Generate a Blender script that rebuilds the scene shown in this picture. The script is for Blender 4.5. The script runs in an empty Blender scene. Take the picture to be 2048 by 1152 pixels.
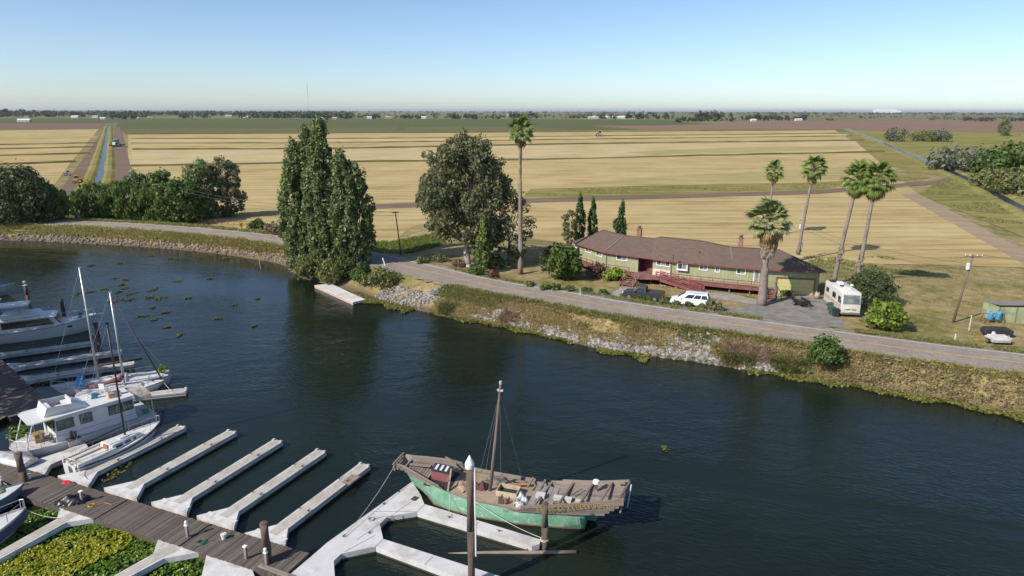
import bpy, math, random
import numpy as np
from mathutils import Vector, Matrix
R = math.radians
sc = bpy.context.scene
COL = sc.collection

# ------------------------------------------------------------------ camera
FPX, CAMH, PITCH, ROLL = 1330.0, 27.0, math.atan((576 - 221.7) / 1330.0), R(0.13)
cam_d = bpy.data.cameras.new('camera')
cam = bpy.data.objects.new('camera', cam_d)
COL.objects.link(cam)
cam_d.sensor_width = 36.0
cam_d.lens = 36.0 * FPX / 2048.0
cam_d.clip_start, cam_d.clip_end = 0.5, 90000
cam.matrix_world = (Matrix.Translation((0, 0, CAMH)) @ Matrix.Rotation(math.pi / 2 - PITCH, 4, 'X')
                    @ Matrix.Rotation(ROLL, 4, 'Z'))
sc.camera = cam

# ------------------------------------------------------------------ sky, sun, exposure
SUN_EL, SHADOW_AZ = R(37.5), R(35)          # shadows fall towards +33 deg from +X
w = bpy.data.worlds.new('World'); sc.world = w; w.use_nodes = True
nt = w.node_tree; nt.nodes.clear()
sky = nt.nodes.new('ShaderNodeTexSky'); sky.sky_type = 'NISHITA'; sky.sun_disc = False
sdir = Vector((-math.cos(SHADOW_AZ) * math.cos(SUN_EL), -math.sin(SHADOW_AZ) * math.cos(SUN_EL), math.sin(SUN_EL)))
sky.sun_elevation = SUN_EL
sky.sun_rotation = math.atan2(sdir.x, sdir.y)
sky.air_density, sky.dust_density, sky.ozone_density, sky.altitude = 0.85, 1.1, 3.0, 900
bgn = nt.nodes.new('ShaderNodeBackground'); bgn.inputs['Strength'].default_value = 0.125
outw = nt.nodes.new('ShaderNodeOutputWorld')
nt.links.new(sky.outputs[0], bgn.inputs['Color']); nt.links.new(bgn.outputs[0], outw.inputs['Surface'])
sun_d = bpy.data.lights.new('sun', 'SUN'); sun_d.energy = 4.3; sun_d.angle = R(0.53); sun_d.color = (1.0, 0.94, 0.84)
sun = bpy.data.objects.new('sun', sun_d); COL.objects.link(sun)
sun.rotation_euler = (-sdir).to_track_quat('-Z', 'Y').to_euler()
sc.view_settings.view_transform = 'Standard'; sc.view_settings.look = 'None'
sc.view_settings.gamma = 1.0; sc.view_settings.use_curve_mapping = False
sc.view_settings.exposure = 0.32
sc.render.engine = 'CYCLES'
sc.cycles.use_denoising = True
sc.cycles.max_bounces = 6; sc.cycles.diffuse_bounces = 2; sc.cycles.glossy_bounces = 3
sc.cycles.transmission_bounces = 3; sc.cycles.volume_bounces = 0; sc.cycles.transparent_max_bounces = 6
sc.cycles.caustics_reflective = False; sc.cycles.caustics_refractive = False

# ------------------------------------------------------------------ helpers
def G(px, py, z=0.0):
    """world point at height z seen at a pixel of the 2048 px photograph (survey of the site)"""
    u, v = (px - 1024) / FPX, (py - 576) / FPX
    c, s = math.cos(ROLL), math.sin(ROLL)
    u, v = u * c - v * s, u * s + v * c
    dz = -math.sin(PITCH) - v * math.cos(PITCH)
    t = (z - CAMH) / dz
    return Vector((u * t, (math.cos(PITCH) - v * math.sin(PITCH)) * t, z))

def ztop(x, y, py):
    """height at which a plumb line over (x, y) reaches a photograph row"""
    lo, hi = 0, 60
    for _ in range(40):
        m = (lo + hi) / 2; d = y * math.cos(PITCH) - (m - CAMH) * math.sin(PITCH); v = 576 + FPX * -((m - CAMH) * math.cos(PITCH) + y * math.sin(PITCH)) / d
        if v > py: lo = m
        else: hi = m
    return lo

def tag(o, label=None, cat=None, group=None, kind=None):
    if label: o['label'] = label
    if cat: o['category'] = cat
    if group: o['group'] = group
    if kind: o['kind'] = kind
    return o

def empty(name, loc=(0, 0, 0), rz=0.0, label=None, cat=None, group=None):
    o = bpy.data.objects.new(name, None); COL.objects.link(o)
    o.empty_display_size = 0.3
    o.location = loc; o.rotation_euler = (0, 0, rz)
    return tag(o, label, cat, group)

def link_mesh(name, me, mat=None, parent=None):
    o = bpy.data.objects.new(name, me); COL.objects.link(o)
    if mat is not None and not me.materials: me.materials.append(mat)
    if parent is not None: o.parent = parent
    return o

def copy_tree(o, parent=None):
    c = o.copy(); COL.objects.link(c); c.parent = parent
    for ch in o.children: copy_tree(ch, c)
    return c

class MB:
    """collects shapes into one mesh"""
    def __init__(s): s.v = []; s.f = []
    def add(s, vs, fs):
        b = len(s.v); s.v += [tuple(p) for p in vs]; s.f += [tuple(i + b for i in f) for f in fs]; return s
    def box(s, c, d, rz=0.0, taper=1.0, M=None):
        x, y, z = d[0] / 2, d[1] / 2, d[2] / 2
        vs = [Vector((sx * x * (taper if sz > 0 else 1), sy * y * (taper if sz > 0 else 1), sz * z)) for sz in (-1, 1) for sx, sy in ((-1, -1), (1, -1), (1, 1), (-1, 1))]
        Rm = Matrix.Rotation(rz, 3, 'Z') if M is None else M
        vs = [Rm @ p + Vector(c) for p in vs]
        return s.add(vs, [(3, 2, 1, 0), (4, 5, 6, 7), (0, 1, 5, 4), (1, 2, 6, 5), (2, 3, 7, 6), (3, 0, 4, 7)])
    def beam(s, a, b, wd, ht, up=(0, 0, 1)):
        a, b = Vector(a), Vector(b); d = (b - a); L = d.length
        if L < 1e-6: return s
        d.normalize(); u = Vector(up)
        sdv = d.cross(u)
        if sdv.length < 1e-4: sdv = d.cross(Vector((0, 1, 0)))
        sdv.normalize(); u = sdv.cross(d)
        vs = []
        for p in (a, b):
            for i, j in ((-1, -1), (1, -1), (1, 1), (-1, 1)): vs.append(p + sdv * i * wd / 2 + u * j * ht / 2)
        return s.add(vs, [(3, 2, 1, 0), (4, 5, 6, 7), (0, 1, 5, 4), (1, 2, 6, 5), (2, 3, 7, 6), (3, 0, 4, 7)])
    def tube(s, pts, r, n=8, cap=True):
        pts = [Vector(p) for p in pts]
        rs = r if isinstance(r, (list, tuple)) else [r] * len(pts)
        vs = []; fs = []
        for i, p in enumerate(pts):
            d = (pts[min(i + 1, len(pts) - 1)] - pts[max(i - 1, 0)])
            if d.length < 1e-9: d = Vector((0, 0, 1))
            d.normalize()
            a = d.cross(Vector((0, 0, 1)))
            if a.length < 1e-3: a = Vector((1, 0, 0))
            a.normalize(); b = d.cross(a)
            for k in range(n):
                t = 2 * math.pi * k / n
                vs.append(p + (a * math.cos(t) + b * math.sin(t)) * rs[i])
        for i in range(len(pts) - 1):
            for k in range(n):
                fs.append((i * n + k, i * n + (k + 1) % n, (i + 1) * n + (k + 1) % n, (i + 1) * n + k))
        if cap:
            fs.append(tuple(range(n))[::-1]); fs.append(tuple((len(pts) - 1) * n + k for k in range(n)))
        return s.add(vs, fs)
    def lathe(s, prof, c=(0, 0, 0), n=14):
        vs = []; fs = []
        for r, z in prof:
            for k in range(n):
                t = 2 * math.pi * k / n; vs.append((c[0] + r * math.cos(t), c[1] + r * math.sin(t), c[2] + z))
        for i in range(len(prof) - 1):
            for k in range(n): fs.append((i * n + k, i * n + (k + 1) % n, (i + 1) * n + (k + 1) % n, (i + 1) * n + k))
        fs.append(tuple(range(n))[::-1]); fs.append(tuple((len(prof) - 1) * n + k for k in range(n)))
        return s.add(vs, fs)
    def prism(s, poly, z0, z1):
        n = len(poly)
        ar = sum(poly[i][0] * poly[(i + 1) % n][1] - poly[(i + 1) % n][0] * poly[i][1] for i in range(n))
        if ar < 0: poly = poly[::-1]
        vs = [(p[0], p[1], z0) for p in poly] + [(p[0], p[1], z1) for p in poly]
        fs = [tuple(range(n))[::-1], tuple(range(n, 2 * n))] + [(i, (i + 1) % n, n + (i + 1) % n, n + i) for i in range(n)]
        return s.add(vs, fs)
    def side(s, poly, y0, y1):
        """extrude an x-z outline along y"""
        n = len(poly)
        vs = [(p[0], y0, p[1]) for p in poly] + [(p[0], y1, p[1]) for p in poly]
        fs = [tuple(range(n)), tuple(range(n, 2 * n))[::-1]] + [((i + 1) % n, i, n + i, n + (i + 1) % n) for i in range(n)]
        return s.add(vs, fs)
    def loft(s, secs, close=False, cap=False):
        n = len(secs[0]); vs = [p for q in secs for p in q]; fs = []
        for i in range(len(secs) - 1):
            for k in range(n if close else n - 1):
                fs.append((i * n + k, i * n + (k + 1) % n, (i + 1) * n + (k + 1) % n, (i + 1) * n + k))
        if cap:
            fs.append(tuple(range(n))[::-1]); fs.append(tuple((len(secs) - 1) * n + k for k in range(n)))
        return s.add(vs, fs)
    def mesh(s, name, mat=None, smooth=False):
        me = bpy.data.meshes.new(name); me.from_pydata(s.v, [], s.f); me.update()
        if smooth: me.shade_smooth()
        if mat is not None: me.materials.append(mat)
        return me
    def build(s, name, mat, parent=None, smooth=False, bevel=0.0):
        o = link_mesh(name, s.mesh(name, mat, smooth), None, parent)
        if bevel > 0:
            m = o.modifiers.new('bevel', 'BEVEL'); m.width = bevel; m.segments = 2; m.limit_method = 'ANGLE'; m.angle_limit = R(40)
        return o

def np_mesh(name, V, F, mat, parent=None, smooth=False):
    """V (n,3) float, F (m,k) int with constant k"""
    me = bpy.data.meshes.new(name)
    V = np.ascontiguousarray(V, dtype=np.float32); F = np.ascontiguousarray(F, dtype=np.int32)
    m, k = F.shape
    me.vertices.add(len(V)); me.vertices.foreach_set('co', V.ravel())
    me.loops.add(m * k); me.loops.foreach_set('vertex_index', F.ravel())
    me.polygons.add(m)
    me.polygons.foreach_set('loop_start', np.arange(0, m * k, k, dtype=np.int32))
    me.polygons.foreach_set('loop_total', np.full(m, k, dtype=np.int32))
    me.update(calc_edges=True)
    if smooth: me.shade_smooth()
    if mat is not None: me.materials.append(mat)
    return link_mesh(name, me, None, parent)

# ------------------------------------------------------------------ materials
MATS = {}
def _n(nt, t, **kw):
    n = nt.nodes.new(t)
    for k, v in kw.items(): setattr(n, k, v)
    return n

def new_mat(name):
    m = bpy.data.materials.new(name); m.use_nodes = True
    return m, m.node_tree, m.node_tree.nodes['Principled BSDF']

def ramp(nt, fac, stops):
    r = _n(nt, 'ShaderNodeValToRGB')
    while len(r.color_ramp.elements) < len(stops): r.color_ramp.elements.new(0.5)
    for e, (p, c) in zip(r.color_ramp.elements, stops):
        e.position = p; e.color = (c[0], c[1], c[2], 1)
    nt.links.new(fac, r.inputs[0]); return r.outputs[0]

def noise(nt, scale, detail=4, vec=None, rough=0.55, dist=0.0, stretch=None, rot=0.0):
    n = _n(nt, 'ShaderNodeTexNoise'); n.inputs['Scale'].default_value = scale
    n.inputs['Detail'].default_value = detail; n.inputs['Roughness'].default_value = rough
    n.inputs['Distortion'].default_value = dist
    if vec is None: vec = _n(nt, 'ShaderNodeNewGeometry').outputs['Position']
    if stretch or rot:
        mp = _n(nt, 'ShaderNodeMapping'); mp.vector_type = 'TEXTURE' if False else 'POINT'
        if rot:
            m0 = _n(nt, 'ShaderNodeMapping'); m0.inputs['Rotation'].default_value = (0, 0, rot)
            nt.links.new(vec, m0.inputs[0]); vec = m0.outputs[0]
        mp.inputs['Scale'].default_value = stretch or (1, 1, 1)
        nt.links.new(vec, mp.inputs[0]); vec = mp.outputs[0]
    nt.links.new(vec, n.inputs['Vector']); return n.outputs['Fac']

def mix(nt, fac, a, b, mode='MIX'):
    m = _n(nt, 'ShaderNodeMix', data_type='RGBA'); m.blend_type = mode
    for s, v in ((0, fac), (6, a), (7, b)):
        if hasattr(v, 'is_linked') or hasattr(v, 'links'): nt.links.new(v, m.inputs[s])
        elif s == 0: m.inputs[0].default_value = v
        else: m.inputs[s].default_value = (v[0], v[1], v[2], 1)
    return m.outputs[2]

def bump(nt, bs, h, strength=0.3, dist=0.05):
    b = _n(nt, 'ShaderNodeBump'); b.inputs['Strength'].default_value = strength; b.inputs['Distance'].default_value = dist
    nt.links.new(h, b.inputs['Height']); nt.links.new(b.outputs[0], bs.inputs['Normal'])

def simple(name, col, rough=0.6, metal=0.0, var=0.25, scale=3.0, bumps=0.0, stretch=None, dark=None, spec=0.5, dscale=None, spots=None):
    """plain surface with mottled wear: colour, its variation, larger dirt patches"""
    if name in MATS: return MATS[name]
    m, nt, bs = new_mat(name)
    bs.inputs['Roughness'].default_value = rough; bs.inputs['Metallic'].default_value = metal
    bs.inputs['Specular IOR Level'].default_value = spec
    tc = _n(nt, 'ShaderNodeTexCoord').outputs['Object']
    nz = noise(nt, scale, 5, tc, stretch=stretch)
    lo = tuple(c * (1 - var) for c in col); hi = tuple(min(1, c * (1 + var * 0.7)) for c in col)
    c = ramp(nt, nz, [(0.3, lo), (0.7, hi)])
    if dark:
        n2 = noise(nt, dscale or scale * 0.37, 6, tc, rough=0.65)
        f = ramp(nt, n2, [(0.48, (0, 0, 0)), (0.68, (1, 1, 1))])
        c = mix(nt, f, c, dark)
    if spots:
        n3 = noise(nt, spots[0], 4, tc, rough=0.7)
        c = mix(nt, ramp(nt, n3, [(spots[1], (0, 0, 0)), (spots[1] + 0.05, (0.8, 0.8, 0.8))]), c, spots[2])
    nt.links.new(c, bs.inputs['Base Color'])
    if bumps: bump(nt, bs, nz, bumps, 0.03)
    MATS[name] = m; return m

def leafmat(name, cols, rough=0.55, trans=0.3, gain=1.5):
    """foliage: each leaf takes its own tint"""
    if name in MATS: return MATS[name]
    m, nt, bs = new_mat(name)
    g = _n(nt, 'ShaderNodeNewGeometry')
    n = len(cols)
    c = ramp(nt, g.outputs['Random Per Island'], [(i / max(1, n - 1), tuple(k * gain for k in cc)) for i, cc in enumerate(cols)])
    nt.links.new(c, bs.inputs['Base Color'])
    bs.inputs['Roughness'].default_value = rough; bs.inputs['Specular IOR Level'].default_value = 0.3
    tr = _n(nt, 'ShaderNodeBsdfTranslucent'); nt.links.new(c, tr.inputs['Color'])
    ms = _n(nt, 'ShaderNodeMixShader'); ms.inputs[0].default_value = trans
    o = nt.nodes['Material Output']
    nt.links.new(bs.outputs[0], ms.inputs[1]); nt.links.new(tr.outputs[0], ms.inputs[2]); nt.links.new(ms.outputs[0], o.inputs['Surface'])
    MATS[name] = m; return m

def glassmat(name, col=(0.02, 0.03, 0.035), rough=0.06):
    if name in MATS: return MATS[name]
    m, nt, bs = new_mat(name)
    tc = _n(nt, 'ShaderNodeTexCoord').outputs['Object']
    c = ramp(nt, noise(nt, 1.7, 3, tc), [(0.35, col), (0.7, tuple(min(1, k * 2.2 + 0.01) for k in col))])
    nt.links.new(c, bs.inputs['Base Color'])
    bs.inputs['Roughness'].default_value = rough; bs.inputs['IOR'].default_value = 1.5
    MATS[name] = m; return m

rnd = random.Random(11)
# ------------------------------------------------------------------ terrain: slough, levee, yard, fields
ROAD_Z, YARD_Z, FIELD_Z = 2.6, 1.9, 0.2
def catmull(pts, step=2.0):
    P = [Vector(p) for p in pts]; out = []
    P = [P[0] * 2 - P[1]] + P + [P[-1] * 2 - P[-2]]
    for i in range(1, len(P) - 2):
        n = max(1, int((P[i + 1] - P[i]).length / step))
        for k in range(n):
            t = k / n
            out.append(0.5 * ((2 * P[i]) + (P[i + 1] - P[i - 1]) * t + (2 * P[i - 1] - 5 * P[i] + 4 * P[i + 1] - P[i + 2]) * t * t
                              + (3 * P[i] - P[i - 1] - 3 * P[i + 1] + P[i + 2]) * t ** 3))
    out.append(P[-2]); return out
road_px = [(0, 447.5), (222, 454), (361, 462.5), (500, 475.5), (560, 484), (640, 497), (740, 516), (846, 541), (944, 564), (1025, 579), (1115, 593),
           (1198, 608), (1325, 627.8), (1445, 644), (1598, 665), (1740, 684), (1905, 705), (2047, 721)]
ROADC = [G(a, b, ROAD_Z).xy for a, b in road_px]
e0 = (ROADC[0] - ROADC[1]).normalized(); e1 = (ROADC[-1] - ROADC[-2]).normalized()
ROADC = catmull([ROADC[0] + Vector((-300, -10)), ROADC[0] + Vector((-60, 3))] + ROADC + [ROADC[-1] + e1 * 25, ROADC[-1] + e1 * 60 + Vector((5, -8)), ROADC[-1] + e1 * 160 + Vector((20, -60))], 2.5)
shore_px = [(0, 485), (150, 490), (300, 498), (420, 508), (540, 525), (578, 536), (600, 556), (655, 570), (715, 588), (760, 605), (830, 620), (900, 634), (1000, 652), (1100, 672), (1200, 697),
            (1300, 710), (1400, 722), (1500, 738), (1640, 757), (1760, 776), (1900, 800), (2048, 829)]
SH = [G(a, b, 0).xy for a, b in shore_px]
SHORE = catmull([SH[0] + Vector((-300, 0)), SH[0] + Vector((-60, 4))] + SH + [SH[-1] + Vector((22, -14)), SH[-1] + Vector((60, -40)), SH[-1] + Vector((160, -150))], 2.5)

def seg_dist(pts, X, Y):
    """distance and signed side to a polyline, vectorised (left of travel = land = +)"""
    best = np.full(X.shape, 1e18); sgn = np.zeros(X.shape)
    for a, b in zip(pts[:-1], pts[1:]):
        dx, dy = b.x - a.x, b.y - a.y; L2 = dx * dx + dy * dy
        if L2 < 1e-9: continue
        t = np.clip(((X - a.x) * dx + (Y - a.y) * dy) / L2, 0, 1)
        ex, ey = X - (a.x + t * dx), Y - (a.y + t * dy)
        d = ex * ex + ey * ey; c = dx * (Y - a.y) - dy * (X - a.x)
        u = d < best
        best = np.where(u, d, best); sgn = np.where(u, np.sign(c), sgn)
    return np.sqrt(best), sgn

def smooth01(t): t = np.clip(t, 0, 1); return t * t * (3 - 2 * t)

def height(X, Y):
    X = np.asarray(X, float); Y = np.asarray(Y, float)
    dr, sr = seg_dist(ROADC, X, Y); ds, ss = seg_dist(SHORE, X, Y)
    rs = dr * sr                                  # + behind the road
    # land side: yard platform for x>-22, otherwise falls to the field
    yard = smooth01((X + 26) / 12)
    zy = ROAD_Z - 0.04 + (YARD_Z - ROAD_Z) * smooth01((rs - 4.2) / 3.0)
    drop = smooth01((rs - 30 - 8 * smooth01((X - 30) / 20)) / 14)
    zy = zy + (FIELD_Z - YARD_Z) * drop
    zf = ROAD_Z - 0.04 + (FIELD_Z - ROAD_Z) * smooth01((rs - 4.2) / 9.0)
    land = zf * (1 - yard) + zy * yard
    # bank
    b = np.maximum(dr - 3.7, 0)
    a = ds * ss
    bank = np.where(a > 0, (ROAD_Z - 0.06) * np.power(np.clip(a / (a + b + 1e-6), 0, 1), 0.85), np.maximum(-3.0, a * 0.45))
    z = np.where(rs > 0, land, np.where(dr < 3.7, ROAD_Z - 0.04, bank))
    # unseen bank far to the left, added under the shade trees
    mb = smooth01((-53.5 - 0.55 * (Y - 44) - X) / 4) * smooth01((79 - Y) / 5)
    z = np.where((rs < 0) & (a < 0), z * (1 - mb) + 1.6 * mb, z)
    return z
def hz(x, y):
    i = min(max(int(np.searchsorted(gxa, x)) - 1, 0), nx - 2); j = min(max(int(np.searchsorted(gya, y)) - 1, 0), ny - 2)
    u, v = (x - gxa[i]) / (gxa[i + 1] - gxa[i]), (y - gya[j]) / (gya[j + 1] - gya[j])
    return float((GZ[j, i] * (1 - u) + GZ[j, i + 1] * u) * (1 - v) + (GZ[j + 1, i] * (1 - u) + GZ[j + 1, i + 1] * u) * v)
def on(px, py, dz=0.0):
    """point of the terrain seen at a pixel"""
    z = 2.0
    for _ in range(12):
        p = G(px, py, z); z = 0.5 * z + 0.5 * hz(p.x, p.y)
    return Vector((p.x, p.y, hz(p.x, p.y) + dz))

def grow(a, b, s0, f):
    out = []; x = a; s = s0
    while x < b: x += s; s *= f; out.append(min(x, b))
    return out
gx = list(np.arange(-130, 125.01, 1.1)); gx = [-v for v in grow(130, 32000, 3, 1.22)][::-1] + gx + grow(gx[-1], 32000, 3, 1.22)
gy = list(np.arange(50, 190, 1.1)); gy = [100 - v for v in grow(50, 1200, 3, 1.3)][::-1] + gy + grow(gy[-1], 60000, 3, 1.15)
GX, GY = np.meshgrid(np.array(gx), np.array(gy)); GZ = height(GX, GY)
nx, ny = len(gx), len(gy); gxa, gya = np.array(gx), np.array(gy)
V = np.stack([GX.ravel(), GY.ravel(), GZ.ravel()], 1)
ii = (np.arange(ny - 1)[:, None] * nx + np.arange(nx - 1)[None, :]).ravel()
F = np.stack([ii, ii + 1, ii + nx + 1, ii + nx], 1)

def ground_mat():
    m, nt, bs = new_mat('ground'); bs.inputs['Roughness'].default_value = 0.95; bs.inputs['Specular IOR Level'].default_value = 0.1
    pos = _n(nt, 'ShaderNodeNewGeometry').outputs['Position']
    big = noise(nt, 0.09, 5, pos, rough=0.6); mid = noise(nt, 0.7, 5, pos, rough=0.65); fine = noise(nt, 5.0, 4, pos, rough=0.7)
    dry = ramp(nt, mid, [(0.28, (0.19, 0.15, 0.065)), (0.45, (0.31, 0.24, 0.11)), (0.58, (0.385, 0.30, 0.15)), (0.72, (0.44, 0.345, 0.19))])
    grn = ramp(nt, mid, [(0.3, (0.10, 0.11, 0.03)), (0.55, (0.20, 0.185, 0.06)), (0.75, (0.32, 0.265, 0.11))])
    c = mix(nt, ramp(nt, big, [(0.36, (1, 1, 1)), (0.54, (0, 0, 0))]), dry, grn)
    soil = mix(nt, ramp(nt, noise(nt, 0.25, 6, pos, rough=0.7), [(0.6, (0, 0, 0)), (0.72, (1, 1, 1))]), c, (0.25, 0.19, 0.12))
    c = mix(nt, ramp(nt, fine, [(0.3, (0.55, 0.55, 0.55)), (0.7, (1.1, 1.1, 1.1))]), (0, 0, 0), soil, 'MIX')
    f2 = _n(nt, 'ShaderNodeMix', data_type='RGBA'); f2.blend_type = 'MULTIPLY'; f2.inputs[0].default_value = 0.55
    nt.links.new(soil, f2.inputs[6]); nt.links.new(ramp(nt, fine, [(0.28, (0.45, 0.45, 0.42)), (0.62, (1, 1, 1))]), f2.inputs[7])
    # wet mud and drift along the waterline
    sz = _n(nt, 'ShaderNodeSeparateXYZ'); nt.links.new(pos, sz.inputs[0])
    wv = _n(nt, 'ShaderNodeMath', operation='MULTIPLY_ADD'); nt.links.new(mid, wv.inputs[0]); wv.inputs[1].default_value = -0.9; nt.links.new(sz.outputs[2], wv.inputs[2])
    wet = _n(nt, 'ShaderNodeMapRange'); wet.inputs[1].default_value = -0.25; wet.inputs[2].default_value = 0.35; wet.inputs[3].default_value = 1.0; wet.inputs[4].default_value = 0.0; nt.links.new(wv.outputs[0], wet.inputs[0])
    inner = _n(nt, 'ShaderNodeAttribute'); inner.attribute_name = 'water_side'
    wm = _n(nt, 'ShaderNodeMath', operation='MULTIPLY'); nt.links.new(wet.outputs[0], wm.inputs[0]); nt.links.new(inner.outputs['Fac'], wm.inputs[1])
    muddy = mix(nt, wm.outputs[0], f2.outputs[2], ramp(nt, fine, [(0.35, (0.075, 0.06, 0.04)), (0.65, (0.17, 0.13, 0.085))]))
    # beyond the farm: brown and green cropland in broad bands
    sep = _n(nt, 'ShaderNodeSeparateXYZ'); nt.links.new(pos, sep.inputs[0])
    far = _n(nt, 'ShaderNodeMapRange'); far.inputs[1].default_value = 700; far.inputs[2].default_value = 1000; nt.links.new(sep.outputs[1], far.inputs[0])
    bands = noise(nt, 0.0016, 4, pos, stretch=(0.35, 1.0, 1), rough=0.6)
    fc = ramp(nt, bands, [(0.3, (0.14, 0.16, 0.05)), (0.42, (0.2, 0.15, 0.09)), (0.52, (0.12, 0.15, 0.045)), (0.62, (0.27, 0.22, 0.11)), (0.75, (0.17, 0.12, 0.075))])
    c2 = mix(nt, far.outputs[0], muddy, fc)
    nt.links.new(c2, bs.inputs['Base Color'])
    bump(nt, bs, fine, 0.5, 0.12)
    return m
gnd = tag(np_mesh('ground', V, F, ground_mat(), smooth=True), kind='structure')
dR_, sR_ = seg_dist(ROADC, GX, GY)
at_ = gnd.data.attributes.new('water_side', 'FLOAT', 'POINT'); at_.data.foreach_set('value', (np.where(sR_ < 0, 1.0, 0.0)).astype(np.float32).ravel())

# water of the slough
def water_mat(name, deep, rough, near=True):
    m, nt, bs = new_mat(name)
    bs.inputs['Roughness'].default_value = rough; bs.inputs['IOR'].default_value = 1.33
    pos = _n(nt, 'ShaderNodeNewGeometry').outputs['Position']
    c = ramp(nt, noise(nt, 0.05, 3, pos), [(0.35, deep), (0.7, tuple(k * 1.5 for k in deep))])
    nt.links.new(c, bs.inputs['Base Color'])
    a = noise(nt, 3.2, 3, pos, stretch=(0.4, 1.4, 1), rot=R(25), rough=0.5, dist=0.3)
    b = noise(nt, 0.55, 3, pos, stretch=(0.6, 1.2, 1), rot=R(-8), rough=0.5)
    patch = ramp(nt, noise(nt, 0.05, 4, pos, stretch=(0.35, 1, 1), rot=R(20), dist=0.6), [(0.38, (0.12, 0.12, 0.12)), (0.52, (0.6, 0.6, 0.6)), (0.68, (1, 1, 1))])
    ad = _n(nt, 'ShaderNodeMath', operation='MULTIPLY_ADD'); nt.links.new(b, ad.inputs[0]); ad.inputs[1].default_value = 1.6; nt.links.new(a, ad.inputs[2])
    ml = _n(nt, 'ShaderNodeMath', operation='MULTIPLY'); nt.links.new(ad.outputs[0], ml.inputs[0]); nt.links.new(patch, ml.inputs[1])
    bump(nt, bs, ml.outputs[0], 0.72, 0.1)
    return m
wo = MB(); wo.add([(-500, -300, 0), (300, -300, 0), (300, 250, 0), (-500, 250, 0)], [(0, 1, 2, 3)])
# trim the sheet to the slough side of the levee
shore_in = [(p.x, p.y) for p in SHORE]
def offset_line(pts, d):
    out = []
    for i, p in enumerate(pts):
        t = (pts[min(i + 1, len(pts) - 1)] - pts[max(i - 1, 0)]).normalized()
        out.append(p + Vector((-t.y, t.x)) * d)
    return out
wl = offset_line(SHORE, 0.9)
wo = MB(); wo.add([(p.x, p.y, 0) for p in wl] + [(p.x, -400, 0) for p in wl], [(len(wl) + i, len(wl) + i + 1, i + 1, i) for i in range(len(wl) - 1)])
tag(wo.build('water', water_mat('slough_water', (0.008, 0.0135, 0.0085), 0.05)), kind='structure')

# ------------------------------------------------------------------ road
def strip(pts, o0, o1, z, name, mat, zf=None):
    a, b = offset_line(pts, o0), offset_line(pts, o1)
    mb = MB()
    n = len(pts)
    mb.add([(p.x, p.y, z) for p in a] + [(p.x, p.y, z) for p in b], [(i, n + i, n + i + 1, i + 1)[::-1] for i in range(n - 1)])
    return mb.build(name, mat)
def road_mat():
    m, nt, bs = new_mat('asphalt'); bs.inputs['Roughness'].default_value = 0.9; bs.inputs['Specular IOR Level'].default_value = 0.2
    pos = _n(nt, 'ShaderNodeNewGeometry').outputs['Position']
    a = noise(nt, 0.35, 6, pos, rough=0.65); f = noise(nt, 9, 4, pos)
    c = ramp(nt, a, [(0.3, (0.26, 0.218, 0.18)), (0.55, (0.31, 0.265, 0.222)), (0.75, (0.35, 0.302, 0.258))])
    c = mix(nt, ramp(nt, noise(nt, 0.9, 6, pos, rough=0.7), [(0.6, (0, 0, 0)), (0.7, (0.8, 0.8, 0.8))]), c, (0.165, 0.14, 0.125))
    cr = ramp(nt, noise(nt, 0.5, 8, pos, rough=0.75, dist=1.5), [(0.487, (0, 0, 0)), (0.5, (1, 1, 1)), (0.513, (0, 0, 0))])
    c = mix(nt, cr, c, (0.12, 0.10, 0.09))
    nt.links.new(c, bs.inputs['Base Color']); bump(nt, bs, f, 0.2, 0.01)
    return m
RM = road_mat()
shm = simple('gravel_shoulder', (0.30, 0.25, 0.195), 0.95, var=0.3, scale=1.4, bumps=0.3, dark=(0.17, 0.16, 0.07), dscale=0.5)
def ragged(pts, o0, o1, z, name, mat, seed):
    rr = random.Random(seed); mb = MB(); a_ = []
    fine = [p.lerp(q, k / 4) for p, q in zip(pts[:-1], pts[1:]) for k in range(4)]
    A, B = offset_line(fine, o0), offset_line(fine, o1)
    n = len(fine); mb.add([(p.x, p.y, z) for p in A] + [tuple(p.lerp(q, rr.uniform(-0.5, 0.7))) + (z - 0.03,) for p, q in zip(B, A)], [(i, i + 1, n + i + 1, n + i) for i in range(n - 1)])
    return mb.build(name, mat)
for sg_ in (-1, 1): tag(ragged(ROADC, sg_ * 3.1, sg_ * 4.1, ROAD_Z - 0.012, 'road_shoulder', shm, 3 + sg_), kind='structure')
rd = tag(strip(ROADC, -3.25, 3.25, ROAD_Z, 'road', RM), kind='structure')
yel = simple('worn_yellow_paint', (0.62, 0.34, 0.06), 0.8, var=0.25, scale=1.5, dark=(0.45, 0.28, 0.1))
wht = simple('worn_white_paint', (0.66, 0.63, 0.57), 0.8, var=0.2, scale=1.2, dark=(0.42, 0.38, 0.33))
strip(ROADC, -0.1, 0.1, ROAD_Z + 0.005, 'yellow_line', yel).parent = rd
strip(ROADC, 2.78, 2.93, ROAD_Z + 0.005, 'white_edge_line', wht).parent = rd
strip(ROADC, -2.8, -2.7, ROAD_Z + 0.005, 'white_edge_line', simple('faint_paint', (0.34, 0.3, 0.27), 0.9, scale=1.0)).parent = rd

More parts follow.
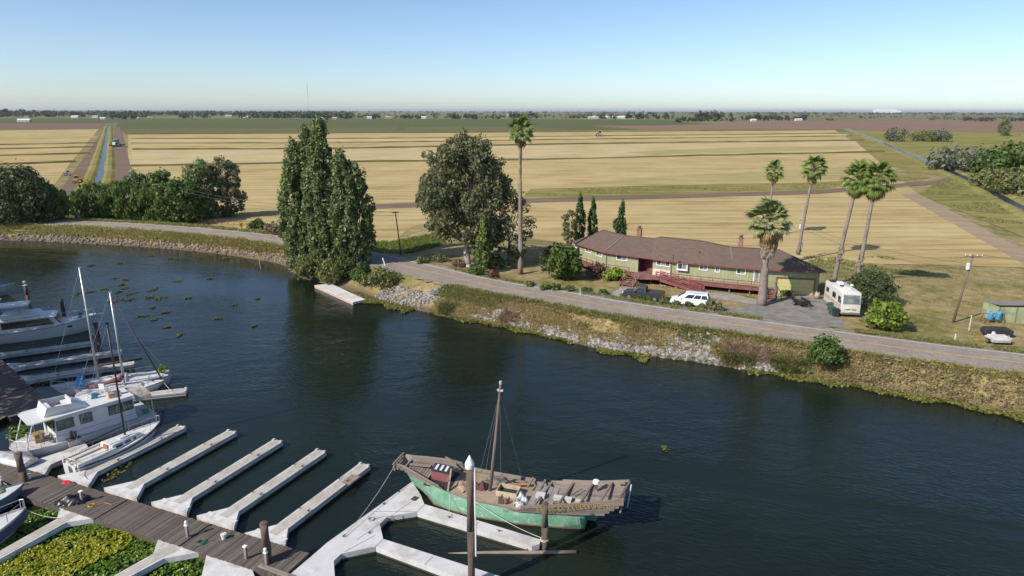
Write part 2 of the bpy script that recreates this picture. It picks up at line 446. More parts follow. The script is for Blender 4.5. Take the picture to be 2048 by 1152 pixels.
# ------------------------------------------------------------------ fields (thin sheets over the ground)
def sheet(name, poly, z, mat, kind='structure', sub=None):
    mb = MB(); mb.add([(p[0], p[1], z) for p in poly], [tuple(range(len(poly)))])
    return tag(mb.build(name, mat), kind=kind)
def field_mat(name, stops, rowdir, rowsc=0.5, patch=None):
    m, nt, bs = new_mat(name); bs.inputs['Roughness'].default_value = 1.0; bs.inputs['Specular IOR Level'].default_value = 0.0
    pos = _n(nt, 'ShaderNodeNewGeometry').outputs['Position']
    a = noise(nt, rowsc, 5, pos, stretch=(0.06, 1, 1), rot=rowdir, rough=0.7)
    b = noise(nt, 0.03, 5, pos, rough=0.6); g = noise(nt, 2.5, 4, pos, rough=0.7)
    s = _n(nt, 'ShaderNodeMath', operation='MULTIPLY_ADD'); nt.links.new(a, s.inputs[0]); s.inputs[1].default_value = 0.55
    s2 = _n(nt, 'ShaderNodeMath', operation='MULTIPLY_ADD'); nt.links.new(b, s2.inputs[0]); s2.inputs[1].default_value = 0.3
    s3 = _n(nt, 'ShaderNodeMath', operation='MULTIPLY'); nt.links.new(g, s3.inputs[0]); s3.inputs[1].default_value = 0.15
    nt.links.new(s3.outputs[0], s2.inputs[2]); nt.links.new(s2.outputs[0], s.inputs[2])
    # narrow combine swaths and ragged mid-size mottling on top of the broad streaks
    mp = _n(nt, 'ShaderNodeMapping'); mp.inputs['Rotation'].default_value = (0, 0, rowdir); nt.links.new(pos, mp.inputs[0])
    wvt = _n(nt, 'ShaderNodeTexWave'); wvt.bands_direction = 'Y'; wvt.inputs['Scale'].default_value = 0.045; wvt.inputs['Distortion'].default_value = 2.2; wvt.inputs['Detail'].default_value = 3; wvt.inputs['Detail Scale'].default_value = 0.6
    nt.links.new(mp.outputs[0], wvt.inputs['Vector'])
    mo = noise(nt, 0.16, 6, pos, stretch=(0.3, 1, 1), rot=rowdir, rough=0.75)
    k1 = _n(nt, 'ShaderNodeMath', operation='MULTIPLY_ADD'); nt.links.new(wvt.outputs['Fac'], k1.inputs[0]); k1.inputs[1].default_value = 0.06; nt.links.new(s.outputs[0], k1.inputs[2])
    k2 = _n(nt, 'ShaderNodeMath', operation='MULTIPLY_ADD'); nt.links.new(mo, k2.inputs[0]); k2.inputs[1].default_value = 0.3; nt.links.new(k1.outputs[0], k2.inputs[2])
    k3 = _n(nt, 'ShaderNodeMath', operation='SUBTRACT'); nt.links.new(k2.outputs[0], k3.inputs[0]); k3.inputs[1].default_value = 0.18
    c = ramp(nt, k3.outputs[0], stops)
    if patch:
        pf = ramp(nt, noise(nt, 0.012, 6, pos, stretch=(0.4, 1, 1), rot=rowdir, rough=0.7), [(0.60, (0, 0, 0)), (0.70, (0.8, 0.8, 0.8))])
        c = mix(nt, pf, c, patch)
    nt.links.new(c, bs.inputs['Base Color']); bump(nt, bs, g, 0.4, 0.08)
    return m
ROWS = R(2.5)
stub = field_mat('stubble', [(0.36, (0.275, 0.205, 0.09)), (0.46, (0.395, 0.295, 0.137)), (0.55, (0.475, 0.37, 0.185)), (0.66, (0.535, 0.43, 0.235))], -ROWS, 0.6, (0.29, 0.265, 0.115))
soilm = field_mat('bare_soil', [(0.35, (0.15, 0.108, 0.082)), (0.65, (0.235, 0.172, 0.13))], -ROWS, 0.4)
greenf = field_mat('green_crop', [(0.35, (0.095, 0.11, 0.05)), (0.65, (0.135, 0.145, 0.07))], -ROWS, 0.1, (0.15, 0.13, 0.07))
duskf = field_mat('dark_crop', [(0.35, (0.125, 0.125, 0.06)), (0.65, (0.165, 0.15, 0.085))], -ROWS, 0.1)
weedm = field_mat('weeds', [(0.38, (0.13, 0.14, 0.04)), (0.5, (0.23, 0.205, 0.075)), (0.62, (0.33, 0.265, 0.12))], -ROWS, 0.5)
brownf = field_mat('ploughed', [(0.35, (0.20, 0.135, 0.10)), (0.65, (0.27, 0.185, 0.135))], -ROWS, 0.1)
pasture = field_mat('pasture', [(0.38, (0.14, 0.15, 0.045)), (0.5, (0.24, 0.22, 0.08)), (0.62, (0.33, 0.275, 0.12))], -ROWS, 0.06)

tanm = field_mat('tan_track', [(0.35, (0.27, 0.205, 0.14)), (0.65, (0.37, 0.29, 0.2))], R(35), 0.4)
def gp(*pts, z=FIELD_Z): return [G(a, b, z).xy for a, b in pts]
def quadpx(name, pts, mat, z=FIELD_Z + 0.01): return sheet(name, gp(*pts), z, mat)
FZ = FIELD_Z + 0.02
# the stubble field between the two drains, cut by low grass checks
quadpx('stubble_field', [(470, 478), (740, 485), (1100, 505), (1660, 522), (2048, 530), (2048, 505), (1835, 384), (1720, 290), (1668, 257), (1400, 260), (700, 268), (255, 273), (255, 330), (300, 385)], stub, FZ)
quadpx('stubble_field', [(-40, 392), (100, 385), (140, 330), (196, 262), (-60, 267), (-400, 275), (-400, 395)], stub, FZ)
stubg = field_mat('green_stubble', [(0.36, (0.25, 0.215, 0.095)), (0.48, (0.36, 0.295, 0.14)), (0.6, (0.44, 0.365, 0.185))], -ROWS, 0.6, (0.24, 0.24, 0.09))
stubp = field_mat('pale_stubble', [(0.36, (0.33, 0.255, 0.13)), (0.48, (0.455, 0.36, 0.195)), (0.6, (0.545, 0.445, 0.255))], -ROWS, 0.6, (0.33, 0.28, 0.13))
quadpx('stubble_strip', [(262, 282), (1150, 273), (1690, 265), (1698, 269), (1120, 278.5), (262, 289)], stubp, FZ + 0.01)
quadpx('stubble_strip', [(262, 304), (700, 299.5), (1120, 290), (1728, 279), (1764, 300), (1400, 309), (1080, 318), (700, 325), (262, 335)], stubp, FZ + 0.01)
quadpx('stubble_strip', [(1250, 303), (1500, 292), (1700, 289), (1725, 294), (1500, 303), (1300, 309)], stubg, FZ + 0.016)
quadpx('stubble_strip', [(1120, 370), (1300, 352), (1640, 335), (1780, 322), (1800, 334), (1640, 358), (1300, 368)], stubg, FZ + 0.01)
quadpx('stubble_strip', [(-200, 283), (190, 276), (194, 280), (-200, 290)], stubg, FZ + 0.01)
# soil headland strips
quadpx('soil_track', [(1800, 384), (1838, 384), (2048, 496), (2100, 560), (2048, 524)], tanm, FZ + 0.03)
quadpx('soil_track', [(-300, 398), (-40, 394), (116, 389), (148, 345), (207, 262), (222, 262), (185, 350), (165, 410), (60, 420)], soilm, FZ + 0.02)
quadpx('soil_track', [(228, 258), (240, 258), (262, 345), (278, 420), (215, 420)], soilm, FZ + 0.02)
# fields beyond
quadpx('green_field', [(230, 258), (236, 247), (1340, 240), (1420, 246), (1330, 250), (1180, 250), (1290, 258), (255, 272)], greenf, FZ + 0.015)
quadpx('dark_crop_field', [(238, 262), (250, 272), (780, 267), (795, 256)], duskf, FZ + 0.05)
quadpx('dark_crop_field', [(800, 267), (812, 255), (1040, 253), (1150, 259), (1290, 258)], duskf, FZ + 0.05)
quadpx('green_field', [(-400, 252), (-400, 243), (200, 240.5), (1000, 238), (1345, 239), (1340, 241), (236, 248), (206, 251)], greenf, FZ + 0.03)
quadpx('ploughed_field', [(-400, 266), (-400, 253), (206, 250), (200, 261)], soilm, FZ + 0.04)
quadpx('ploughed_field', [(1180, 251), (1330, 249.5), (1420, 246), (1480, 239), (2300, 236), (2300, 258), (1960, 260), (1690, 256), (1290, 258.5)], brownf, FZ + 0.04)
quadpx('pasture', [(1705, 257), (1960, 261), (2400, 259), (2400, 560), (2048, 440), (1870, 322)], pasture, FZ + 0.01)
# checks: low grassy ridges across the stubble (real little banks)
def ridge(name, pts, wd, ht, mat, z=FIELD_Z):
    P = [G(a, b, z) for a, b in pts]; P = catmull([p.xy for p in P], 14)
    mb = MB(); secs = []
    r2 = random.Random(len(pts) + int(pts[0][1] * 7))
    for i, p in enumerate(P):
        t = (P[min(i + 1, len(P) - 1)] - P[max(i - 1, 0)]).normalized(); n = Vector((-t.y, t.x))
        j = wd * r2.uniform(0.75, 1.25) / 2; h = ht * r2.uniform(0.6, 1.3)
        secs.append([(p.x + n.x * -j, p.y + n.y * -j, z), (p.x - n.x * j * 0.4, p.y - n.y * j * 0.4, z + h), (p.x + n.x * j * 0.4, p.y + n.y * j * 0.4, z + h), (p.x + n.x * j, p.y + n.y * j, z)])
    mb.loft(secs)
    return tag(mb.build(name, mat), kind='structure')
chk = field_mat('check_grass', [(0.35, (0.085, 0.075, 0.035)), (0.55, (0.13, 0.115, 0.045)), (0.7, (0.22, 0.18, 0.08))], -ROWS, 0.3)
for pts, wd, ht in [
    ([(262, 271), (700, 268), (1100, 264), (1650, 257.5)], 6, 0.8), ([(262, 281), (700, 279), (1150, 272), (1690, 264)], 5, 0.7),
    ([(262, 290), (700, 287), (1120, 279), (1700, 269)], 5, 0.7), ([(266, 303), (700, 298.5), (1120, 288.5), (1725, 278)], 5, 0.9),
    ([(262, 336), (700, 326), (1080, 319), (1400, 310), (1765, 301)], 4.5, 0.8),
    ([(-200, 300), (0, 294.5), (192, 290)], 5, 0.7), ([(-200, 308), (0, 303), (188, 298)], 5, 0.7), ([(-200, 320), (0, 316), (178, 311)], 5, 0.8), ([(-200, 340), (0, 334.5), (150, 328)], 4.5, 0.8)]:
    ridge('field_check', pts, wd, ht, chk)
quadpx('weed_strip', [(1040, 398), (1060, 378), (1300, 370), (1640, 362), (1840, 345), (1860, 352), (1640, 376), (1320, 388)], weedm, FZ + 0.05)
quadpx('soil_track', [(735, 420), (735, 410), (1040, 398), (1320, 388.5), (1640, 377), (1900, 355), (1900, 362), (1640, 385), (1100, 404)], soilm, FZ + 0.06)
quadpx('weed_strip', [(1900, 345), (1835, 384), (2048, 470), (2200, 480), (2000, 390)], weedm, FZ + 0.05)
quadpx('weed_strip', [(1690, 255), (1720, 290), (1780, 330), (1860, 345), (1900, 340), (1790, 290)], weedm, FZ + 0.03)

# drains: ditch water between low banks
dw = water_mat('ditch_water', (0.02, 0.03, 0.045), 0.25)
def ditch(pts, wd, bank, z=FIELD_Z + 0.12):
    P = catmull([G(a, b, FIELD_Z).xy for a, b in pts], 12)
    tag(strip(P, -wd / 2, wd / 2, z, 'ditch_water', dw), kind='structure')
    for s in (-1, 1):
        r2 = random.Random(5 + s); secs = []
        for i, p in enumerate(P):
            t = (P[min(i + 1, len(P) - 1)] - P[max(i - 1, 0)]).normalized(); n = Vector((-t.y, t.x)) * s
            k = r2.uniform(0.7, 1.4)
            secs.append([(p.x + n.x * q, p.y + n.y * q, zz) for q, zz in ((wd / 2 - 0.9 * k, z - 0.1), (wd / 2 + 0.7, FIELD_Z + 0.55 * k), (wd / 2 + bank * 0.6, FIELD_Z + 0.5 * k), (wd / 2 + bank, FIELD_Z - 0.05))])
        mb = MB(); mb.loft(secs); tag(mb.build('ditch_bank', weedm), kind='structure')
ditch([(150, 460), (172, 405), (196, 364), (206, 320), (212, 280), (215.5, 256)], 3.6, 4.0)
ditch([(1690, 254), (1745, 275), (1800, 297), (1868, 326), (1930, 352), (2000, 388), (2070, 425), (2200, 480)], 4.2, 3.5)
# ------------------------------------------------------------------ vegetation
def unit(rng, n):
    d = rng.normal(size=(n, 3)); return d / np.linalg.norm(d, axis=1, keepdims=True)
def leaf_arrays(clumps, per, size, rng, aspect=0.6, hang=0.0, outward=0.6, inner=0.65):
    C = np.asarray(clumps, float); n = len(C)
    idx = np.repeat(np.arange(n), per); N = len(idx)
    d = unit(rng, N)
    rad = rng.uniform(inner, 1.08, (N, 1)); rad = np.where(rng.uniform(0, 1, (N, 1)) < 0.13, rng.uniform(1.05, 1.5, (N, 1)), rad)
    pos = C[idx, :3] + d * C[idx, 3:6] * rad
    nrm = d * outward + unit(rng, N) * (1 - outward); nrm /= np.linalg.norm(nrm, axis=1, keepdims=True)
    a = np.cross(nrm, unit(rng, N))
    if hang: a = a * (1 - hang) + np.array([[0, 0, -1.0]]) * hang
    a /= (np.linalg.norm(a, axis=1, keepdims=True) + 1e-9)
    b = np.cross(nrm, a); b /= (np.linalg.norm(b, axis=1, keepdims=True) + 1e-9)
    s = size * np.clip(np.exp(rng.normal(-0.08, 0.42, (N, 1))), 0.35, 2.0)
    V = np.stack([pos + a * s, pos + b * s * aspect, pos - a * s, pos - b * s * aspect], 1).reshape(-1, 3)
    F = np.arange(N * 4).reshape(-1, 4)
    return V, F
def crown(name, parent, clumps, per, size, mat, seed, **kw):
    V, F = leaf_arrays(clumps, per, size, np.random.default_rng(seed), **kw)
    return np_mesh(name, V, F, mat, parent)
def envelope(rng, n, prof, h0, h1, cr, jitter=0.25, lean=0.0, shell=0.45):
    """clumps filling a crown: prof(t) radius along the height"""
    out = []
    for _ in range(n):
        t = rng.uniform(0, 1); ra = prof(t) * math.sqrt(rng.uniform(shell, 1.0)); an = rng.uniform(0, 2 * math.pi)
        k = cr * rng.uniform(0.65, 1.35)
        out.append((ra * math.cos(an) + lean * t + rng.normal() * jitter, ra * math.sin(an) + rng.normal() * jitter, h0 + (h1 - h0) * t, k, k, k * rng.uniform(0.8, 1.3)))
    return out
def trunk(parent, h, r, mat, seed, limbs=(), lean=0.0, n=8):
    rr = random.Random(seed); mb = MB(); pts = []
    for i in range(6):
        t = i / 5; pts.append((lean * t + rr.uniform(-1, 1) * r * 0.5 * (i > 0), rr.uniform(-1, 1) * r * 0.5 * (i > 0), h * t - 0.2 * (i == 0)))
    mb.tube(pts, [r * (1.35 - 0.35 * min(1, 4 * i / 5)) * (1 - 0.62 * i / 5) for i in range(6)], n)
    for c in limbs:
        z0 = min(h * 0.9, max(h * 0.25, c[2] * rr.uniform(0.35, 0.6))); t = z0 / h
        s = Vector((lean * t, 0, z0)); e = Vector(c[:3]); md = (s + e) / 2 + Vector((0, 0, -0.08 * (e - s).length + rr.uniform(-.1, .1)))
        k = r * 0.42 * (1 - 0.5 * t)
        mb.tube([s, md, e], [k, k * 0.7, k * 0.3], 6)
    return mb.build('trunk', mat, parent, smooth=True)

bark_grey = simple('bark_grey', (0.30, 0.25, 0.20), 0.9, scale=4, bumps=0.5, stretch=(1, 1, 0.2), dark=(0.14, 0.11, 0.09))
bark_pale = simple('bark_pale', (0.44, 0.38, 0.32), 0.85, scale=2, bumps=0.3, stretch=(1, 1, 0.25), dark=(0.25, 0.2, 0.16))
L_poplar = leafmat('poplar_leaf', [(0.06, 0.085, 0.024), (0.10, 0.135, 0.04), (0.14, 0.175, 0.065), (0.21, 0.24, 0.13)], trans=0.35)
L_willow = leafmat('willow_leaf', [(0.05, 0.085, 0.018), (0.085, 0.13, 0.03), (0.125, 0.17, 0.045)])
L_broad = leafmat('broad_leaf', [(0.035, 0.06, 0.014), (0.06, 0.10, 0.022), (0.10, 0.15, 0.035)])
L_lemon = leafmat('citrus_leaf', [(0.05, 0.085, 0.012), (0.10, 0.15, 0.02), (0.20, 0.24, 0.03)])
L_fig = leafmat('fig_leaf', [(0.035, 0.07, 0.012), (0.07, 0.115, 0.02), (0.115, 0.155, 0.035)], gain=1.25)
L_euc = leafmat('eucalyptus_leaf', [(0.065, 0.08, 0.036), (0.105, 0.12, 0.055), (0.145, 0.15, 0.075), (0.2, 0.175, 0.10)], trans=0.38)
L_dark = leafmat('dark_leaf', [(0.035, 0.05, 0.018), (0.06, 0.08, 0.03), (0.09, 0.11, 0.04)])
L_cyp = leafmat('cypress_leaf', [(0.02, 0.04, 0.012), (0.035, 0.065, 0.018), (0.055, 0.09, 0.025)], trans=0.1)
L_cypl = leafmat('light_cypress_leaf', [(0.06, 0.09, 0.02), (0.10, 0.14, 0.03), (0.14, 0.17, 0.05)], trans=0.15)
L_silver = leafmat('silver_leaf', [(0.08, 0.095, 0.05), (0.12, 0.13, 0.085), (0.165, 0.17, 0.125)], gain=1.3)
L_red = leafmat('purple_leaf', [(0.07, 0.03, 0.03), (0.12, 0.055, 0.05), (0.16, 0.10, 0.07)])
L_brown = leafmat('dry_leaf', [(0.12, 0.08, 0.05), (0.2, 0.14, 0.09), (0.12, 0.12, 0.05)])
L_oliv = leafmat('olive_leaf', [(0.07, 0.08, 0.025), (0.115, 0.125, 0.04), (0.17, 0.17, 0.07)])
L_bright = leafmat('bright_leaf', [(0.09, 0.15, 0.015), (0.15, 0.22, 0.025), (0.22, 0.28, 0.05)])
L_far = leafmat('far_leaf', [(0.03, 0.042, 0.02), (0.045, 0.06, 0.028), (0.06, 0.075, 0.035)], trans=0.1)

def poplar(base, h, wd, seed, label, lean=0.0, n=90):
    rng = np.random.default_rng(seed)
    t = empty('poplar_tree', base, 0, label, 'tree', 'poplars beside the road')
    prof = lambda q: wd * 0.5 * (0.35 + 0.65 * min(1, q / 0.18)) * (1 - max(0, (q - 0.4) / 0.6) ** 2.2) + 0.12
    cl = envelope(rng, int(n * 0.95), prof, h * 0.06, h * 0.985, 0.56, 0.32, lean)
    cl = [(c[0], c[1], c[2], c[3] * rng.uniform(0.6, 1.1), c[4] * rng.uniform(0.6, 1.1), c[5] * rng.uniform(1.2, 2.6)) for c in cl]
    trunk(t, h * 0.9, 0.34, bark_pale, seed, [c for c in cl if rng.random() < 0.3], lean)
    crown('crown', t, cl, 100, 0.21, L_poplar, seed, outward=0.5, hang=0.1)
    return t
def round_tree(name, base, h, wd, mat, seed, label, n=60, cr=None, per=50, size=0.22, h0=0.18, group=None, bark=None, cat='tree', fl=1.0, hang=0.0, stretchy=1.0, tr=None):
    rng = np.random.default_rng(seed)
    t = empty(name, base, rng.uniform(0, 6), label, cat, group)
    prof = lambda q: wd * 0.5 * math.sqrt(max(0.04, 1 - (2 * (q ** fl) - 1) ** 2)) * 0.9
    cl = envelope(rng, n, prof, h * h0 + 0.1, h * 0.97, cr or wd * 0.13, wd * 0.045)
    cl = [(c[0] * stretchy, c[1], c[2], c[3], c[4], c[5]) for c in cl]
    trunk(t, h * 0.7, tr or max(0.05, wd * 0.035), bark or bark_grey, seed, [c for c in cl if rng.random() < 0.2])
    crown('crown', t, cl, per, size, mat, seed, hang=hang)
    return t
def bush(name, base, h, wd, mat, seed, label, n=22, per=46, size=0.13, group=None, cat='shrub', ln=1.0, rz=0.0, hang=0.0):
    rng = np.random.default_rng(seed)
    t = empty(name, base, rz, label, cat, group)
    cl = []
    for _ in range(n):
        a = rng.uniform(0, 6.283); q = math.sqrt(rng.uniform(0, 1)); x, y = q * math.cos(a), q * math.sin(a)
        k = wd * 0.16 * rng.uniform(0.7, 1.3)
        z = h * (0.25 + 0.6 * rng.uniform(0.2, 1) * math.sqrt(max(0.05, 1 - q * q)))
        cl.append((x * wd * 0.42 * ln, y * wd * 0.42, z, k, k, min(k, z)))
    crown('foliage', t, cl, per, size, mat, seed, hang=hang)
    mb = MB(); rr = random.Random(seed)
    for c in cl[:6]: mb.tube([(c[0] * 0.15, c[1] * 0.15, -0.05), (c[0], c[1], c[2])], [0.035, 0.012], 5)
    mb.build('stem', bark_grey, t)
    return t
def cypress(base, h, wd, seed, label, mat=None, n=46):
    rng = np.random.default_rng(seed)
    t = empty('cypress_tree', base, 0, label, 'tree', 'pencil cypresses')
    prof = lambda q: wd * 0.5 * (0.55 + 0.45 * min(1, q / 0.25)) * (1 - max(0, (q - 0.35) / 0.65) ** 1.5) + 0.06
    cl = envelope(rng, n, prof, 0.5, h * 0.97, 0.3, 0.05, shell=0.2)
    cl = [(c[0], c[1], c[2], c[3], c[4], c[5] * 2.2) for c in cl]
    trunk(t, h * 0.8, 0.11, bark_grey, seed)
    crown('crown', t, cl, 95, 0.15, mat or L_cyp, seed, outward=0.75, hang=-0.5)
    return t

# --- poplar clump on the point, willow scrub at its foot
for px, py, top, wd, sd, lab in [
    (604, 540, 285, 5.6, 21, 'leftmost tall poplar of the clump on the bank, broad dense crown'),
    (652, 543, 250, 5.2, 22, 'tallest poplar in the middle of the clump beside the road'),
    (630, 530, 264, 5.0, 23, 'poplar between the leftmost and the tallest one of the clump'),
    (690, 540, 305, 4.0, 24, 'slim poplar right of the tallest one in the clump'),
    (712, 532, 335, 5.8, 25, 'rightmost and shorter poplar of the clump, overhanging the road')]:
    b = on(px, py); q = 0
    h = ztop(b.x, b.y, top) - b.z
    poplar(b, h, wd, sd, lab, lean=0.4, n=int(8.0 * h * wd / 3.6))
bush('willow_scrub', on(628, 556), 4.6, 5.6, L_oliv, 31, 'pale olive willow scrub hanging over the water below the poplars', n=60, per=70, size=0.22, hang=0.6, ln=1.0)
bush('willow_scrub', on(668, 566), 4.2, 5.0, L_oliv, 32, 'olive willow scrub behind the white floating platform', n=50, per=70, size=0.2, hang=0.6)
bush('willow_scrub', on(596, 546), 3.4, 4.0, L_poplar, 33, 'dark green scrub at the left foot of the poplar clump', n=36, per=60, size=0.2, hang=0.4)
bush('pointed_bush', on(728, 572), 4.0, 3.0, L_broad, 34, 'dense pointed green bush right of the poplars near the platform', n=46, per=60, size=0.17)
bush('bramble', on(765, 571), 2.4, 5.5, L_oliv, 35, 'low grey green bramble thicket on the bank beside the pointed bush', n=40, per=60, size=0.16, ln=1.2)
bush('dark_bush', on(700, 556), 3.2, 3.8, L_dark, 36, 'dark shaded bush under the rightmost poplar', n=30, per=50, size=0.2)

# --- eucalyptus group and the trees round it
def eucalyptus(base, h, wd, seed, label, n=26, lean=0.0):
    rng = np.random.default_rng(seed)
    t = empty('eucalyptus_tree', base, 0, label, 'tree')
    main = []
    for k in range(n):
        q = (k + rng.uniform(0, 1)) / n; r = wd * 0.5 * math.sqrt(max(0.1, 1 - (1.55 * q - 0.62) ** 2)) * rng.uniform(0.25, 0.95)
        a = k * 2.4 + rng.uniform(-.5, .5)
        main.append((r * math.cos(a) + lean * q, r * math.sin(a) * 0.6 + 1.0, h * (0.27 + 0.69 * q)))
    trunk(t, h * 0.72, wd * 0.032, bark_pale, seed, main, lean)
    cl = []
    for c in main:
        for _ in range(11):
            d = unit(rng, 1)[0] * wd * 0.12 * rng.uniform(0.3, 1.15); k = wd * 0.042 * rng.uniform(0.7, 1.4)
            cl.append((c[0] + d[0], c[1] + d[1], c[2] + d[2] * 0.9, k, k, k * 1.15))
    crown('crown', t, cl, 58, 0.22, L_euc, seed, hang=0.35, outward=0.35)
    return t
eucalyptus(on(935, 533), 20.5, 16.5, 41, 'broad grey green eucalyptus towering beside the road left of the palm', n=70)
round_tree('dark_tree', on(1018, 530), 12, 8.5, L_euc, 42, 'dark leafy tree leaning behind the tall palm trunk', n=60, per=42, size=0.24, h0=0.08, cr=0.9)
round_tree('dark_tree', on(975, 536), 9, 5.0, L_dark, 43, 'dark tree standing between the eucalyptus and the tall palm', n=40, per=42, size=0.24, h0=0.05, cr=0.75)
cypress(on(966, 546), 8.9, 2.3, 44, 'light green cypress in front of the eucalyptus beside the mailbox', L_cypl, 50)
bush('shrub', on(956, 549), 1.5, 2.8, L_broad, 45, 'dark green shrub round the foot of the light cypress', n=24)
bush('shrub', on(995, 540), 2.6, 2.4, L_dark, 46, 'tall dark shrub right of the light cypress', n=24)
bush('shrub', on(880, 523), 1.3, 3.0, L_oliv, 47, 'low olive shrub under the left side of the eucalyptus', n=18)
bush('shrub', on(845, 527), 1.1, 2.2, L_oliv, 48, 'small low shrub at the roadside left of the eucalyptus', n=14)
bush('red_shrub', on(985, 555), 1.0, 2.2, L_red, 49, 'dark red shrub at the roadside below the tall palm', n=16)
bush('shrub', on(918, 533), 1.2, 2.6, L_brown, 50, 'dry brownish shrub at the foot of the eucalyptus trunk', n=16)

# --- garden by the house
round_tree('fig_tree', on(1126, 557), 4.9, 6.2, L_fig, 51, 'round bright green fig tree on the lawn left of the house', n=70, per=52, size=0.24, h0=0.12, cr=0.7)
round_tree('dark_tree', on(1105, 520), 2.6, 2.6, L_dark, 52, 'small dark tree behind the fig tree', n=20, size=0.2)
round_tree('brown_conifer', G(1137, 490, 1.2), 7.0, 3.0, L_euc, 53, 'brownish bushy conifer at the left end of the house', n=40, per=44, size=0.2, h0=0.02)
cypress(G(1158, 486, 1.2), 9.8, 2.2, 54, 'tallest pencil cypress with a knobbly top left of the house roof', None, 60)
cypress(G(1184, 483, 1.2), 8.6, 2.1, 55, 'dark pencil cypress right beside the tallest one behind the roof', None, 56)
cypress(G(1241, 480, 1.2), 8.0, 1.6, 56, 'thin pencil cypress behind the house left of the brick chimney', None, 44)
cypress(G(1230, 480, 1.2), 4.3, 1.6, 57, 'short cypress touching the thin one behind the roof', None, 26)
bush('purple_shrub', on(1196, 556), 2.4, 3.6, L_red, 58, 'brownish purple shrub in front of the green house wall', n=30, per=60, size=0.14)
bush('bright_shrub', on(1228, 560), 1.9, 3.4, L_bright, 59, 'bright green shrub beside the red front steps', n=30, per=50, size=0.17)
bush('round_bush', on(1737, 607), 5.4, 5.6, L_dark, 60, 'big round dark green bush behind the motorhome', n=150, per=90, size=0.13)
round_tree('lemon_tree', on(1767, 657), 3.6, 4.4, L_lemon, 61, 'small yellow green citrus tree at the roadside right of the motorhome', n=44, per=48, size=0.19, h0=0.12)
bush('bank_bush', on(1648, 738), 4.2, 3.4, L_broad, 62, 'round dark green bush standing alone on the bank by the water', n=70, per=64, size=0.14)
sp = [(1060, 572), (1092, 579), (1112, 579), (1140, 581), (1172, 584), (1206, 588), (1252, 594), (1278, 600), (1294, 601), (1325, 607), (1352, 611), (1378, 612), (1405, 617)]
names = ['at the far left end of the roadside row', 'second from the left in the roadside row', 'third from the left in the roadside row', 'fourth from the left, below the fig tree', 'below the purple shrub', 'left of the pickup nose', "in front of the pickup's front wheel", "below the pickup's door", "in front of the pickup's rear wheel", 'between the pickup and the minivan', "in front of the minivan's nose", 'against the middle of the minivan', "at the minivan's rear wheel"]
for i, ((px, py), nm) in enumerate(zip(sp, names)):
    bush('roadside_shrub', on(px, py), rnd.uniform(0.6, 0.85), rnd.uniform(1.3, 1.9), L_broad if i % 3 else L_oliv, 70 + i, 'low green roadside shrub ' + nm, n=16, per=40, size=0.12, group='row of roadside shrubs')
bush('dry_shrub', on(1428, 620), 1.5, 2.4, L_euc, 84, 'spiky grey shrub behind the rear of the minivan', n=20, per=46, size=0.16, hang=-0.5)
bush('stair_bush', on(1571, 591), 1.3, 1.4, L_broad, 85, 'small dark bush beside the garage steps', n=14)

# --- trees left of the point, behind the road
for px, py, h, wd, mat, sd, lab, hg in [
    (40, 448, 11.5, 17, L_dark, 101, 'big dark rounded tree at the left edge behind the road', 0),
    (-60, 442, 11, 15, L_dark, 102, 'dark tree at the very left edge of the picture', 0),
    (95, 444, 7.5, 10, L_willow, 103, 'low willow with drooping strands right of the big dark tree', 0.75),
    (200, 446, 9.0, 12, L_willow, 104, 'wide willow directly below the left drain', 0.75),
    (262, 447, 9.5, 11, L_willow, 105, 'willow left of the leaning utility pole', 0.8),
    (306, 449, 8.2, 8, L_willow, 106, 'willow right beside the leaning utility pole', 0.8),
    (365, 448, 10.0, 13, L_broad, 107, 'dense dark green tree right of the leaning utility pole', 0),
    (330, 432, 11.5, 9, L_broad, 108, 'bright topped tree rising behind the leaning utility pole', 0),
    (412, 440, 14.5, 10, L_poplar, 109, 'tall loose grey green tree near the right end of the left grove', 0.2),
    (458, 436, 15, 9, L_euc, 110, 'tallest brownish tree at the right end of the left grove', 0.3),
    (280, 424, 10.5, 7, L_poplar, 111, 'grey green tree rising behind the willows', 0.2)]:
    round_tree('grove_tree', on(px, py), h, wd, mat, sd, lab, n=int(115 * wd / 10), per=64, size=0.3, h0=0.02, group='grove left of the poplars', hang=hg, cr=wd * 0.095 if not hg > 0.5 else wd * 0.08, tr=0.3, fl=0.85)
bush('garden_shrub', on(515, 465), 2.8, 4.6, L_broad, 121, 'leafy dark shrub behind the right chevron sign', n=30, size=0.24)
bush('garden_shrub', on(548, 470), 2.6, 4.0, L_brown, 122, 'brown dry shrub left of the poplar clump', n=24, size=0.2)

# --- shrubs over the right drain
for px, py, h, wd, mat, sd, lab in [
    (1925, 337, 9, 30, L_silver, 131, 'broad silvery grey bush beside the right drain'),
    (1893, 334, 9, 11, L_oliv, 132, 'olive bush at the left end of the silvery bush'),
    (1985, 342, 8.5, 22, L_broad, 133, 'dark green tree right of the silvery bush'),
    (2048, 345, 11.5, 32, L_broad, 134, 'big dark green tree at the right edge above the drain'),
    (2025, 385, 8, 16, L_oliv, 135, 'olive bush lower down beside the right drain'),
    (1990, 372, 5, 16, L_oliv, 136, 'low green scrub on the far bank of the right drain'),
    (1792, 279, 11, 22, L_silver, 137, 'small grey bush in the pasture above the right drain'),
    (1845, 279, 9, 20, L_oliv, 138, 'left one of two touching bushes in the pasture'),
    (1877, 279, 9, 20, L_silver, 139, 'right one of two touching bushes in the pasture'),
    (2006, 267, 17, 14, L_broad, 140, 'lone rounded tree standing in the right pasture')]:
    round_tree('drain_bush', G(px, py, FIELD_Z), h, wd, mat, sd, lab, n=60, per=36, size=0.02 * wd + 0.2, h0=0.0, cat='bush' if 'bush' in lab or 'scrub' in lab else 'tree', group='bushes by the right drain', tr=0.25)

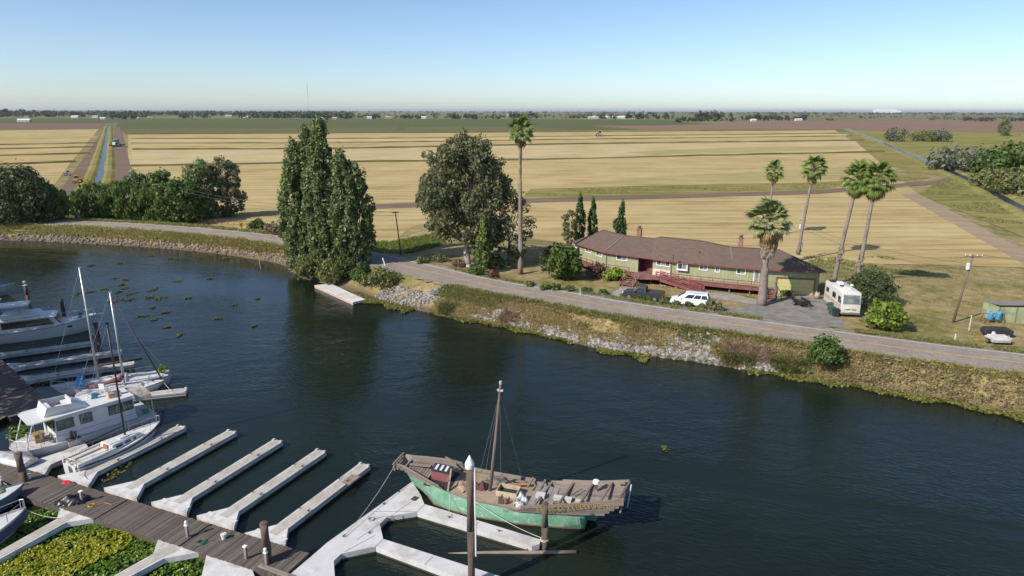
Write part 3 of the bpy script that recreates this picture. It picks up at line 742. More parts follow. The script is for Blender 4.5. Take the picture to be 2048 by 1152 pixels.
# ------------------------------------------------------------------ palms
petm = simple('palm_petiole', (0.22, 0.24, 0.07), 0.6)
L_palm = leafmat('palm_green', [(0.06, 0.10, 0.018), (0.10, 0.15, 0.03), (0.17, 0.2, 0.06)], rough=0.4)
L_palmo = leafmat('palm_grey_green', [(0.11, 0.15, 0.05), (0.17, 0.2, 0.08), (0.25, 0.27, 0.13)], rough=0.4)
L_pdry = leafmat('palm_dry', [(0.16, 0.10, 0.045), (0.26, 0.17, 0.08), (0.34, 0.25, 0.14)], rough=0.8)
L_pgrey = leafmat('palm_dead', [(0.14, 0.11, 0.085), (0.23, 0.19, 0.15), (0.30, 0.26, 0.21)], rough=0.9)
palmbark = simple('palm_bark', (0.25, 0.205, 0.175), 0.95, scale=3, stretch=(0.3, 0.3, 4), bumps=0.6, dark=(0.16, 0.12, 0.1))
def fan_mesh(name, pet, rad, seg, droop, mat, seed, spread=2.5):
    """fan leaf along +X: stalk, then pleated fingers that droop at the tip"""
    rr = random.Random(seed); mb = MB()
    mb.beam((0, 0, 0), (pet, 0, 0.0), 0.05, 0.03)
    for k in range(seg):
        a = (k / (seg - 1) - 0.5) * spread; L = rad * (1 - 0.22 * abs(a) / 1.3) * rr.uniform(0.85, 1.1)
        dx, dy = math.cos(a), math.sin(a); wv = rad * 0.085
        px_, py_ = -dy * wv, dx * wv; m = (pet + dx * L * 0.6, dy * L * 0.6, 0.06 * rad - droop * 0.12 * L)
        e = (pet + dx * L * 0.96, dy * L * 0.96, -droop * L * 0.5)
        mb.add([(pet, 0, 0), (m[0] - px_, m[1] - py_, m[2] - 0.02), (m[0], m[1], m[2] + 0.05 * rad), (m[0] + px_, m[1] + py_, m[2] - 0.02), e], [(0, 1, 2), (0, 2, 3), (1, 4, 2), (2, 4, 3)])
    return mb.mesh(name, mat)
FAN = [fan_mesh('frond', 1.15, 1.05, 13, 0.8, L_palm, 1), fan_mesh('frond', 1.0, 0.95, 12, 1.1, L_palm, 2)]
FANO = [fan_mesh('frond', 1.3, 1.15, 15, 0.5, L_palmo, 3), fan_mesh('frond', 1.2, 1.05, 14, 0.8, L_palmo, 4)]
FAND = [fan_mesh('dry_frond', 0.9, 1.0, 9, 0.9, L_pdry, 5, 1.6), fan_mesh('dry_frond', 0.8, 0.9, 9, 0.6, L_pdry, 6, 1.2)]
FANG = [fan_mesh('dead_frond', 0.7, 0.95, 8, 0.4, L_pgrey, 7, 1.0), fan_mesh('dead_frond', 0.6, 0.8, 7, 0.3, L_pgrey, 8, 0.8)]
def palm(base, h, r0, r1, label, seed, green=FAN, ng=34, nd=14, scale=1.0, skirt=0.0, lean=(0, 0), low_boots=None, wind=0.0, gr=125, d0=48):
    rr = random.Random(seed)
    t = empty('fan_palm', base, 0, label, 'palm tree', 'fan palms')
    pts = []; rs = []
    for i in range(12):
        q = i / 11
        pts.append((lean[0] * q ** 1.4 + 0.05 * math.sin(5 * q + seed), lean[1] * q ** 1.4, h * q - 0.1 * (i == 0))); rs.append((r1 + (r0 - r1) * (1 - q) ** 1.6) * (1.18 if i == 0 else 1) )
    MB().tube(pts, rs, 12).build('trunk', palmbark, t, smooth=True)
    top = Vector(pts[-1])
    def frond(meshes, nm, az, el, p, s, roll=0.0):
        o = link_mesh(nm, rr.choice(meshes), None, t)
        o.location = p; o.rotation_euler = (roll, -el, az); o.scale = (s, s, s)
    for k in range(ng):
        q = k / ng; el = R(82) - q * R(gr) + rr.uniform(-.12, .12); az = k * 2.39996 + rr.uniform(-.2, .2)
        if wind: az = az - wind * math.sin(az) * 0.5
        frond(green, 'frond', az, el, top + Vector((0, 0, 0.25 - q * 0.6)) , scale * rr.uniform(0.85, 1.1), rr.uniform(-.5, .5))
    for k in range(nd):
        q = k / max(1, nd); az = k * 2.39996 + 1
        frond(FAND, 'dry_frond', az, R(-d0) - q * R(76 - d0), top + Vector((0, 0, -0.3 - 0.5 * q)), scale * rr.uniform(0.8, 1.05), rr.uniform(-.4, .4))
    if skirt:
        n = int(34 * skirt)
        for k in range(n):
            q = k / n; az = k * 2.39996
            p = top + Vector((math.cos(az) * r1, math.sin(az) * r1, -0.5 - q * skirt))
            frond(FAND if q < 0.45 else FANG, 'dry_frond' if q < 0.45 else 'dead_frond', az, R(-62) - rr.uniform(0.05, 0.35), p, scale * rr.uniform(0.75, 1.1) * (1 - 0.35 * q), rr.uniform(-.4, .4))
    if low_boots:
        for k in range(26):
            q = rr.uniform(0, 1); az = k * 2.4; z = low_boots[0] + q * low_boots[1]; f = z / h
            frond(FANG, 'dead_frond', az, R(-70) - rr.uniform(-.2, .3), Vector((lean[0] * f ** 1.4 + math.cos(az) * r0 * 0.8, lean[1] * f ** 1.4 + math.sin(az) * r0 * 0.8, z)), 0.62 * rr.uniform(0.7, 1.1))
    return t
palm(on(1040, 548), 22.2, 0.40, 0.24, 'very tall slender palm beside the eucalyptus, its crown above the horizon', 1, nd=14, ng=44, scale=1.12, wind=0.7)
palm(on(1523, 608), 11.2, 0.62, 0.42, 'thick trunked palm with a shaggy golden skirt standing in front of the garage', 2, green=FANO, ng=50, nd=64, scale=1.42, skirt=3.2, gr=98, d0=18)
palm(G(1534, 470, 0.3), 14.2, 0.28, 0.2, 'smallest looking palm, behind the house left of the other back palms', 3, ng=38, nd=14, scale=1.15, wind=0.5)
palm(G(1597, 505, 1.5), 15.6, 0.33, 0.21, 'tall palm behind the garage next to the thin utility pole', 4, ng=42, nd=18, scale=1.25, low_boots=(0.6, 2.6), lean=(0.9, 0), wind=0.5)
palm(G(1668, 566, 1.7), 15.8, 0.34, 0.21, 'left one of two close leaning palms behind the motorhome', 5, ng=42, nd=26, scale=1.3, low_boots=(4.5, 1.8), lean=(1.5, 0), wind=0.4)
palm(G(1712, 572, 1.8), 15.8, 0.36, 0.22, 'right one of two close leaning palms behind the round bush', 6, ng=44, nd=26, scale=1.38, low_boots=(3.4, 2.2), lean=(1.0, 0.3), wind=0.4)

# ------------------------------------------------------------------ bank: riprap, grasses, mats of water plants
t_ = (1 + 5 ** 0.5) / 2
ICO_V = np.array([(-1, t_, 0), (1, t_, 0), (-1, -t_, 0), (1, -t_, 0), (0, -1, t_), (0, 1, t_), (0, -1, -t_), (0, 1, -t_), (t_, 0, -1), (t_, 0, 1), (-t_, 0, -1), (-t_, 0, 1)], float) / 1.9
ICO_F = np.array([(0, 11, 5), (0, 5, 1), (0, 1, 7), (0, 7, 10), (0, 10, 11), (1, 5, 9), (5, 11, 4), (11, 10, 2), (10, 7, 6), (7, 1, 8), (3, 9, 4), (3, 4, 2), (3, 2, 6), (3, 6, 8), (3, 8, 9), (4, 9, 5), (2, 4, 11), (6, 2, 10), (8, 6, 7), (9, 8, 1)])
def rocks(P, size, rng):
    n = len(P)
    V = ICO_V[None] * rng.uniform(0.65, 1.25, (n, 12, 1))
    V = V * (size * (0.45 + 1.2 * rng.uniform(0, 1, (n, 1, 1)) ** 2.2)) * rng.uniform(0.6, 1.3, (n, 1, 3))
    a = rng.uniform(0, 6.283, n); c, s = np.cos(a)[:, None], np.sin(a)[:, None]
    X = V[:, :, 0] * c - V[:, :, 1] * s; Y = V[:, :, 0] * s + V[:, :, 1] * c
    V = np.stack([X, Y, V[:, :, 2] * 0.8], 2) + P[:, None, :]
    F = (ICO_F[None] + (np.arange(n) * 12)[:, None, None]).reshape(-1, 3)
    return V.reshape(-1, 3), F
def along_bank(n, rng, x0, x1, f0, f1):
    """random points on the bank: fraction 0 = waterline, 1 = road edge; x range of the shore in metres"""
    S = np.array([(p.x, p.y) for p in SHORE]); S = np.concatenate([S[k] + (S[k + 1] - S[k]) * np.linspace(0, 1, 9)[:, None] for k in range(len(S) - 1)]); m = (S[:, 0] > x0) & (S[:, 0] < x1); S = S[m]
    Rr = np.array([(p.x, p.y) for p in offset_line(ROADC, -3.5)]); Rr = np.concatenate([Rr[k] + (Rr[k + 1] - Rr[k]) * np.linspace(0, 1, 12)[:, None] for k in range(len(Rr) - 1) if -150 < Rr[k][0] < 90])
    k = rng.uniform(0, len(S) - 1.001, n); i = k.astype(int); fr = (k - i)[:, None]
    A = S[i] * (1 - fr) + S[i + 1] * fr
    d = ((A[:, None, :] - Rr[None]) ** 2).sum(2); B = Rr[d.argmin(1)]
    f = rng.uniform(f0, f1, (n, 1)); Q = A * (1 - f) + B * f + rng.normal(0, 0.15, (n, 2))
    return np.column_stack([Q, height(Q[:, 0], Q[:, 1])])
def mask(P, sc_, thr, seed):
    v = np.sin(P[:, 0] * sc_ + seed) * np.cos(P[:, 1] * sc_ * 1.3 + seed * 2) + 0.5 * np.sin(P[:, 0] * sc_ * 2.3 + P[:, 1] * sc_ * 1.9 + seed)
    return P[v > thr]
rockm = leafmat('riprap_stone', [(0.17, 0.15, 0.135), (0.27, 0.245, 0.225), (0.36, 0.335, 0.31), (0.42, 0.395, 0.37)], rough=0.9, trans=0.0, gain=0.8)
rockb = leafmat('brown_stone', [(0.15, 0.115, 0.09), (0.235, 0.185, 0.15), (0.31, 0.25, 0.21)], rough=0.9, trans=0.0, gain=0.8)
rg = np.random.default_rng(5)
Pm = np.vstack([along_bank(2400, rg, -135, -44, 0.02, 0.42), along_bank(500, rg, -44, -36, 0.0, 0.4)])
V, F = rocks(Pm, 0.27, rg); tag(np_mesh('riprap', V, F, rockb), 'band of brown grey riprap stones along the far left waterline', 'rocks', kind='stuff')
Pm = np.vstack([along_bank(500, rg, -21, -13, 0.05, 0.55), along_bank(460, rg, -14.5, -10.5, 0.3, 0.78), mask(along_bank(900, rg, -6, 3, 0.12, 0.52), 0.9, -0.3, 4), mask(along_bank(1000, rg, 3, 13, 0.02, 0.3), 0.8, -0.5, 5), mask(along_bank(2200, rg, 11, 26, 0.02, 0.42), 0.6, -0.7, 6), along_bank(650, rg, 17.5, 22.5, 0.32, 0.78), mask(along_bank(300, rg, 26, 31, 0.05, 0.25), 0.8, 0, 7)])
V, F = rocks(Pm, 0.22, rg); tag(np_mesh('riprap', V, F, rockm), 'grey riprap stones on the bank below the house', 'rocks', kind='stuff')

L_raft = leafmat('raft_leaf', [(0.09, 0.11, 0.025), (0.13, 0.15, 0.035), (0.18, 0.17, 0.06), (0.16, 0.12, 0.06)], rough=0.5, gain=1.0)
def floor_leaves(Q, z, size, rng, per=3, tilt=0.5):
    n = len(Q) * per; idx = np.repeat(np.arange(len(Q)), per)
    pos = np.column_stack([Q[idx] + rng.normal(0, size * 0.8, (n, 2)), z + rng.uniform(0.02, size * 1.1, n)])
    nrm = np.column_stack([rng.normal(0, tilt, (n, 2)), np.ones(n)]); nrm /= np.linalg.norm(nrm, axis=1, keepdims=True)
    a = np.cross(nrm, unit(rng, n)); a /= np.linalg.norm(a, axis=1, keepdims=True); b = np.cross(nrm, a)
    s = size * rng.uniform(0.6, 1.3, (n, 1))
    V = np.stack([pos + a * s, pos + b * s * 0.75 + nrm * s * 0.15, pos - a * s, pos - b * s * 0.75 + nrm * s * 0.15], 1).reshape(-1, 3)
    return V, np.arange(n * 4).reshape(-1, 4)
def in_poly(Q, poly):
    x, y = Q[:, 0], Q[:, 1]; ins = np.zeros(len(Q), bool); n = len(poly)
    for i in range(n):
        (x0, y0), (x1, y1) = poly[i], poly[(i + 1) % n]
        if y0 == y1: continue
        c = ((y0 > y) != (y1 > y)) & (x < (x1 - x0) * (y - y0) / (y1 - y0) + x0); ins ^= c
    return ins
def fill(poly, dens, rng):
    p = np.array(poly); lo, hi = p.min(0), p.max(0); n = int(dens * (hi - lo).prod())
    Q = rng.uniform(lo, hi, (n, 2)); return Q[in_poly(Q, [tuple(q) for q in poly])]
def tufts(P, h, rng, blades=9, spread=0.25, width=0.05, lean=1.1):
    h = h * 0.75; blades = int(blades * 1.4); width = width * 0.62
    n = len(P); N = n * blades; idx = np.repeat(np.arange(n), blades)
    a = rng.uniform(0, 6.283, N); rr = rng.uniform(0, spread, N)
    b0 = P[idx] + np.stack([np.cos(a) * rr, np.sin(a) * rr, np.full(N, -0.05)], 1)
    L = h * rng.uniform(0.5, 1.25, N); ln = L * rng.uniform(0.1, lean, N); a2 = a + rng.normal(0, 0.7, N)
    tip = b0 + np.stack([np.cos(a2) * ln, np.sin(a2) * ln, L], 1)
    sd = np.stack([-np.sin(a2 + 0.8), np.cos(a2 + 0.8), np.zeros(N)], 1) * width * rng.uniform(0.6, 1.4, (N, 1))
    mid = (b0 + tip) / 2 + np.stack([np.zeros(N), np.zeros(N), L * 0.12], 1)
    V = np.stack([b0 - sd * 0.6, mid - sd, tip, mid + sd], 1).reshape(-1, 3)
    return V, np.arange(N * 4).reshape(-1, 4)
L_gdry = leafmat('dry_grass', [(0.30, 0.23, 0.11), (0.39, 0.30, 0.15), (0.47, 0.38, 0.21), (0.32, 0.30, 0.11)], rough=0.8, trans=0.45, gain=1.3)
L_ggrn = leafmat('green_grass', [(0.12, 0.14, 0.04), (0.17, 0.185, 0.055), (0.24, 0.23, 0.085), (0.33, 0.28, 0.13)], rough=0.7, trans=0.5, gain=1.45)
L_gyel = leafmat('yellow_grass', [(0.19, 0.185, 0.05), (0.27, 0.24, 0.08), (0.36, 0.30, 0.13), (0.20, 0.20, 0.07)], rough=0.7, trans=0.5, gain=1.4)
L_reed = leafmat('brown_reed', [(0.19, 0.12, 0.085), (0.25, 0.17, 0.115), (0.30, 0.22, 0.14)], rough=0.8, trans=0.2)
def grass(name, label, P, h, mat, seed, **kw):
    V, F = tufts(P, h, np.random.default_rng(seed), **kw)
    return tag(np_mesh(name, V, F, mat), label, 'grass', kind='stuff')
grass('bank_grass', 'yellow green weeds along the top of the far left bank', along_bank(2600, rg, -140, -40, 0.35, 0.98), 0.75, L_gyel, 1, blades=10, spread=0.5, width=0.12)
P_ = along_bank(6500, rg, -12, 35, 0.2, 0.96); P_ = P_[~((P_[:, 0] > 17) & (P_[:, 0] < 22.5) & (rg.uniform(0, 1, len(P_)) < 0.75))]
grass('bank_grass', 'dry tan grass covering the bank below the road', mask(P_, 0.35, -0.6, 1), 0.5, L_gdry, 2, blades=10, spread=0.35, width=0.07)
grass('bank_grass', 'thin dry grass filling the bare patches of the bank', along_bank(2600, rg, -12, 62, 0.08, 0.95), 0.3, L_gdry, 31, blades=9, spread=0.4, width=0.06)
grass('drift_reed', 'broken dry reeds washed up along the waterline', along_bank(900, rg, -14, 62, 0.0, 0.12), 0.25, L_gdry, 32, blades=8, spread=0.5, width=0.06, lean=2.5)
grass('bank_grass', 'green weeds along the upper edge of the bank below the road', np.vstack([along_bank(900, rg, -12, 33, 0.82, 1.0), along_bank(800, rg, -13, -3, 0.5, 0.95), mask(along_bank(900, rg, 2, 33, 0.3, 0.8), 0.7, 0.35, 3)]), 0.62, L_ggrn, 3, blades=10, spread=0.35, width=0.09)
grass('bank_reed', 'reddish brown grass patch on the bank right of the grey stones', np.vstack([along_bank(330, rg, 23, 28, 0.25, 0.6), along_bank(120, rg, -2, 0, 0.1, 0.4)]), 1.0, L_reed, 4, blades=12, spread=0.3, width=0.05)
grass('bank_reed', 'green reed clumps at the waterline of the bank', np.vstack([along_bank(110, rg, 23, 26, 0.05, 0.3), along_bank(130, rg, 27.5, 31, 0.05, 0.35), along_bank(60, rg, -10.5, -8.5, 0.0, 0.3)]), 1.1, L_oliv, 5, blades=14, spread=0.3, width=0.05)
# ice plant on the right bank
V, F = leaf_arrays([(p[0], p[1], p[2] + 0.08, 0.32, 0.32, 0.16) for p in along_bank(1500, rg, 33, 62, 0.12, 0.92)], 12, 0.13, rg, outward=0.4)
L_ice = leafmat('ice_plant', [(0.15, 0.10, 0.06), (0.25, 0.17, 0.11), (0.31, 0.24, 0.15), (0.17, 0.17, 0.055), (0.13, 0.14, 0.04)], rough=0.7, gain=1.25)
tag(np_mesh('ice_plant', V, F, L_ice), 'reddish tan ice plant carpet on the right bank', 'ground cover', kind='stuff')
grass('bank_grass', 'short olive grass along the road edge above the ice plant', along_bank(900, rg, 33, 62, 0.8, 1.0), 0.4, L_gyel, 6, blades=9, spread=0.4, width=0.1)
# road verge on the land side
def verge(n, rng, x0, x1, o0, o1):
    S = offset_line(ROADC, 3.4); S = [(p, q) for p, q in zip(ROADC, S) if x0 < p.x < x1]
    out = []
    for _ in range(n):
        p, q = S[rng.integers(len(S))]; d = (q - p).normalized(); o = rng.uniform(o0, o1)
        t = Vector((-d.y, d.x)) * rng.uniform(-1.3, 1.3)
        out.append((p.x + d.x * o + t.x, p.y + d.y * o + t.y))
    Q = np.array(out); return np.column_stack([Q, height(Q[:, 0], Q[:, 1])])
grass('verge_grass', 'green weeds along the land side of the left road', verge(1500, rg, -140, -26, 3.6, 9), 0.7, L_ggrn, 7, blades=9, spread=0.5, width=0.12)
grass('verge_grass', 'green grass strip along the land side of the right road', verge(1300, rg, 36, 62, 3.5, 5.2), 0.4, L_ggrn, 8, blades=9, spread=0.35, width=0.08)
grass('verge_grass', 'patchy grass between the road and the house drive', verge(900, rg, -12, 30, 3.5, 4.9), 0.35, L_ggrn, 9, blades=8, spread=0.3, width=0.07)
P_ = fill([tuple(G(q_, w_, 1.2).xy) for q_, w_ in ((712, 478), (890, 474), (878, 500), (812, 512), (735, 500))], 5, rg); dR, sR = seg_dist(ROADC, P_[:, 0], P_[:, 1]); P_ = P_[(dR * sR > 4.5)]
grass('meadow_grass', 'bright green tall grass between the poplars and the eucalyptus', np.column_stack([P_, height(P_[:, 0], P_[:, 1])]), 0.8, leafmat('meadow_leaf', [(0.12, 0.165, 0.03), (0.18, 0.22, 0.045), (0.26, 0.27, 0.08)], 0.7, 0.35, 1.1), 10, blades=9, spread=0.5, width=0.09)
P_ = np.column_stack([rg.uniform(48, 90, 5200), rg.uniform(70, 116, 5200)]); dR, sR = seg_dist(ROADC, P_[:, 0], P_[:, 1]); P_ = mask(P_[(dR * sR > 5.5)], 0.5, 0.3, 3)
grass('meadow_grass', 'patchy dry and green grass in the meadow right of the motorhome', np.column_stack([P_, height(P_[:, 0], P_[:, 1])]), 0.2, L_gyel, 11, blades=8, spread=0.5, width=0.07)

# floating plants
L_hya = leafmat('hyacinth_leaf', [(0.05, 0.10, 0.012), (0.10, 0.17, 0.02), (0.17, 0.25, 0.03)], rough=0.3)
L_hyy = leafmat('primrose_leaf', [(0.16, 0.18, 0.015), (0.26, 0.265, 0.02), (0.35, 0.335, 0.03), (0.19, 0.21, 0.025)], rough=0.45, gain=1.4)
L_hyo = leafmat('bank_mat_leaf', [(0.12, 0.14, 0.025), (0.18, 0.195, 0.04), (0.23, 0.22, 0.06), (0.20, 0.15, 0.07)], rough=0.5, gain=1.1)
def shore_band(n, rng, x0, x1, off):
    S = [p for p in SHORE if x0 < p.x < x1]; S2 = offset_line(S, -1.0); out = []
    for _ in range(n):
        i = rng.integers(len(S) - 1); f = rng.uniform(); p = S[i].lerp(S[i + 1], f); d = (S2[i] - S[i])
        k = rng.uniform(-0.4, off * (0.55 + 0.45 * math.sin(p.x * 1.3) * math.sin(p.x * 0.47 + 1)))
        out.append((p.x + d.x * k, p.y + d.y * k))
    return np.array(out)
V, F = floor_leaves(np.vstack([shore_band(3600, rg, -24, -12, 2.8), shore_band(1900, rg, -12, 8, 1.2)]), 0.02, 0.15, rg)
tag(np_mesh('water_plants', V, F, L_hyo), 'yellow green water plants along the bank right of the platform', 'water plants', kind='stuff')
V, F = floor_leaves(shore_band(1700, rg, 9.5, 16.5, 2.4), 0.02, 0.15, rg)
tag(np_mesh('water_plants', V, F, L_hyo), 'bulging mat of water plants below the grey stones', 'water plants', kind='stuff')
V, F = floor_leaves(shore_band(5200, rg, 24, 60, 1.7), 0.02, 0.15, rg)
tag(np_mesh('water_plants', V, F, L_hyo), 'yellow green water plants along the right shore', 'water plants', kind='stuff')
RAFTS = [(262, 590, 16, 5), (236, 588, 6, 3), (256, 602, 22, 5), (300, 598, 26, 4), (322, 600, 16, 4), (355, 566, 13, 4), (375, 600, 9, 4), (283, 636, 18, 4), (310, 642, 15, 6), (305, 619, 8, 3), (305, 583, 14, 5), (240, 530, 14, 4), (230, 560, 9, 3), (253, 562, 10, 3), (160, 590, 14, 6), (180, 587, 12, 4), (335, 657, 10, 5), (330, 628, 10, 3), (208, 582, 11, 3), (245, 573, 10, 3), (182, 535, 9, 4), (360, 673, 6, 6), (435, 640, 12, 3), (508, 655, 8, 3), (470, 612, 6, 3), (1331, 897, 4, 2), (250, 580, 8, 3), (420, 560, 10, 2), (228, 607, 12, 3), (515, 600, 8, 2), (345, 520, 20, 3), (455, 520, 24, 3), (300, 515, 14, 3)]
RAFTS.sort()
ORD = ['leftmost'] + ['%s from the left' % w_ for w_ in 'second third fourth fifth sixth seventh eighth ninth tenth eleventh twelfth thirteenth fourteenth fifteenth sixteenth seventeenth eighteenth nineteenth twentieth'.split()] + ['%d from the left' % k for k in range(21, 40)]
for i, (px, py, rx, ry) in enumerate(RAFTS):
    c = G(px, py); e = G(px + rx, py); f = G(px, py - ry)
    rxm, rym = abs(e.x - c.x), max(0.5, abs(f.y - c.y))
    n = int(max(34, 18 * rxm * rym)); rxm *= 0.8; rym *= 0.8; a = rg.uniform(0, 6.283, n); q = np.sqrt(rg.uniform(0, 1, n)) * (0.75 + 0.35 * np.sin(a * 3 + i))
    Q = np.column_stack([q * np.cos(a) * rxm, q * np.sin(a) * rym])
    V, F = floor_leaves(Q, 0.0, 0.12, rg, per=3, tilt=0.25)
    o = np_mesh('floating_plants', V, F, L_raft); o.location = (c.x, c.y, 0)
    tag(o, ('tiny lone water plant drifting far out on the open slough' if px > 1000 else 'raft of green water plants, %s of those drifting on the slough' % (ORD[i] if i < 20 else 'twenty-%s from the left' % 'first second third fourth fifth sixth seventh eighth ninth tenth eleventh twelfth thirteenth'.split()[i - 20])), 'water plants', 'plant rafts drifting on the slough', 'stuff' if False else None)
# ------------------------------------------------------------------ yard hardscape
def drape(name, poly, mat, dz=0.03, step=1.0):
    """a flat patch that follows the terrain"""
    Q = []; lo = [min(p[k] for p in poly) for k in (0, 1)]; hi = [max(p[k] for p in poly) for k in (0, 1)]
    xs = np.arange(lo[0], hi[0] + step, step); ys = np.arange(lo[1], hi[1] + step, step)
    XX, YY = np.meshgrid(xs, ys); C = np.column_stack([(XX[:-1, :-1] + step / 2).ravel(), (YY[:-1, :-1] + step / 2).ravel()])
    ok = in_poly(C, [tuple(p) for p in poly]).reshape(len(ys) - 1, len(xs) - 1)
    Z = height(XX, YY) + dz; n = len(xs)
    V = np.column_stack([XX.ravel(), YY.ravel(), Z.ravel()])
    F = np.array([(j * n + i, j * n + i + 1, (j + 1) * n + i + 1, (j + 1) * n + i) for j in range(len(ys) - 1) for i in range(n - 1) if ok[j, i]])
    return tag(np_mesh(name, V, F, mat, smooth=True), kind='structure')
gravel = simple('drive_gravel', (0.235, 0.215, 0.195), 0.95, var=0.3, scale=0.9, bumps=0.4, dark=(0.15, 0.145, 0.10), dscale=0.7)
pad = simple('concrete_path', (0.33, 0.30, 0.265), 0.9, var=0.2, scale=1.0, dark=(0.25, 0.22, 0.18))
drape('driveway', [on(a, b).xy for a, b in [(1450, 617), (1560, 596), (1660, 596), (1672, 625), (1700, 655), (1640, 655), (1540, 640), (1450, 628)]], gravel, 0.035, 0.4)
drape('driveway', [on(a, b).xy for a, b in [(1040, 563), (1130, 575), (1230, 583), (1330, 598), (1450, 612), (1470, 628), (1400, 622), (1300, 609), (1200, 592), (1050, 571)]], gravel, 0.03, 0.4)
drape('path', [on(a, b).xy for a, b in [(1215, 590), (1243, 571), (1275, 573), (1262, 592), (1235, 598)]], pad, 0.045, 0.4)
drape('path', [on(a, b).xy for a, b in [(1400, 584), (1460, 585), (1520, 600), (1548, 604), (1500, 606), (1420, 594)]], pad, 0.04, 0.4)
drape('path', [on(a, b).xy for a, b in [(870, 537), (925, 540), (985, 552), (975, 557), (915, 549), (860, 540)]], pad, 0.03, 0.4)

# ------------------------------------------------------------------ the house
class Site:
    """parts given in world coordinates, hung under a thing standing at loc"""
    def __init__(s, root): s.root = root; s.off = Vector(root.location)
    def put(s, mb, name, mat, parent=None, smooth=False):
        mb.v = [(p[0] - s.off.x, p[1] - s.off.y, p[2] - s.off.z) for p in mb.v]
        return mb.build(name, mat, parent or s.root, smooth)
green = simple('green_siding', (0.335, 0.35, 0.205), 0.85, var=0.2, scale=2.2, stretch=(3, 3, 0.25), dark=(0.28, 0.28, 0.155))
pale_g = simple('pale_green_door', (0.53, 0.50, 0.21), 0.75, var=0.08, scale=1.0)
redp = simple('red_paint', (0.235, 0.062, 0.058), 0.75, var=0.3, scale=2.0, dark=(0.18, 0.10, 0.085))
redfloor = simple('red_deck_boards', (0.25, 0.09, 0.085), 0.85, var=0.3, scale=1.5, dark=(0.21, 0.15, 0.13))
woodgrey = simple('weathered_wood', (0.27, 0.22, 0.185), 0.9, var=0.3, scale=2.0, stretch=(0.4, 4, 4), dark=(0.17, 0.13, 0.11))
whitep = simple('white_trim', (0.78, 0.77, 0.74), 0.6, var=0.08)
brick = simple('chimney_brick', (0.30, 0.145, 0.11), 0.9, var=0.35, scale=5)
winglass = glassmat('window_glass', (0.06, 0.07, 0.07), 0.08)
curtain = glassmat('curtained_glass', (0.17, 0.165, 0.16), 0.12)
def roof_mat():
    m, nt, bs = new_mat('shingles'); bs.inputs['Roughness'].default_value = 0.95; bs.inputs['Specular IOR Level'].default_value = 0.15
    pos = _n(nt, 'ShaderNodeNewGeometry').outputs['Position']
    a = noise(nt, 2.2, 4, pos, stretch=(0.5, 0.5, 6), rough=0.75); b = noise(nt, 0.25, 4, pos)
    sep = _n(nt, 'ShaderNodeSeparateXYZ'); nt.links.new(pos, sep.inputs[0])
    s = _n(nt, 'ShaderNodeMath', operation='MULTIPLY'); nt.links.new(sep.outputs[2], s.inputs[0]); s.inputs[1].default_value = 12.0
    fr = _n(nt, 'ShaderNodeMath', operation='FRACT'); nt.links.new(s.outputs[0], fr.inputs[0])
    c = ramp(nt, a, [(0.3, (0.115, 0.08, 0.062)), (0.7, (0.195, 0.14, 0.11))])
    c = mix(nt, ramp(nt, b, [(0.4, (0, 0, 0)), (0.7, (0.35, 0.35, 0.35))]), c, (0.13, 0.10, 0.085))
    nt.links.new(c, bs.inputs['Base Color']); bump(nt, bs, fr.outputs[0], 0.6, 0.03)
    return m
shing = roof_mat()
HZ0, FLOOR, EAVE = YARD_Z, 2.9, 5.55
E = [G(1145, 484, EAVE).xy, G(1208, 503, EAVE).xy, G(1303, 515, EAVE).xy, G(1341, 520, EAVE).xy, G(1452, 530, EAVE).xy, G(1530, 536, EAVE).xy, G(1652.6, 541, EAVE).xy]
RZ, RZH = 7.35, 7.8
Rg = [G(1207, 459.5, RZ), G(1248, 470, RZ), G(1307.6, 476, RZ), G(1321, 472.5, RZH), G(1402, 480, RZH), G(1460, 492, RZ), G(1556, 497, RZ)]
house = empty('ranch_house', (27.0, 96.0, YARD_Z), 0, 'long low green ranch house with brown shingle roof and red deck', 'house')
H = Site(house)
back = [Vector((r.x, r.y)) * 2 - e for r, e in zip(Rg, E)]
back = [Vector((r.x, r.y)) + (Vector((r.x, r.y)) - e).normalized() * 5.6 for r, e in zip(Rg, E)]
n_ = len(E); mb = MB()
vs = [(e.x, e.y, EAVE) for e in E] + [tuple(r) for r in Rg] + [(b.x, b.y, EAVE) for b in back]
fs = [(i, i + 1, n_ + i + 1, n_ + i) for i in range(n_ - 1)] + [(n_ + i, n_ + i + 1, 2 * n_ + i + 1, 2 * n_ + i) for i in range(n_ - 1)] + [(0, n_, 2 * n_), (n_ - 1, 3 * n_ - 1, 2 * n_ - 1)]
mb.add(vs, fs)
roof = H.put(mb, 'roof', shing)
sm = roof.modifiers.new('thick', 'SOLIDIFY'); sm.thickness = 0.1; sm.offset = -1
def band(pts, z0, z1, th, name, mat, site, parent=None):
    mb = MB()
    for a, b in zip(pts[:-1], pts[1:]): mb.beam((a.x, a.y, (z0 + z1) / 2), (b.x, b.y, (z0 + z1) / 2), th, z1 - z0)
    return site.put(mb, name, mat, parent)
fE = offset_line(E, -0.06)
band(fE, EAVE - 0.2, EAVE + 0.02, 0.06, 'fascia', redp, H, roof)
mb = MB(); mb.beam(Vector((E[1].x, E[1].y, EAVE + 0.06)), Rg[1] + Vector((0, 0, 0.06)), 0.22, 0.03); H.put(mb, 'valley_flashing', simple('roof_valley', (0.22, 0.16, 0.135), 0.9), roof)
mb = MB(); mb.beam(Vector((E[4].x + 1, E[4].y, EAVE + 0.07)), Rg[5] + Vector((0, 0, 0.06)), 0.16, 0.03); H.put(mb, 'valley_flashing', simple('roof_valley', (0.22, 0.16, 0.135), 0.9), roof)
mb = MB()
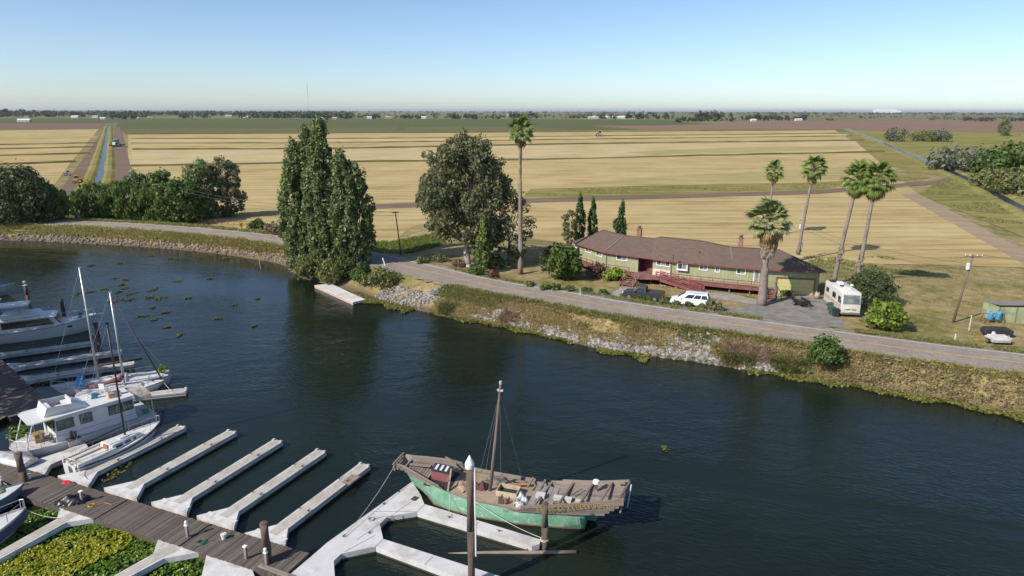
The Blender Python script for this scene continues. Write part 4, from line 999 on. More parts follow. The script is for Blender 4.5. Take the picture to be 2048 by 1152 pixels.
for a, b in zip(Rg[:-1], Rg[1:]): mb.beam(a + Vector((0, 0, 0.05)), b + Vector((0, 0, 0.05)), 0.3, 0.05)
mb.beam(Rg[-1] + Vector((0, 0, 0.05)), (E[-1].x, E[-1].y, EAVE + 0.05), 0.3, 0.05); mb.beam(Rg[0] + Vector((0, 0, 0.05)), (E[0].x, E[0].y, EAVE + 0.05), 0.3, 0.05)
H.put(mb, 'ridge_cap', simple('ridge_shingle', (0.15, 0.10, 0.085), 0.95, scale=6), roof)
W = offset_line(E, 0.6)
W[0] = W[0] + (W[1] - W[0]).normalized() * 0.6; W[-1] = W[-1] + (W[-2] - W[-1]).normalized() * 0.7
def hit(px, py, a, b):
    """where the line of sight of a pixel meets the upright plane through a-b: metres along it and height"""
    p = G(px, py, 0.0); d = p - Vector((0, 0, CAMH)); e = b - a
    # solve cam + d t = a + e s
    det = d.x * (-e.y) + e.x * d.y
    t = (a.x * (-e.y) + e.x * a.y) / det
    q = Vector((d.x * t, d.y * t)); s = (q - a).dot(e) / e.length
    return s, CAMH + d.z * t
segs = [(W[i], W[i + 1]) for i in range(len(W) - 1)]
# entry recess between the second and third wall runs
rec0 = hit(1276, 530, *segs[1])[0]
wb = [offset_line([r.xy for r in Rg], 4.6)[0], offset_line([r.xy for r in Rg], 4.6)[-1]]
for i, (a, b) in enumerate(segs):
    d = (b - a).normalized(); n = Vector((-d.y, d.x))
    if i == 1: b = a + d * rec0
    z0 = HZ0 - 0.1 if i == 5 else FLOOR - 0.35
    mb = MB(); c = (a + b) / 2 + n * 0.08
    mb.box((c.x, c.y, (z0 + EAVE + 0.1) / 2), ((b - a).length, 0.16, EAVE + 0.1 - z0), math.atan2(d.y, d.x))
    H.put(mb, 'front_wall', green)
    mb = MB(); L = (b - a).length; k = 0.3
    while k < L:
        p = a + d * k - n * 0.012; mb.box((p.x, p.y, (z0 + EAVE) / 2), (0.05, 0.026, EAVE - z0 - 0.05), math.atan2(d.y, d.x)); k += 0.41
    tag(H.put(mb, 'battens', green), kind='stuff')
a, b = segs[1]; d = (b - a).normalized(); n = Vector((-d.y, d.x)); p0 = a + d * rec0; p1 = b
mb = MB(); c = (p0 + p1) / 2 + n * 1.9; mb.box((c.x, c.y, (FLOOR + EAVE) / 2), ((p1 - p0).length, 0.12, EAVE - FLOOR), math.atan2(d.y, d.x))
for q in (p0, p1): c = q + n * 1.0; mb.box((c.x, c.y, (FLOOR + EAVE) / 2), (0.1, 1.85, EAVE - FLOOR), math.atan2(d.y, d.x))
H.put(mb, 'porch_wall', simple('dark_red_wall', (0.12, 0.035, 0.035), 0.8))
mb = MB(); c = (p0 + p1) / 2 + n * 1.7 + d * 0.4; mb.box((c.x, c.y, FLOOR + 1.0), (0.9, 0.06, 2.0), math.atan2(d.y, d.x)); H.put(mb, 'front_door', redp)
# end and back walls (plain)
for a, b in ((W[-1], back[-1] - (back[-1] - W[-1]).normalized() * 0.7), (W[0], back[0] - (back[0] - W[0]).normalized() * 0.7)):
    mb = MB(); mb.beam((a.x, a.y, (HZ0 + EAVE) / 2), (b.x, b.y, (HZ0 + EAVE) / 2), 0.16, EAVE - HZ0 + 0.1); H.put(mb, 'end_wall', green)
bw = offset_line(back, -0.7)
for a, b in zip(bw[:-1], bw[1:]):
    mb = MB(); mb.beam((a.x, a.y, (HZ0 + EAVE) / 2), (b.x, b.y, (HZ0 + EAVE) / 2), 0.16, EAVE - HZ0 + 0.1); H.put(mb, 'back_wall', green)
mb = MB(); fl = [(p.x, p.y) for p in W] + [(p.x, p.y) for p in bw][::-1]; mb.prism(fl, FLOOR - 0.33, FLOOR - 0.05); H.put(mb, 'floor_slab', woodgrey)
def window(si, x0, y0, x1, y1, panes=2, glass=winglass, bay=0.0, door=False):
    a, b = segs[si]; d = (b - a).normalized(); n = Vector((-d.y, d.x)); ang = math.atan2(d.y, d.x)
    s0, za = hit(x0, (y0 + y1) / 2, a, b); s1, _ = hit(x1, (y0 + y1) / 2, a, b); _, zt = hit((x0 + x1) / 2, y0, a, b); _, zb = hit((x0 + x1) / 2, y1, a, b)
    zt = min(zt, EAVE - 0.25); cx = a + d * (s0 + s1) / 2; wd, ht = s1 - s0, zt - zb; zc = (zt + zb) / 2
    mb = MB(); o = -n * (0.03 + bay / 2)
    p = cx + o
    for sx in (-1, 1): q = p + d * sx * (wd / 2 - 0.06); mb.box((q.x, q.y, zc), (0.13, 0.1 + bay, ht), ang)
    for sz in (-1, 1): mb.box((p.x, p.y, zc + sz * (ht / 2 - 0.06)), (wd - 0.24, 0.1 + bay, 0.12), ang)
    for k in range(1, panes): q = p + d * (wd * (k / panes - 0.5)); mb.box((q.x, q.y, zc), (0.06, 0.1 + bay, ht - 0.22), ang)
    if bay: mb.box((p.x, p.y, zc - ht / 2 - 0.05), (wd + 0.1, 0.25 + bay, 0.1), ang)
    w_ = H.put(mb, 'sliding_door' if door else 'window', whitep)
    for k in range(panes):
        mb = MB(); q = cx - n * (0.01 + bay * 0.9) + d * (wd * ((k + 0.5) / panes - 0.5)); mb.box((q.x, q.y, zc), (wd / panes - 0.1, 0.03, ht - 0.2), ang)
        H.put(mb, 'pane', glass if k % 2 == 0 else curtain, w_)
for args in [(0, 1150, 487, 1156.5, 496, 2), (0, 1170.5, 494, 1183, 504.5, 2), (0, 1192, 501, 1205, 512, 2), (1, 1232.5, 507, 1255, 520, 2), (2, 1312.5, 516, 1341, 531, 3), (3, 1355, 523, 1376, 537, 2, winglass, 0.35),
             (3, 1398, 525, 1415.5, 539, 2), (3, 1430, 530, 1440, 543, 2), (4, 1472.5, 533, 1491.5, 546.5, 2), (4, 1507, 535, 1530, 563, 2, curtain, 0.0, True)]: window(*args)
# white brick base under the picture window
a, b = segs[2]; d = (b - a).normalized(); n = Vector((-d.y, d.x)); s0 = hit(1306, 540, a, b)[0]; L = (b - a).length
mb = MB(); c = a + d * (L / 2) - n * 0.05; mb.box((c.x, c.y, FLOOR + 0.5), (L - 0.2, 0.1, 1.0), math.atan2(d.y, d.x)); H.put(mb, 'white_brick_facing', simple('painted_brick', (0.62, 0.52, 0.47), 0.85, var=0.2, scale=6))
# garage door
a, b = segs[5]; d = (b - a).normalized(); n = Vector((-d.y, d.x)); ang = math.atan2(d.y, d.x)
s0, s1 = hit(1553, 575, a, b)[0], hit(1626, 575, a, b)[0]; c = a + d * (s0 + s1) / 2; wd = s1 - s0
gd = MB(); p = c - n * 0.03; gd.box((p.x, p.y, HZ0 + 1.1), (wd, 0.05, 2.2), ang); gdoor = H.put(gd, 'garage_door', pale_g)
for k in range(1, 4):
    mb = MB(); q = c - n * 0.058; mb.box((q.x, q.y, HZ0 + k * 0.55), (wd, 0.012, 0.025), ang); H.put(mb, 'panel_joint', simple('door_joint', (0.30, 0.29, 0.13), 0.8), gdoor)
mb = MB(); p = c - n * 0.04
for sx in (-1, 1): q = p + d * sx * (wd / 2 + 0.09); mb.box((q.x, q.y, HZ0 + 1.15), (0.18, 0.1, 2.3), ang)
mb.box((p.x, p.y, HZ0 + 2.39), (wd + 0.36, 0.1, 0.18), ang); H.put(mb, 'garage_door_frame', redp)
mb = MB(); q = c - n * 0.6; mb.box((q.x, q.y, HZ0 + 0.05), (wd + 1, 1.4, 0.1), ang); H.put(mb, 'garage_apron', pad)
# chimneys, vents
for px, py, w2, top in ((1277.5, 475, 0.75, 457), (1480, 494, 0.62, 465)):
    p = G(px, py, 6.9); mb = MB(); mb.box((p.x, p.y, 7.4), (w2, w2, 2.0), R(-25)); mb.box((p.x, p.y, 8.42), (w2 + 0.14, w2 + 0.14, 0.12), R(-25)); ch = H.put(mb, 'chimney', brick, roof)
    mb = MB(); mb.lathe([(0.22, 8.48), (0.22, 8.75), (0.34, 8.78), (0.3, 8.9), (0.1, 8.95)], (p.x, p.y, 0), 10); H.put(mb, 'chimney_cowl', simple('rusty_metal', (0.17, 0.11, 0.09), 0.7, 0.3), roof)
for px, py in ((1346, 513), (1398, 506), (1256, 477)):
    p = G(px, py, 6.4); mb = MB(); mb.lathe([(0.1, -0.4), (0.1, 0.28), (0.17, 0.3), (0.17, 0.42), (0.05, 0.48)], (p.x, p.y, 6.35), 8); H.put(mb, 'roof_vent', simple('dark_vent', (0.10, 0.085, 0.08), 0.6), roof)
for q in (W[1], W[3], W[5]):
    mb = MB(); mb.box((q.x - 0.05, q.y - 0.1, (FLOOR + EAVE) / 2), (0.08, 0.08, EAVE - FLOOR), R(-30)); H.put(mb, 'downspout', simple('downspout_green', (0.24, 0.25, 0.13), 0.6))
# deck along the front
mid = W[:6]; dk = offset_line(mid, -1.75); dk[5] = dk[5] + (mid[5] - mid[4]).normalized() * 0.3; m5 = mid[5] + (mid[5] - mid[4]).normalized() * 0.3
mb = MB()
poly_o = [Vector(p) for p in dk]; poly_i = [p - Vector((0, 0)) for p in offset_line(mid, -0.02)]; poly_i[5] = m5
for i in range(5): mb.prism([tuple(poly_i[i]), tuple(poly_i[i + 1]), tuple(poly_o[i + 1]), tuple(poly_o[i])], FLOOR - 0.06, FLOOR)
deck = H.put(mb, 'deck', redfloor)
band(offset_line(dk, -0.03), FLOOR - 0.3, FLOOR + 0.01, 0.05, 'deck_fascia', redp, H, deck)
def railing(pts, z, name='railing', rails=(0.95, 0.55), post_h=1.0, mat=redp, gap=None, zs=None):
    """each post its own piece"""
    rl = MB(); prs = []
    tot = 0
    for i, (a, b) in enumerate(zip(pts[:-1], pts[1:])):
        za, zb = (zs[i], zs[i + 1]) if zs else (z, z)
        for r in rails: rl.beam((a.x, a.y, za + r), (b.x, b.y, zb + r), 0.05, 0.09)
        k = max(1, round((b - a).length / 1.75))
        for j in range(k + (1 if i == len(pts) - 2 else 0)):
            f = j / k; q = a.lerp(b, f); prs.append((q, za + (zb - za) * f))
    rr = H.put(rl, name, mat, deck)
    for q, zq in prs:
        mb = MB(); mb.box((q.x, q.y, zq + post_h / 2), (0.09, 0.09, post_h), R(-25)); H.put(mb, 'post', mat, deck)
ro = offset_line(dk, 0.05)
railing([ro[0], ro[1], ro[1].lerp(ro[2], 0.62)], FLOOR)
railing([ro[2].lerp(ro[3], 0.4), ro[3], ro[4], ro[5]], FLOOR)
# landing, front steps, ramp
land = [G(a, b, FLOOR).xy for a, b in [(1252, 545), (1278, 538), (1330, 547), (1318, 557), (1276, 556)]]
mb = MB(); mb.prism([tuple(p) for p in land], FLOOR - 0.13, FLOOR + 0.004); H.put(mb, 'landing', redfloor, deck)
def stairs(top, foot, z1, z0, wd, n, name):
    t, f = Vector(top), Vector(foot); d = (f - t); L = d.length; d.normalize(); s = Vector((-d.y, d.x)); ang = math.atan2(d.y, d.x)
    root = MB()
    for sx in (-1, 1):
        a, b = t + s * sx * wd / 2, f + s * sx * wd / 2; root.beam((a.x, a.y, z1 - 0.15), (b.x, b.y, z0), 0.06, 0.26)
    o = H.put(root, name, redp, deck)
    for k in range(n):
        q = t + d * L * (k + 0.6) / n; z = z1 - (z1 - z0) * (k + 0.8) / n
        mb = MB(); mb.box((q.x, q.y, z), (L / n * 0.85, wd, 0.05), ang); H.put(mb, 'tread', redfloor, deck)
    for sx in (-1, 1): 
        a, b = t + s * sx * wd / 2, f + s * sx * wd / 2
        railing([a, b], 0, 'stair_rail', (0.9,), 0.95, woodgrey if sx > 0 else redp, zs=[z1, z0])
stairs(G(1264, 552, FLOOR).xy, G(1252, 573, HZ0).xy, FLOOR, HZ0, 2.0, 6, 'front_steps')
stairs(G(1537, 567, FLOOR).xy, G(1540, 599, HZ0).xy, FLOOR, HZ0, 1.4, 7, 'garage_steps')
ra, rb = G(1316, 554, FLOOR).xy, G(1404, 582, HZ0 + 0.05).xy; d = (rb - ra).normalized(); s = Vector((-d.y, d.x))
mb = MB(); mb.add([(p.x, p.y, z) for p, z in ((ra + s * 0.7, FLOOR), (ra - s * 0.5, FLOOR), (rb - s * 0.5, HZ0 + 0.06), (rb + s * 0.7, HZ0 + 0.06))], [(0, 1, 2, 3)]); rmp = H.put(mb, 'ramp', simple('ramp_boards', (0.23, 0.14, 0.12), 0.9, scale=3), deck)
rmp.modifiers.new('t', 'SOLIDIFY').thickness = 0.08
mb = MB()
for sx in (-0.52, 0.72): mb.beam((ra.x + s.x * sx, ra.y + s.y * sx, FLOOR - 0.12), (rb.x + s.x * sx, rb.y + s.y * sx, HZ0 - 0.02), 0.05, 0.36)
H.put(mb, 'ramp_side', redp, deck)
for sx in (-0.5, 0.7): railing([ra + s * sx, rb + s * sx], 0, 'ramp_rail', (0.9, 0.62, 0.36), 0.95, zs=[FLOOR, HZ0 + 0.05])
# deck piers and rubble under it
for i in range(1, 5):
    for f in (0.15, 0.65):
        q = dk[i].lerp(dk[i + 1], f) + Vector((0.1, 0.3)); mb = MB(); mb.box((q.x, q.y, (HZ0 + FLOOR) / 2 - 0.2), (0.14, 0.14, FLOOR - HZ0 - 0.1)); H.put(mb, 'pier', woodgrey, deck)
rr = np.random.default_rng(9); pr = []
for i in range(2, 5):
    for _ in range(14):
        q = dk[i].lerp(dk[i + 1], rr.uniform()) + Vector((rr.normal(0, .2), rr.uniform(-0.9, -0.1))); pr.append((q.x, q.y, HZ0 + 0.05))
V, F = rocks(np.array(pr), 0.17, rr); tag(np_mesh('brick_rubble', V, F, leafmat('rubble', [(0.3, 0.14, 0.11), (0.36, 0.22, 0.18), (0.25, 0.2, 0.17)], 0.9, 0.0)), 'broken red bricks edging the bed under the deck', 'bricks', kind='stuff')
# furniture on the porch
def put_box(name, label, cat, px, py, z, dims, mat, rz=R(-25), parts=None, dz=0.0):
    p = G(px, py, z); t = empty(name, p, rz, label, cat)
    return t
t = put_box('porch_bench', 'red bench standing in the front porch', 'bench', 1297, 533, FLOOR, None, None)
mb = MB(); mb.box((0, 0, 0.42), (1.5, 0.45, 0.06)); mb.build('seat', redp, t); mb = MB(); mb.box((0, 0.24, 0.72), (1.5, 0.05, 0.5)); mb.build('backrest', redp, t)
for sx in (-0.65, 0.65): MB().box((sx, 0, 0.2), (0.07, 0.42, 0.4)).build('leg', redp, t)
def chair(px, py, z, mat, label, rz, s=1.0, name='patio_chair', group=None):
    t = empty(name, G(px, py, z), rz, label, 'chair', group)
    MB().box((0, 0, 0.42 * s), (0.46 * s, 0.46 * s, 0.04)).build('seat', mat, t); MB().box((0, -0.23 * s, 0.72 * s), (0.46 * s, 0.04, 0.5 * s)).build('backrest', mat, t)
    for sx in (-1, 1):
        for sy in (-1, 1): MB().box((sx * 0.2 * s, sy * 0.2 * s, 0.2 * s), (0.035, 0.035, 0.42 * s)).build('leg', mat, t)
        MB().box((sx * 0.24 * s, 0, 0.62 * s), (0.04, 0.42 * s, 0.03)).build('armrest', mat, t)
    return t
chair(1281, 534, FLOOR, whitep, 'white metal chair at the left side of the front porch', R(200), name='porch_chair')
chair(1328, 544, FLOOR, redp, 'red chair on the deck in front of the picture window', R(150), name='porch_chair')
t = empty('porch_table', G(1318, 541, FLOOR), R(-25), 'white table with a dark cover on the deck under the picture window', 'table')
MB().box((0, 0, 0.72), (1.0, 0.7, 0.05)).build('table_top', whitep, t)
for sx in (-0.4, 0.4):
    for sy in (-0.28, 0.28): MB().box((sx, sy, 0.36), (0.05, 0.05, 0.7)).build('leg', whitep, t)
# side gate wall right of the garage
t = empty('side_gate', G(1651, 596, HZ0), 0, 'yellow green board gate right of the garage under the roof corner', 'gate'); S = Site(t)
a, b = G(1648, 595, HZ0).xy, G(1664, 597, HZ0).xy
for k in range(6):
    q = a.lerp(b, (k + 0.5) / 6); mb = MB(); mb.box((q.x, q.y, HZ0 + 1.35), ((b - a).length / 6 - 0.02, 0.05, 2.7), math.atan2((b - a).y, (b - a).x)); S.put(mb, 'board', pale_g if k != 2 else woodgrey)
t = empty('planter_barrel', G(1634, 594, HZ0), 0, 'pink grey barrel standing at the right garage corner', 'barrel')
MB().lathe([(0.3, 0), (0.36, 0.4), (0.3, 0.85), (0.26, 0.86)], n=14).build('body', simple('barrel_pink', (0.42, 0.30, 0.25), 0.8), t, True); MB().lathe([(0.365, 0.25), (0.37, 0.3)], n=14).build('hoop', woodgrey, t)
t = empty('red_ball', G(1629.5, 593, HZ0), 0, 'red ball lying beside the barrel at the garage door', 'ball')
MB().lathe([(0.02, 0), (0.14, 0.05), (0.2, 0.2), (0.14, 0.35), (0.02, 0.4)], n=12).build('ball', simple('ball_red', (0.5, 0.03, 0.04), 0.5), t, True)

# ------------------------------------------------------------------ vehicles
tyre = simple('tyre_rubber', (0.025, 0.024, 0.023), 0.9); rim = simple('wheel_alloy', (0.42, 0.42, 0.43), 0.35, 0.7)
chrome = simple('chrome', (0.6, 0.6, 0.6), 0.2, 0.9, var=0.05); headl = simple('lamp_glass', (0.6, 0.6, 0.58), 0.15, var=0.1); tail = simple('tail_lamp_red', (0.35, 0.015, 0.02), 0.3)
blackp = simple('black_plastic', (0.03, 0.03, 0.032), 0.6); carglass = glassmat('car_glass', (0.015, 0.018, 0.02), 0.04)
def wheel(t, x, y, r, wd, rm=rim):
    def cyl(r0, w0, n=18):
        mb = MB(); vs = []; fs = []
        prof = [(0.001, -w0 / 2), (r0 * 0.93, -w0 / 2), (r0, -w0 * 0.35), (r0, w0 * 0.35), (r0 * 0.93, w0 / 2), (0.001, w0 / 2)]
        for q, yy in prof:
            for k in range(n): a = 2 * math.pi * k / n; vs.append((q * math.cos(a), yy, q * math.sin(a)))
        for i in range(5):
            for k in range(n): fs.append((i * n + k, i * n + (k + 1) % n, (i + 1) * n + (k + 1) % n, (i + 1) * n + k))
        return mb.add(vs, fs)
    w = cyl(r, wd).build('wheel', tyre, t, True); w.location = (x, y, r)
    q = cyl(r * 0.62, wd * 1.06, 12).build('rim', rm, w)
    return w
def car_body(t, outline, wd, mat, tuck=0.06, bevel=0.07, name='body'):
    """side outline lofted across the width, drawn in a little at the sides"""
    n = len(outline); cx = sum(p[0] for p in outline) / n; cz = sum(p[1] for p in outline) / n
    secs = []
    for y, k in ((-wd / 2, 0.965), (-wd / 2 + 0.09, 1.0), (wd / 2 - 0.09, 1.0), (wd / 2, 0.965)):
        secs.append([(cx + (p[0] - cx) * k, y, p[1] if k == 1 else cz + (p[1] - cz) * 0.975) for p in outline])
    mb = MB(); mb.loft(secs, close=True, cap=True)
    o = mb.build(name, mat, t, True); o.data.set_sharp_from_angle(angle=R(38))
    return o
def cabin(t, base, top, w0, w1, mat, name='cabin'):
    """greenhouse: base (x0,x1,z), top (x0,x1,z)"""
    vs = []
    for (x0, x1, z), ww in ((base, w0), (top, w1)):
        vs += [(x0, -ww / 2, z), (x1, -ww / 2, z), (x1, ww / 2, z), (x0, ww / 2, z)]
    mb = MB(); mb.add(vs, [(3, 2, 1, 0), (4, 5, 6, 7), (0, 1, 5, 4), (1, 2, 6, 5), (2, 3, 7, 6), (3, 0, 4, 7)])
    return mb.build(name, mat, t, bevel=0.06)
def glass_side(t, base, top, w0, w1, f0, f1, z0, z1, mat, off=0.012, name='side_window'):
    for sy in (-1, 1):
        vs = []
        for f, g in ((f0, z0), (f1, z0), (f1, z1), (f0, z1)):
            z = base[2] + (top[2] - base[2]) * g
            xa = base[0] + (top[0] - base[0]) * g; xb = base[1] + (top[1] - base[1]) * g
            ww = w0 + (w1 - w0) * g; vs.append((xa + (xb - xa) * f, sy * (ww / 2 + off), z))
        o = MB().add(vs, [(0, 1, 2, 3) if sy < 0 else (3, 2, 1, 0)]).build(name, mat, t); o.modifiers.new('t', 'SOLIDIFY').thickness = 0.01
def glass_end(t, base, top, w0, w1, end, z0, z1, mat, off=0.012, name='windshield'):
    vs = []
    for sy, g in ((-1, z0), (1, z0), (1, z1), (-1, z1)):
        x = (base[end] + (top[end] - base[end]) * g) + (off if end else -off); ww = (w0 + (w1 - w0) * g) * 0.9
        vs.append((x, sy * ww / 2, base[2] + (top[2] - base[2]) * g + off * 0.5))
    o = MB().add(vs, [(0, 1, 2, 3) if end else (3, 2, 1, 0)]).build(name, mat, t); o.modifiers.new('t', 'SOLIDIFY').thickness = 0.01

# charcoal pickup
pk = empty('pickup_truck', on(1286, 597), R(158), 'charcoal single cab pickup truck parked in front of the red steps', 'pickup truck')
pkm = simple('charcoal_paint', (0.06, 0.056, 0.06), 0.3, 0.3, var=0.08)
car_body(pk, [(-2.75, 0.5), (-2.78, 0.95), (-2.7, 1.17), (0.9, 1.18), (1.0, 1.2), (2.35, 1.1), (2.65, 1.0), (2.75, 0.6), (2.6, 0.42), (2.3, 0.38), (-2.4, 0.4)], 1.95, pkm)
bs_, tp_ = (-0.55, 1.35, 1.16), (-0.42, 0.62, 1.86)
cabin(pk, bs_, tp_, 1.84, 1.5, pkm); glass_side(pk, bs_, tp_, 1.84, 1.5, 0.14, 0.86, 0.15, 0.86, carglass); glass_end(pk, bs_, tp_, 1.84, 1.5, 1, 0.1, 0.9, carglass); glass_end(pk, bs_, tp_, 1.84, 1.5, 0, 0.2, 0.85, carglass, name='rear_window')
MB().box((-1.66, 0, 1.16), (2.0, 1.55, 0.06)).build('bed_floor', simple('bed_cover', (0.05, 0.05, 0.052), 0.8), pk)
for sy in (-1, 1): MB().box((-1.66, sy * 0.87, 1.22), (2.05, 0.14, 0.1)).build('bed_rail', pkm, pk)
MB().box((-2.69, 0, 1.2), (0.1, 1.85, 0.12)).build('tailgate', pkm, pk)
for x in (-1.75, 1.75):
    for sy in (-1, 1): wheel(pk, x, sy * 0.88, 0.4, 0.27)
for sy in (-1, 1):
    MB().box((2.66, sy * 0.75, 0.92), (0.2, 0.35, 0.2)).build('headlight', headl, pk); MB().box((-2.74, sy * 0.88, 0.98), (0.1, 0.2, 0.36)).build('tail_light', tail, pk)
    MB().box((0.95, sy * 1.08, 1.28), (0.14, 0.22, 0.2)).build('mirror', blackp, pk)
    MB().box((0.35, sy * 0.99, 1.0), (0.2, 0.03, 0.03)).build('door_handle', blackp, pk)
MB().box((2.74, 0, 0.85), (0.06, 1.0, 0.28)).build('grille', chrome, pk); MB().box((2.72, 0, 0.55), (0.16, 1.8, 0.2)).build('front_bumper', blackp, pk); MB().box((-2.8, 0, 0.58), (0.18, 1.8, 0.2)).build('rear_bumper', chrome, pk)
# white minivan
mv = empty('minivan', on(1380, 608), R(160), 'white minivan parked beside the pickup', 'minivan')
mvm = simple('white_car_paint', (0.78, 0.78, 0.77), 0.28, var=0.03)
car_body(mv, [(-2.5, 0.45), (-2.55, 0.75), (-2.46, 1.05), (1.25, 1.05), (1.6, 1.0), (2.3, 0.85), (2.52, 0.68), (2.55, 0.4), (2.35, 0.27), (-2.35, 0.27)], 1.95, mvm)
bs_, tp_ = (-2.46, 1.75, 1.03), (-2.22, 0.55, 1.76)
cabin(mv, bs_, tp_, 1.9, 1.52, mvm)
for f0, f1 in ((0.045, 0.24), (0.27, 0.5), (0.53, 0.8)): glass_side(mv, bs_, tp_, 1.9, 1.52, f0, f1, 0.14, 0.8, carglass)
glass_end(mv, bs_, tp_, 1.9, 1.52, 1, 0.1, 0.92, carglass); glass_end(mv, bs_, tp_, 1.9, 1.52, 0, 0.18, 0.9, carglass, name='rear_window')
for x in (-1.6, 1.6):
    for sy in (-1, 1): wheel(mv, x, sy * 0.89, 0.35, 0.24)
for sy in (-1, 1):
    MB().box((2.35, sy * 0.74, 0.72), (0.35, 0.38, 0.15)).build('headlight', headl, mv); MB().box((-2.5, sy * 0.86, 0.95), (0.12, 0.2, 0.28)).build('tail_light', tail, mv)
    MB().box((1.2, sy * 1.04, 1.1), (0.16, 0.2, 0.15)).build('mirror', mvm, mv); MB().tube([(-1.9, sy * 0.62, 1.82), (0.1, sy * 0.62, 1.82)], 0.025, 6).build('roof_rail', chrome, mv)
    MB().box((0.1, sy * 0.985, 0.92), (0.22, 0.03, 0.035)).build('door_handle', mvm, mv)
MB().box((2.53, 0, 0.4), (0.1, 1.7, 0.16)).build('front_bumper', mvm, mv); MB().box((-2.56, 0, 0.5), (0.14, 1.8, 0.25)).build('rear_bumper', mvm, mv); MB().box((-2.57, 0, 0.8), (0.03, 0.4, 0.12)).build('licence_plate', whitep, mv)
# motorhome
rv = empty('motorhome', G(1704, 618, HZ0), R(-97), 'old white motorhome facing the road with its broad windscreen', 'motorhome'); rv.location = (43.1, 83.6, hz(43.1, 83.6))
rvm = simple('motorhome_white', (0.66, 0.64, 0.60), 0.5, var=0.1, scale=1.5, dark=(0.55, 0.51, 0.44))
car_body(rv, [(-3.3, 0.45), (-3.35, 3.05), (-3.1, 3.15), (2.85, 3.15), (3.1, 3.0), (3.3, 1.75), (3.38, 0.6), (3.2, 0.4)], 2.35, rvm)
vs = [(3.105, -0.98, 2.85), (3.105, 0.98, 2.85), (3.31, 1.02, 1.75), (3.31, -1.02, 1.75)]
MB().add([(x + 0.03, y, z) for x, y, z in vs], [(0, 1, 2, 3)]).build('windshield', glassmat('motorhome_glass', (0.11, 0.13, 0.125), 0.08), rv).modifiers.new('t', 'SOLIDIFY').thickness = 0.02
MB().box((3.225, 0, 2.3), (0.06, 0.04, 1.1), M=Matrix.Rotation(-0.18, 3, 'Y')).build('windshield_divider', blackp, rv)
for sy in (-1, 1):
    for x0, x1, z0, z1 in ((1.9, 2.8, 1.7, 2.5), (-0.2, 1.0, 1.8, 2.5), (-2.6, -1.6, 1.9, 2.5)):
        MB().box(((x0 + x1) / 2, sy * 1.18, (z0 + z1) / 2), (x1 - x0, 0.03, z1 - z0)).build('side_window', carglass, rv)
    MB().box((0, sy * 1.178, 1.35), (6.2, 0.02, 0.16)).build('stripe', simple('tan_stripe', (0.42, 0.27, 0.12), 0.6), rv); MB().box((0, sy * 1.178, 1.1), (6.2, 0.02, 0.08)).build('stripe', simple('tan_stripe', (0.42, 0.27, 0.12), 0.6), rv)
    MB().box((3.36, sy * 0.85, 0.95), (0.06, 0.32, 0.22)).build('headlight', headl, rv); MB().box((3.0, sy * 1.33, 2.0), (0.12, 0.2, 0.45)).build('mirror', chrome, rv)
    for x in (-1.9, 2.2): wheel(rv, x, sy * 1.0, 0.4, 0.28)
    MB().box((3.37, sy * 0.36, 1.02), (0.05, 0.55, 0.09)).build('grille_slot', blackp, rv)
MB().box((3.42, 0, 0.55), (0.18, 2.2, 0.22)).build('front_bumper', chrome, rv); MB().box((3.40, 0, 0.78), (0.03, 0.4, 0.12)).build('licence_plate', whitep, rv)
for x, y, d in ((-1.6, 0.1, (0.9, 0.7, 0.3)), (1.0, 0.1, (0.8, 0.65, 0.28)), (-0.2, -0.1, (0.5, 0.5, 0.12))): MB().box((x, y, 3.15 + d[2] / 2), d, taper=0.85).build('roof_unit', simple('roof_box', (0.62, 0.6, 0.56), 0.6) if d[2] > 0.2 else blackp, rv)
MB().lathe([(0.05, 3.1), (0.05, 3.35), (0.25, 3.4), (0.2, 3.55), (0.05, 3.6)], (0.3, 0.9, 0), 10).build('satellite_dome', rvm, rv)
MB().box((-2.7, 0, 3.22), (1.0, 1.6, 0.14)).build('roof_rack', blackp, rv)
# black utility trailer
ut = empty('utility_trailer', on(1601, 608), R(-84), 'small black open utility trailer with a mesh ramp in front of the garage', 'trailer')
bm_ = simple('black_steel', (0.03, 0.03, 0.034), 0.5, 0.2)
MB().box((0, 0, 0.5), (2.3, 1.35, 0.08)).build('floor', simple('trailer_floor', (0.08, 0.07, 0.065), 0.9), ut)
for sy in (-1, 1): MB().box((0, sy * 0.68, 0.7), (2.3, 0.05, 0.36)).build('side_panel', bm_, ut); wheel(ut, -0.1, sy * 0.85, 0.3, 0.2); MB().box((-0.1, sy * 0.86, 0.66), (0.8, 0.26, 0.04)).build('mudguard', bm_, ut)
MB().box((1.15, 0, 0.7), (0.05, 1.35, 0.36)).build('front_panel', bm_, ut)
r_ = MB()
for y in (-0.6, -0.2, 0.2, 0.6): r_.tube([(-1.15, y, 0.55), (-1.28, y, 1.55)], 0.02, 5)
for z in (0.6, 1.05, 1.55): r_.tube([(-1.15 - (z - 0.55) * 0.13, -0.6, z), (-1.15 - (z - 0.55) * 0.13, 0.6, z)], 0.02, 5)
r_.build('ramp_gate', bm_, ut); MB().tube([(1.1, -0.4, 0.45), (2.2, 0, 0.45), (1.1, 0.4, 0.45)], 0.035, 6).build('drawbar', bm_, ut); MB().tube([(2.05, 0, 0.0), (2.05, 0, 0.8)], 0.03, 6).build('jack', chrome, ut)
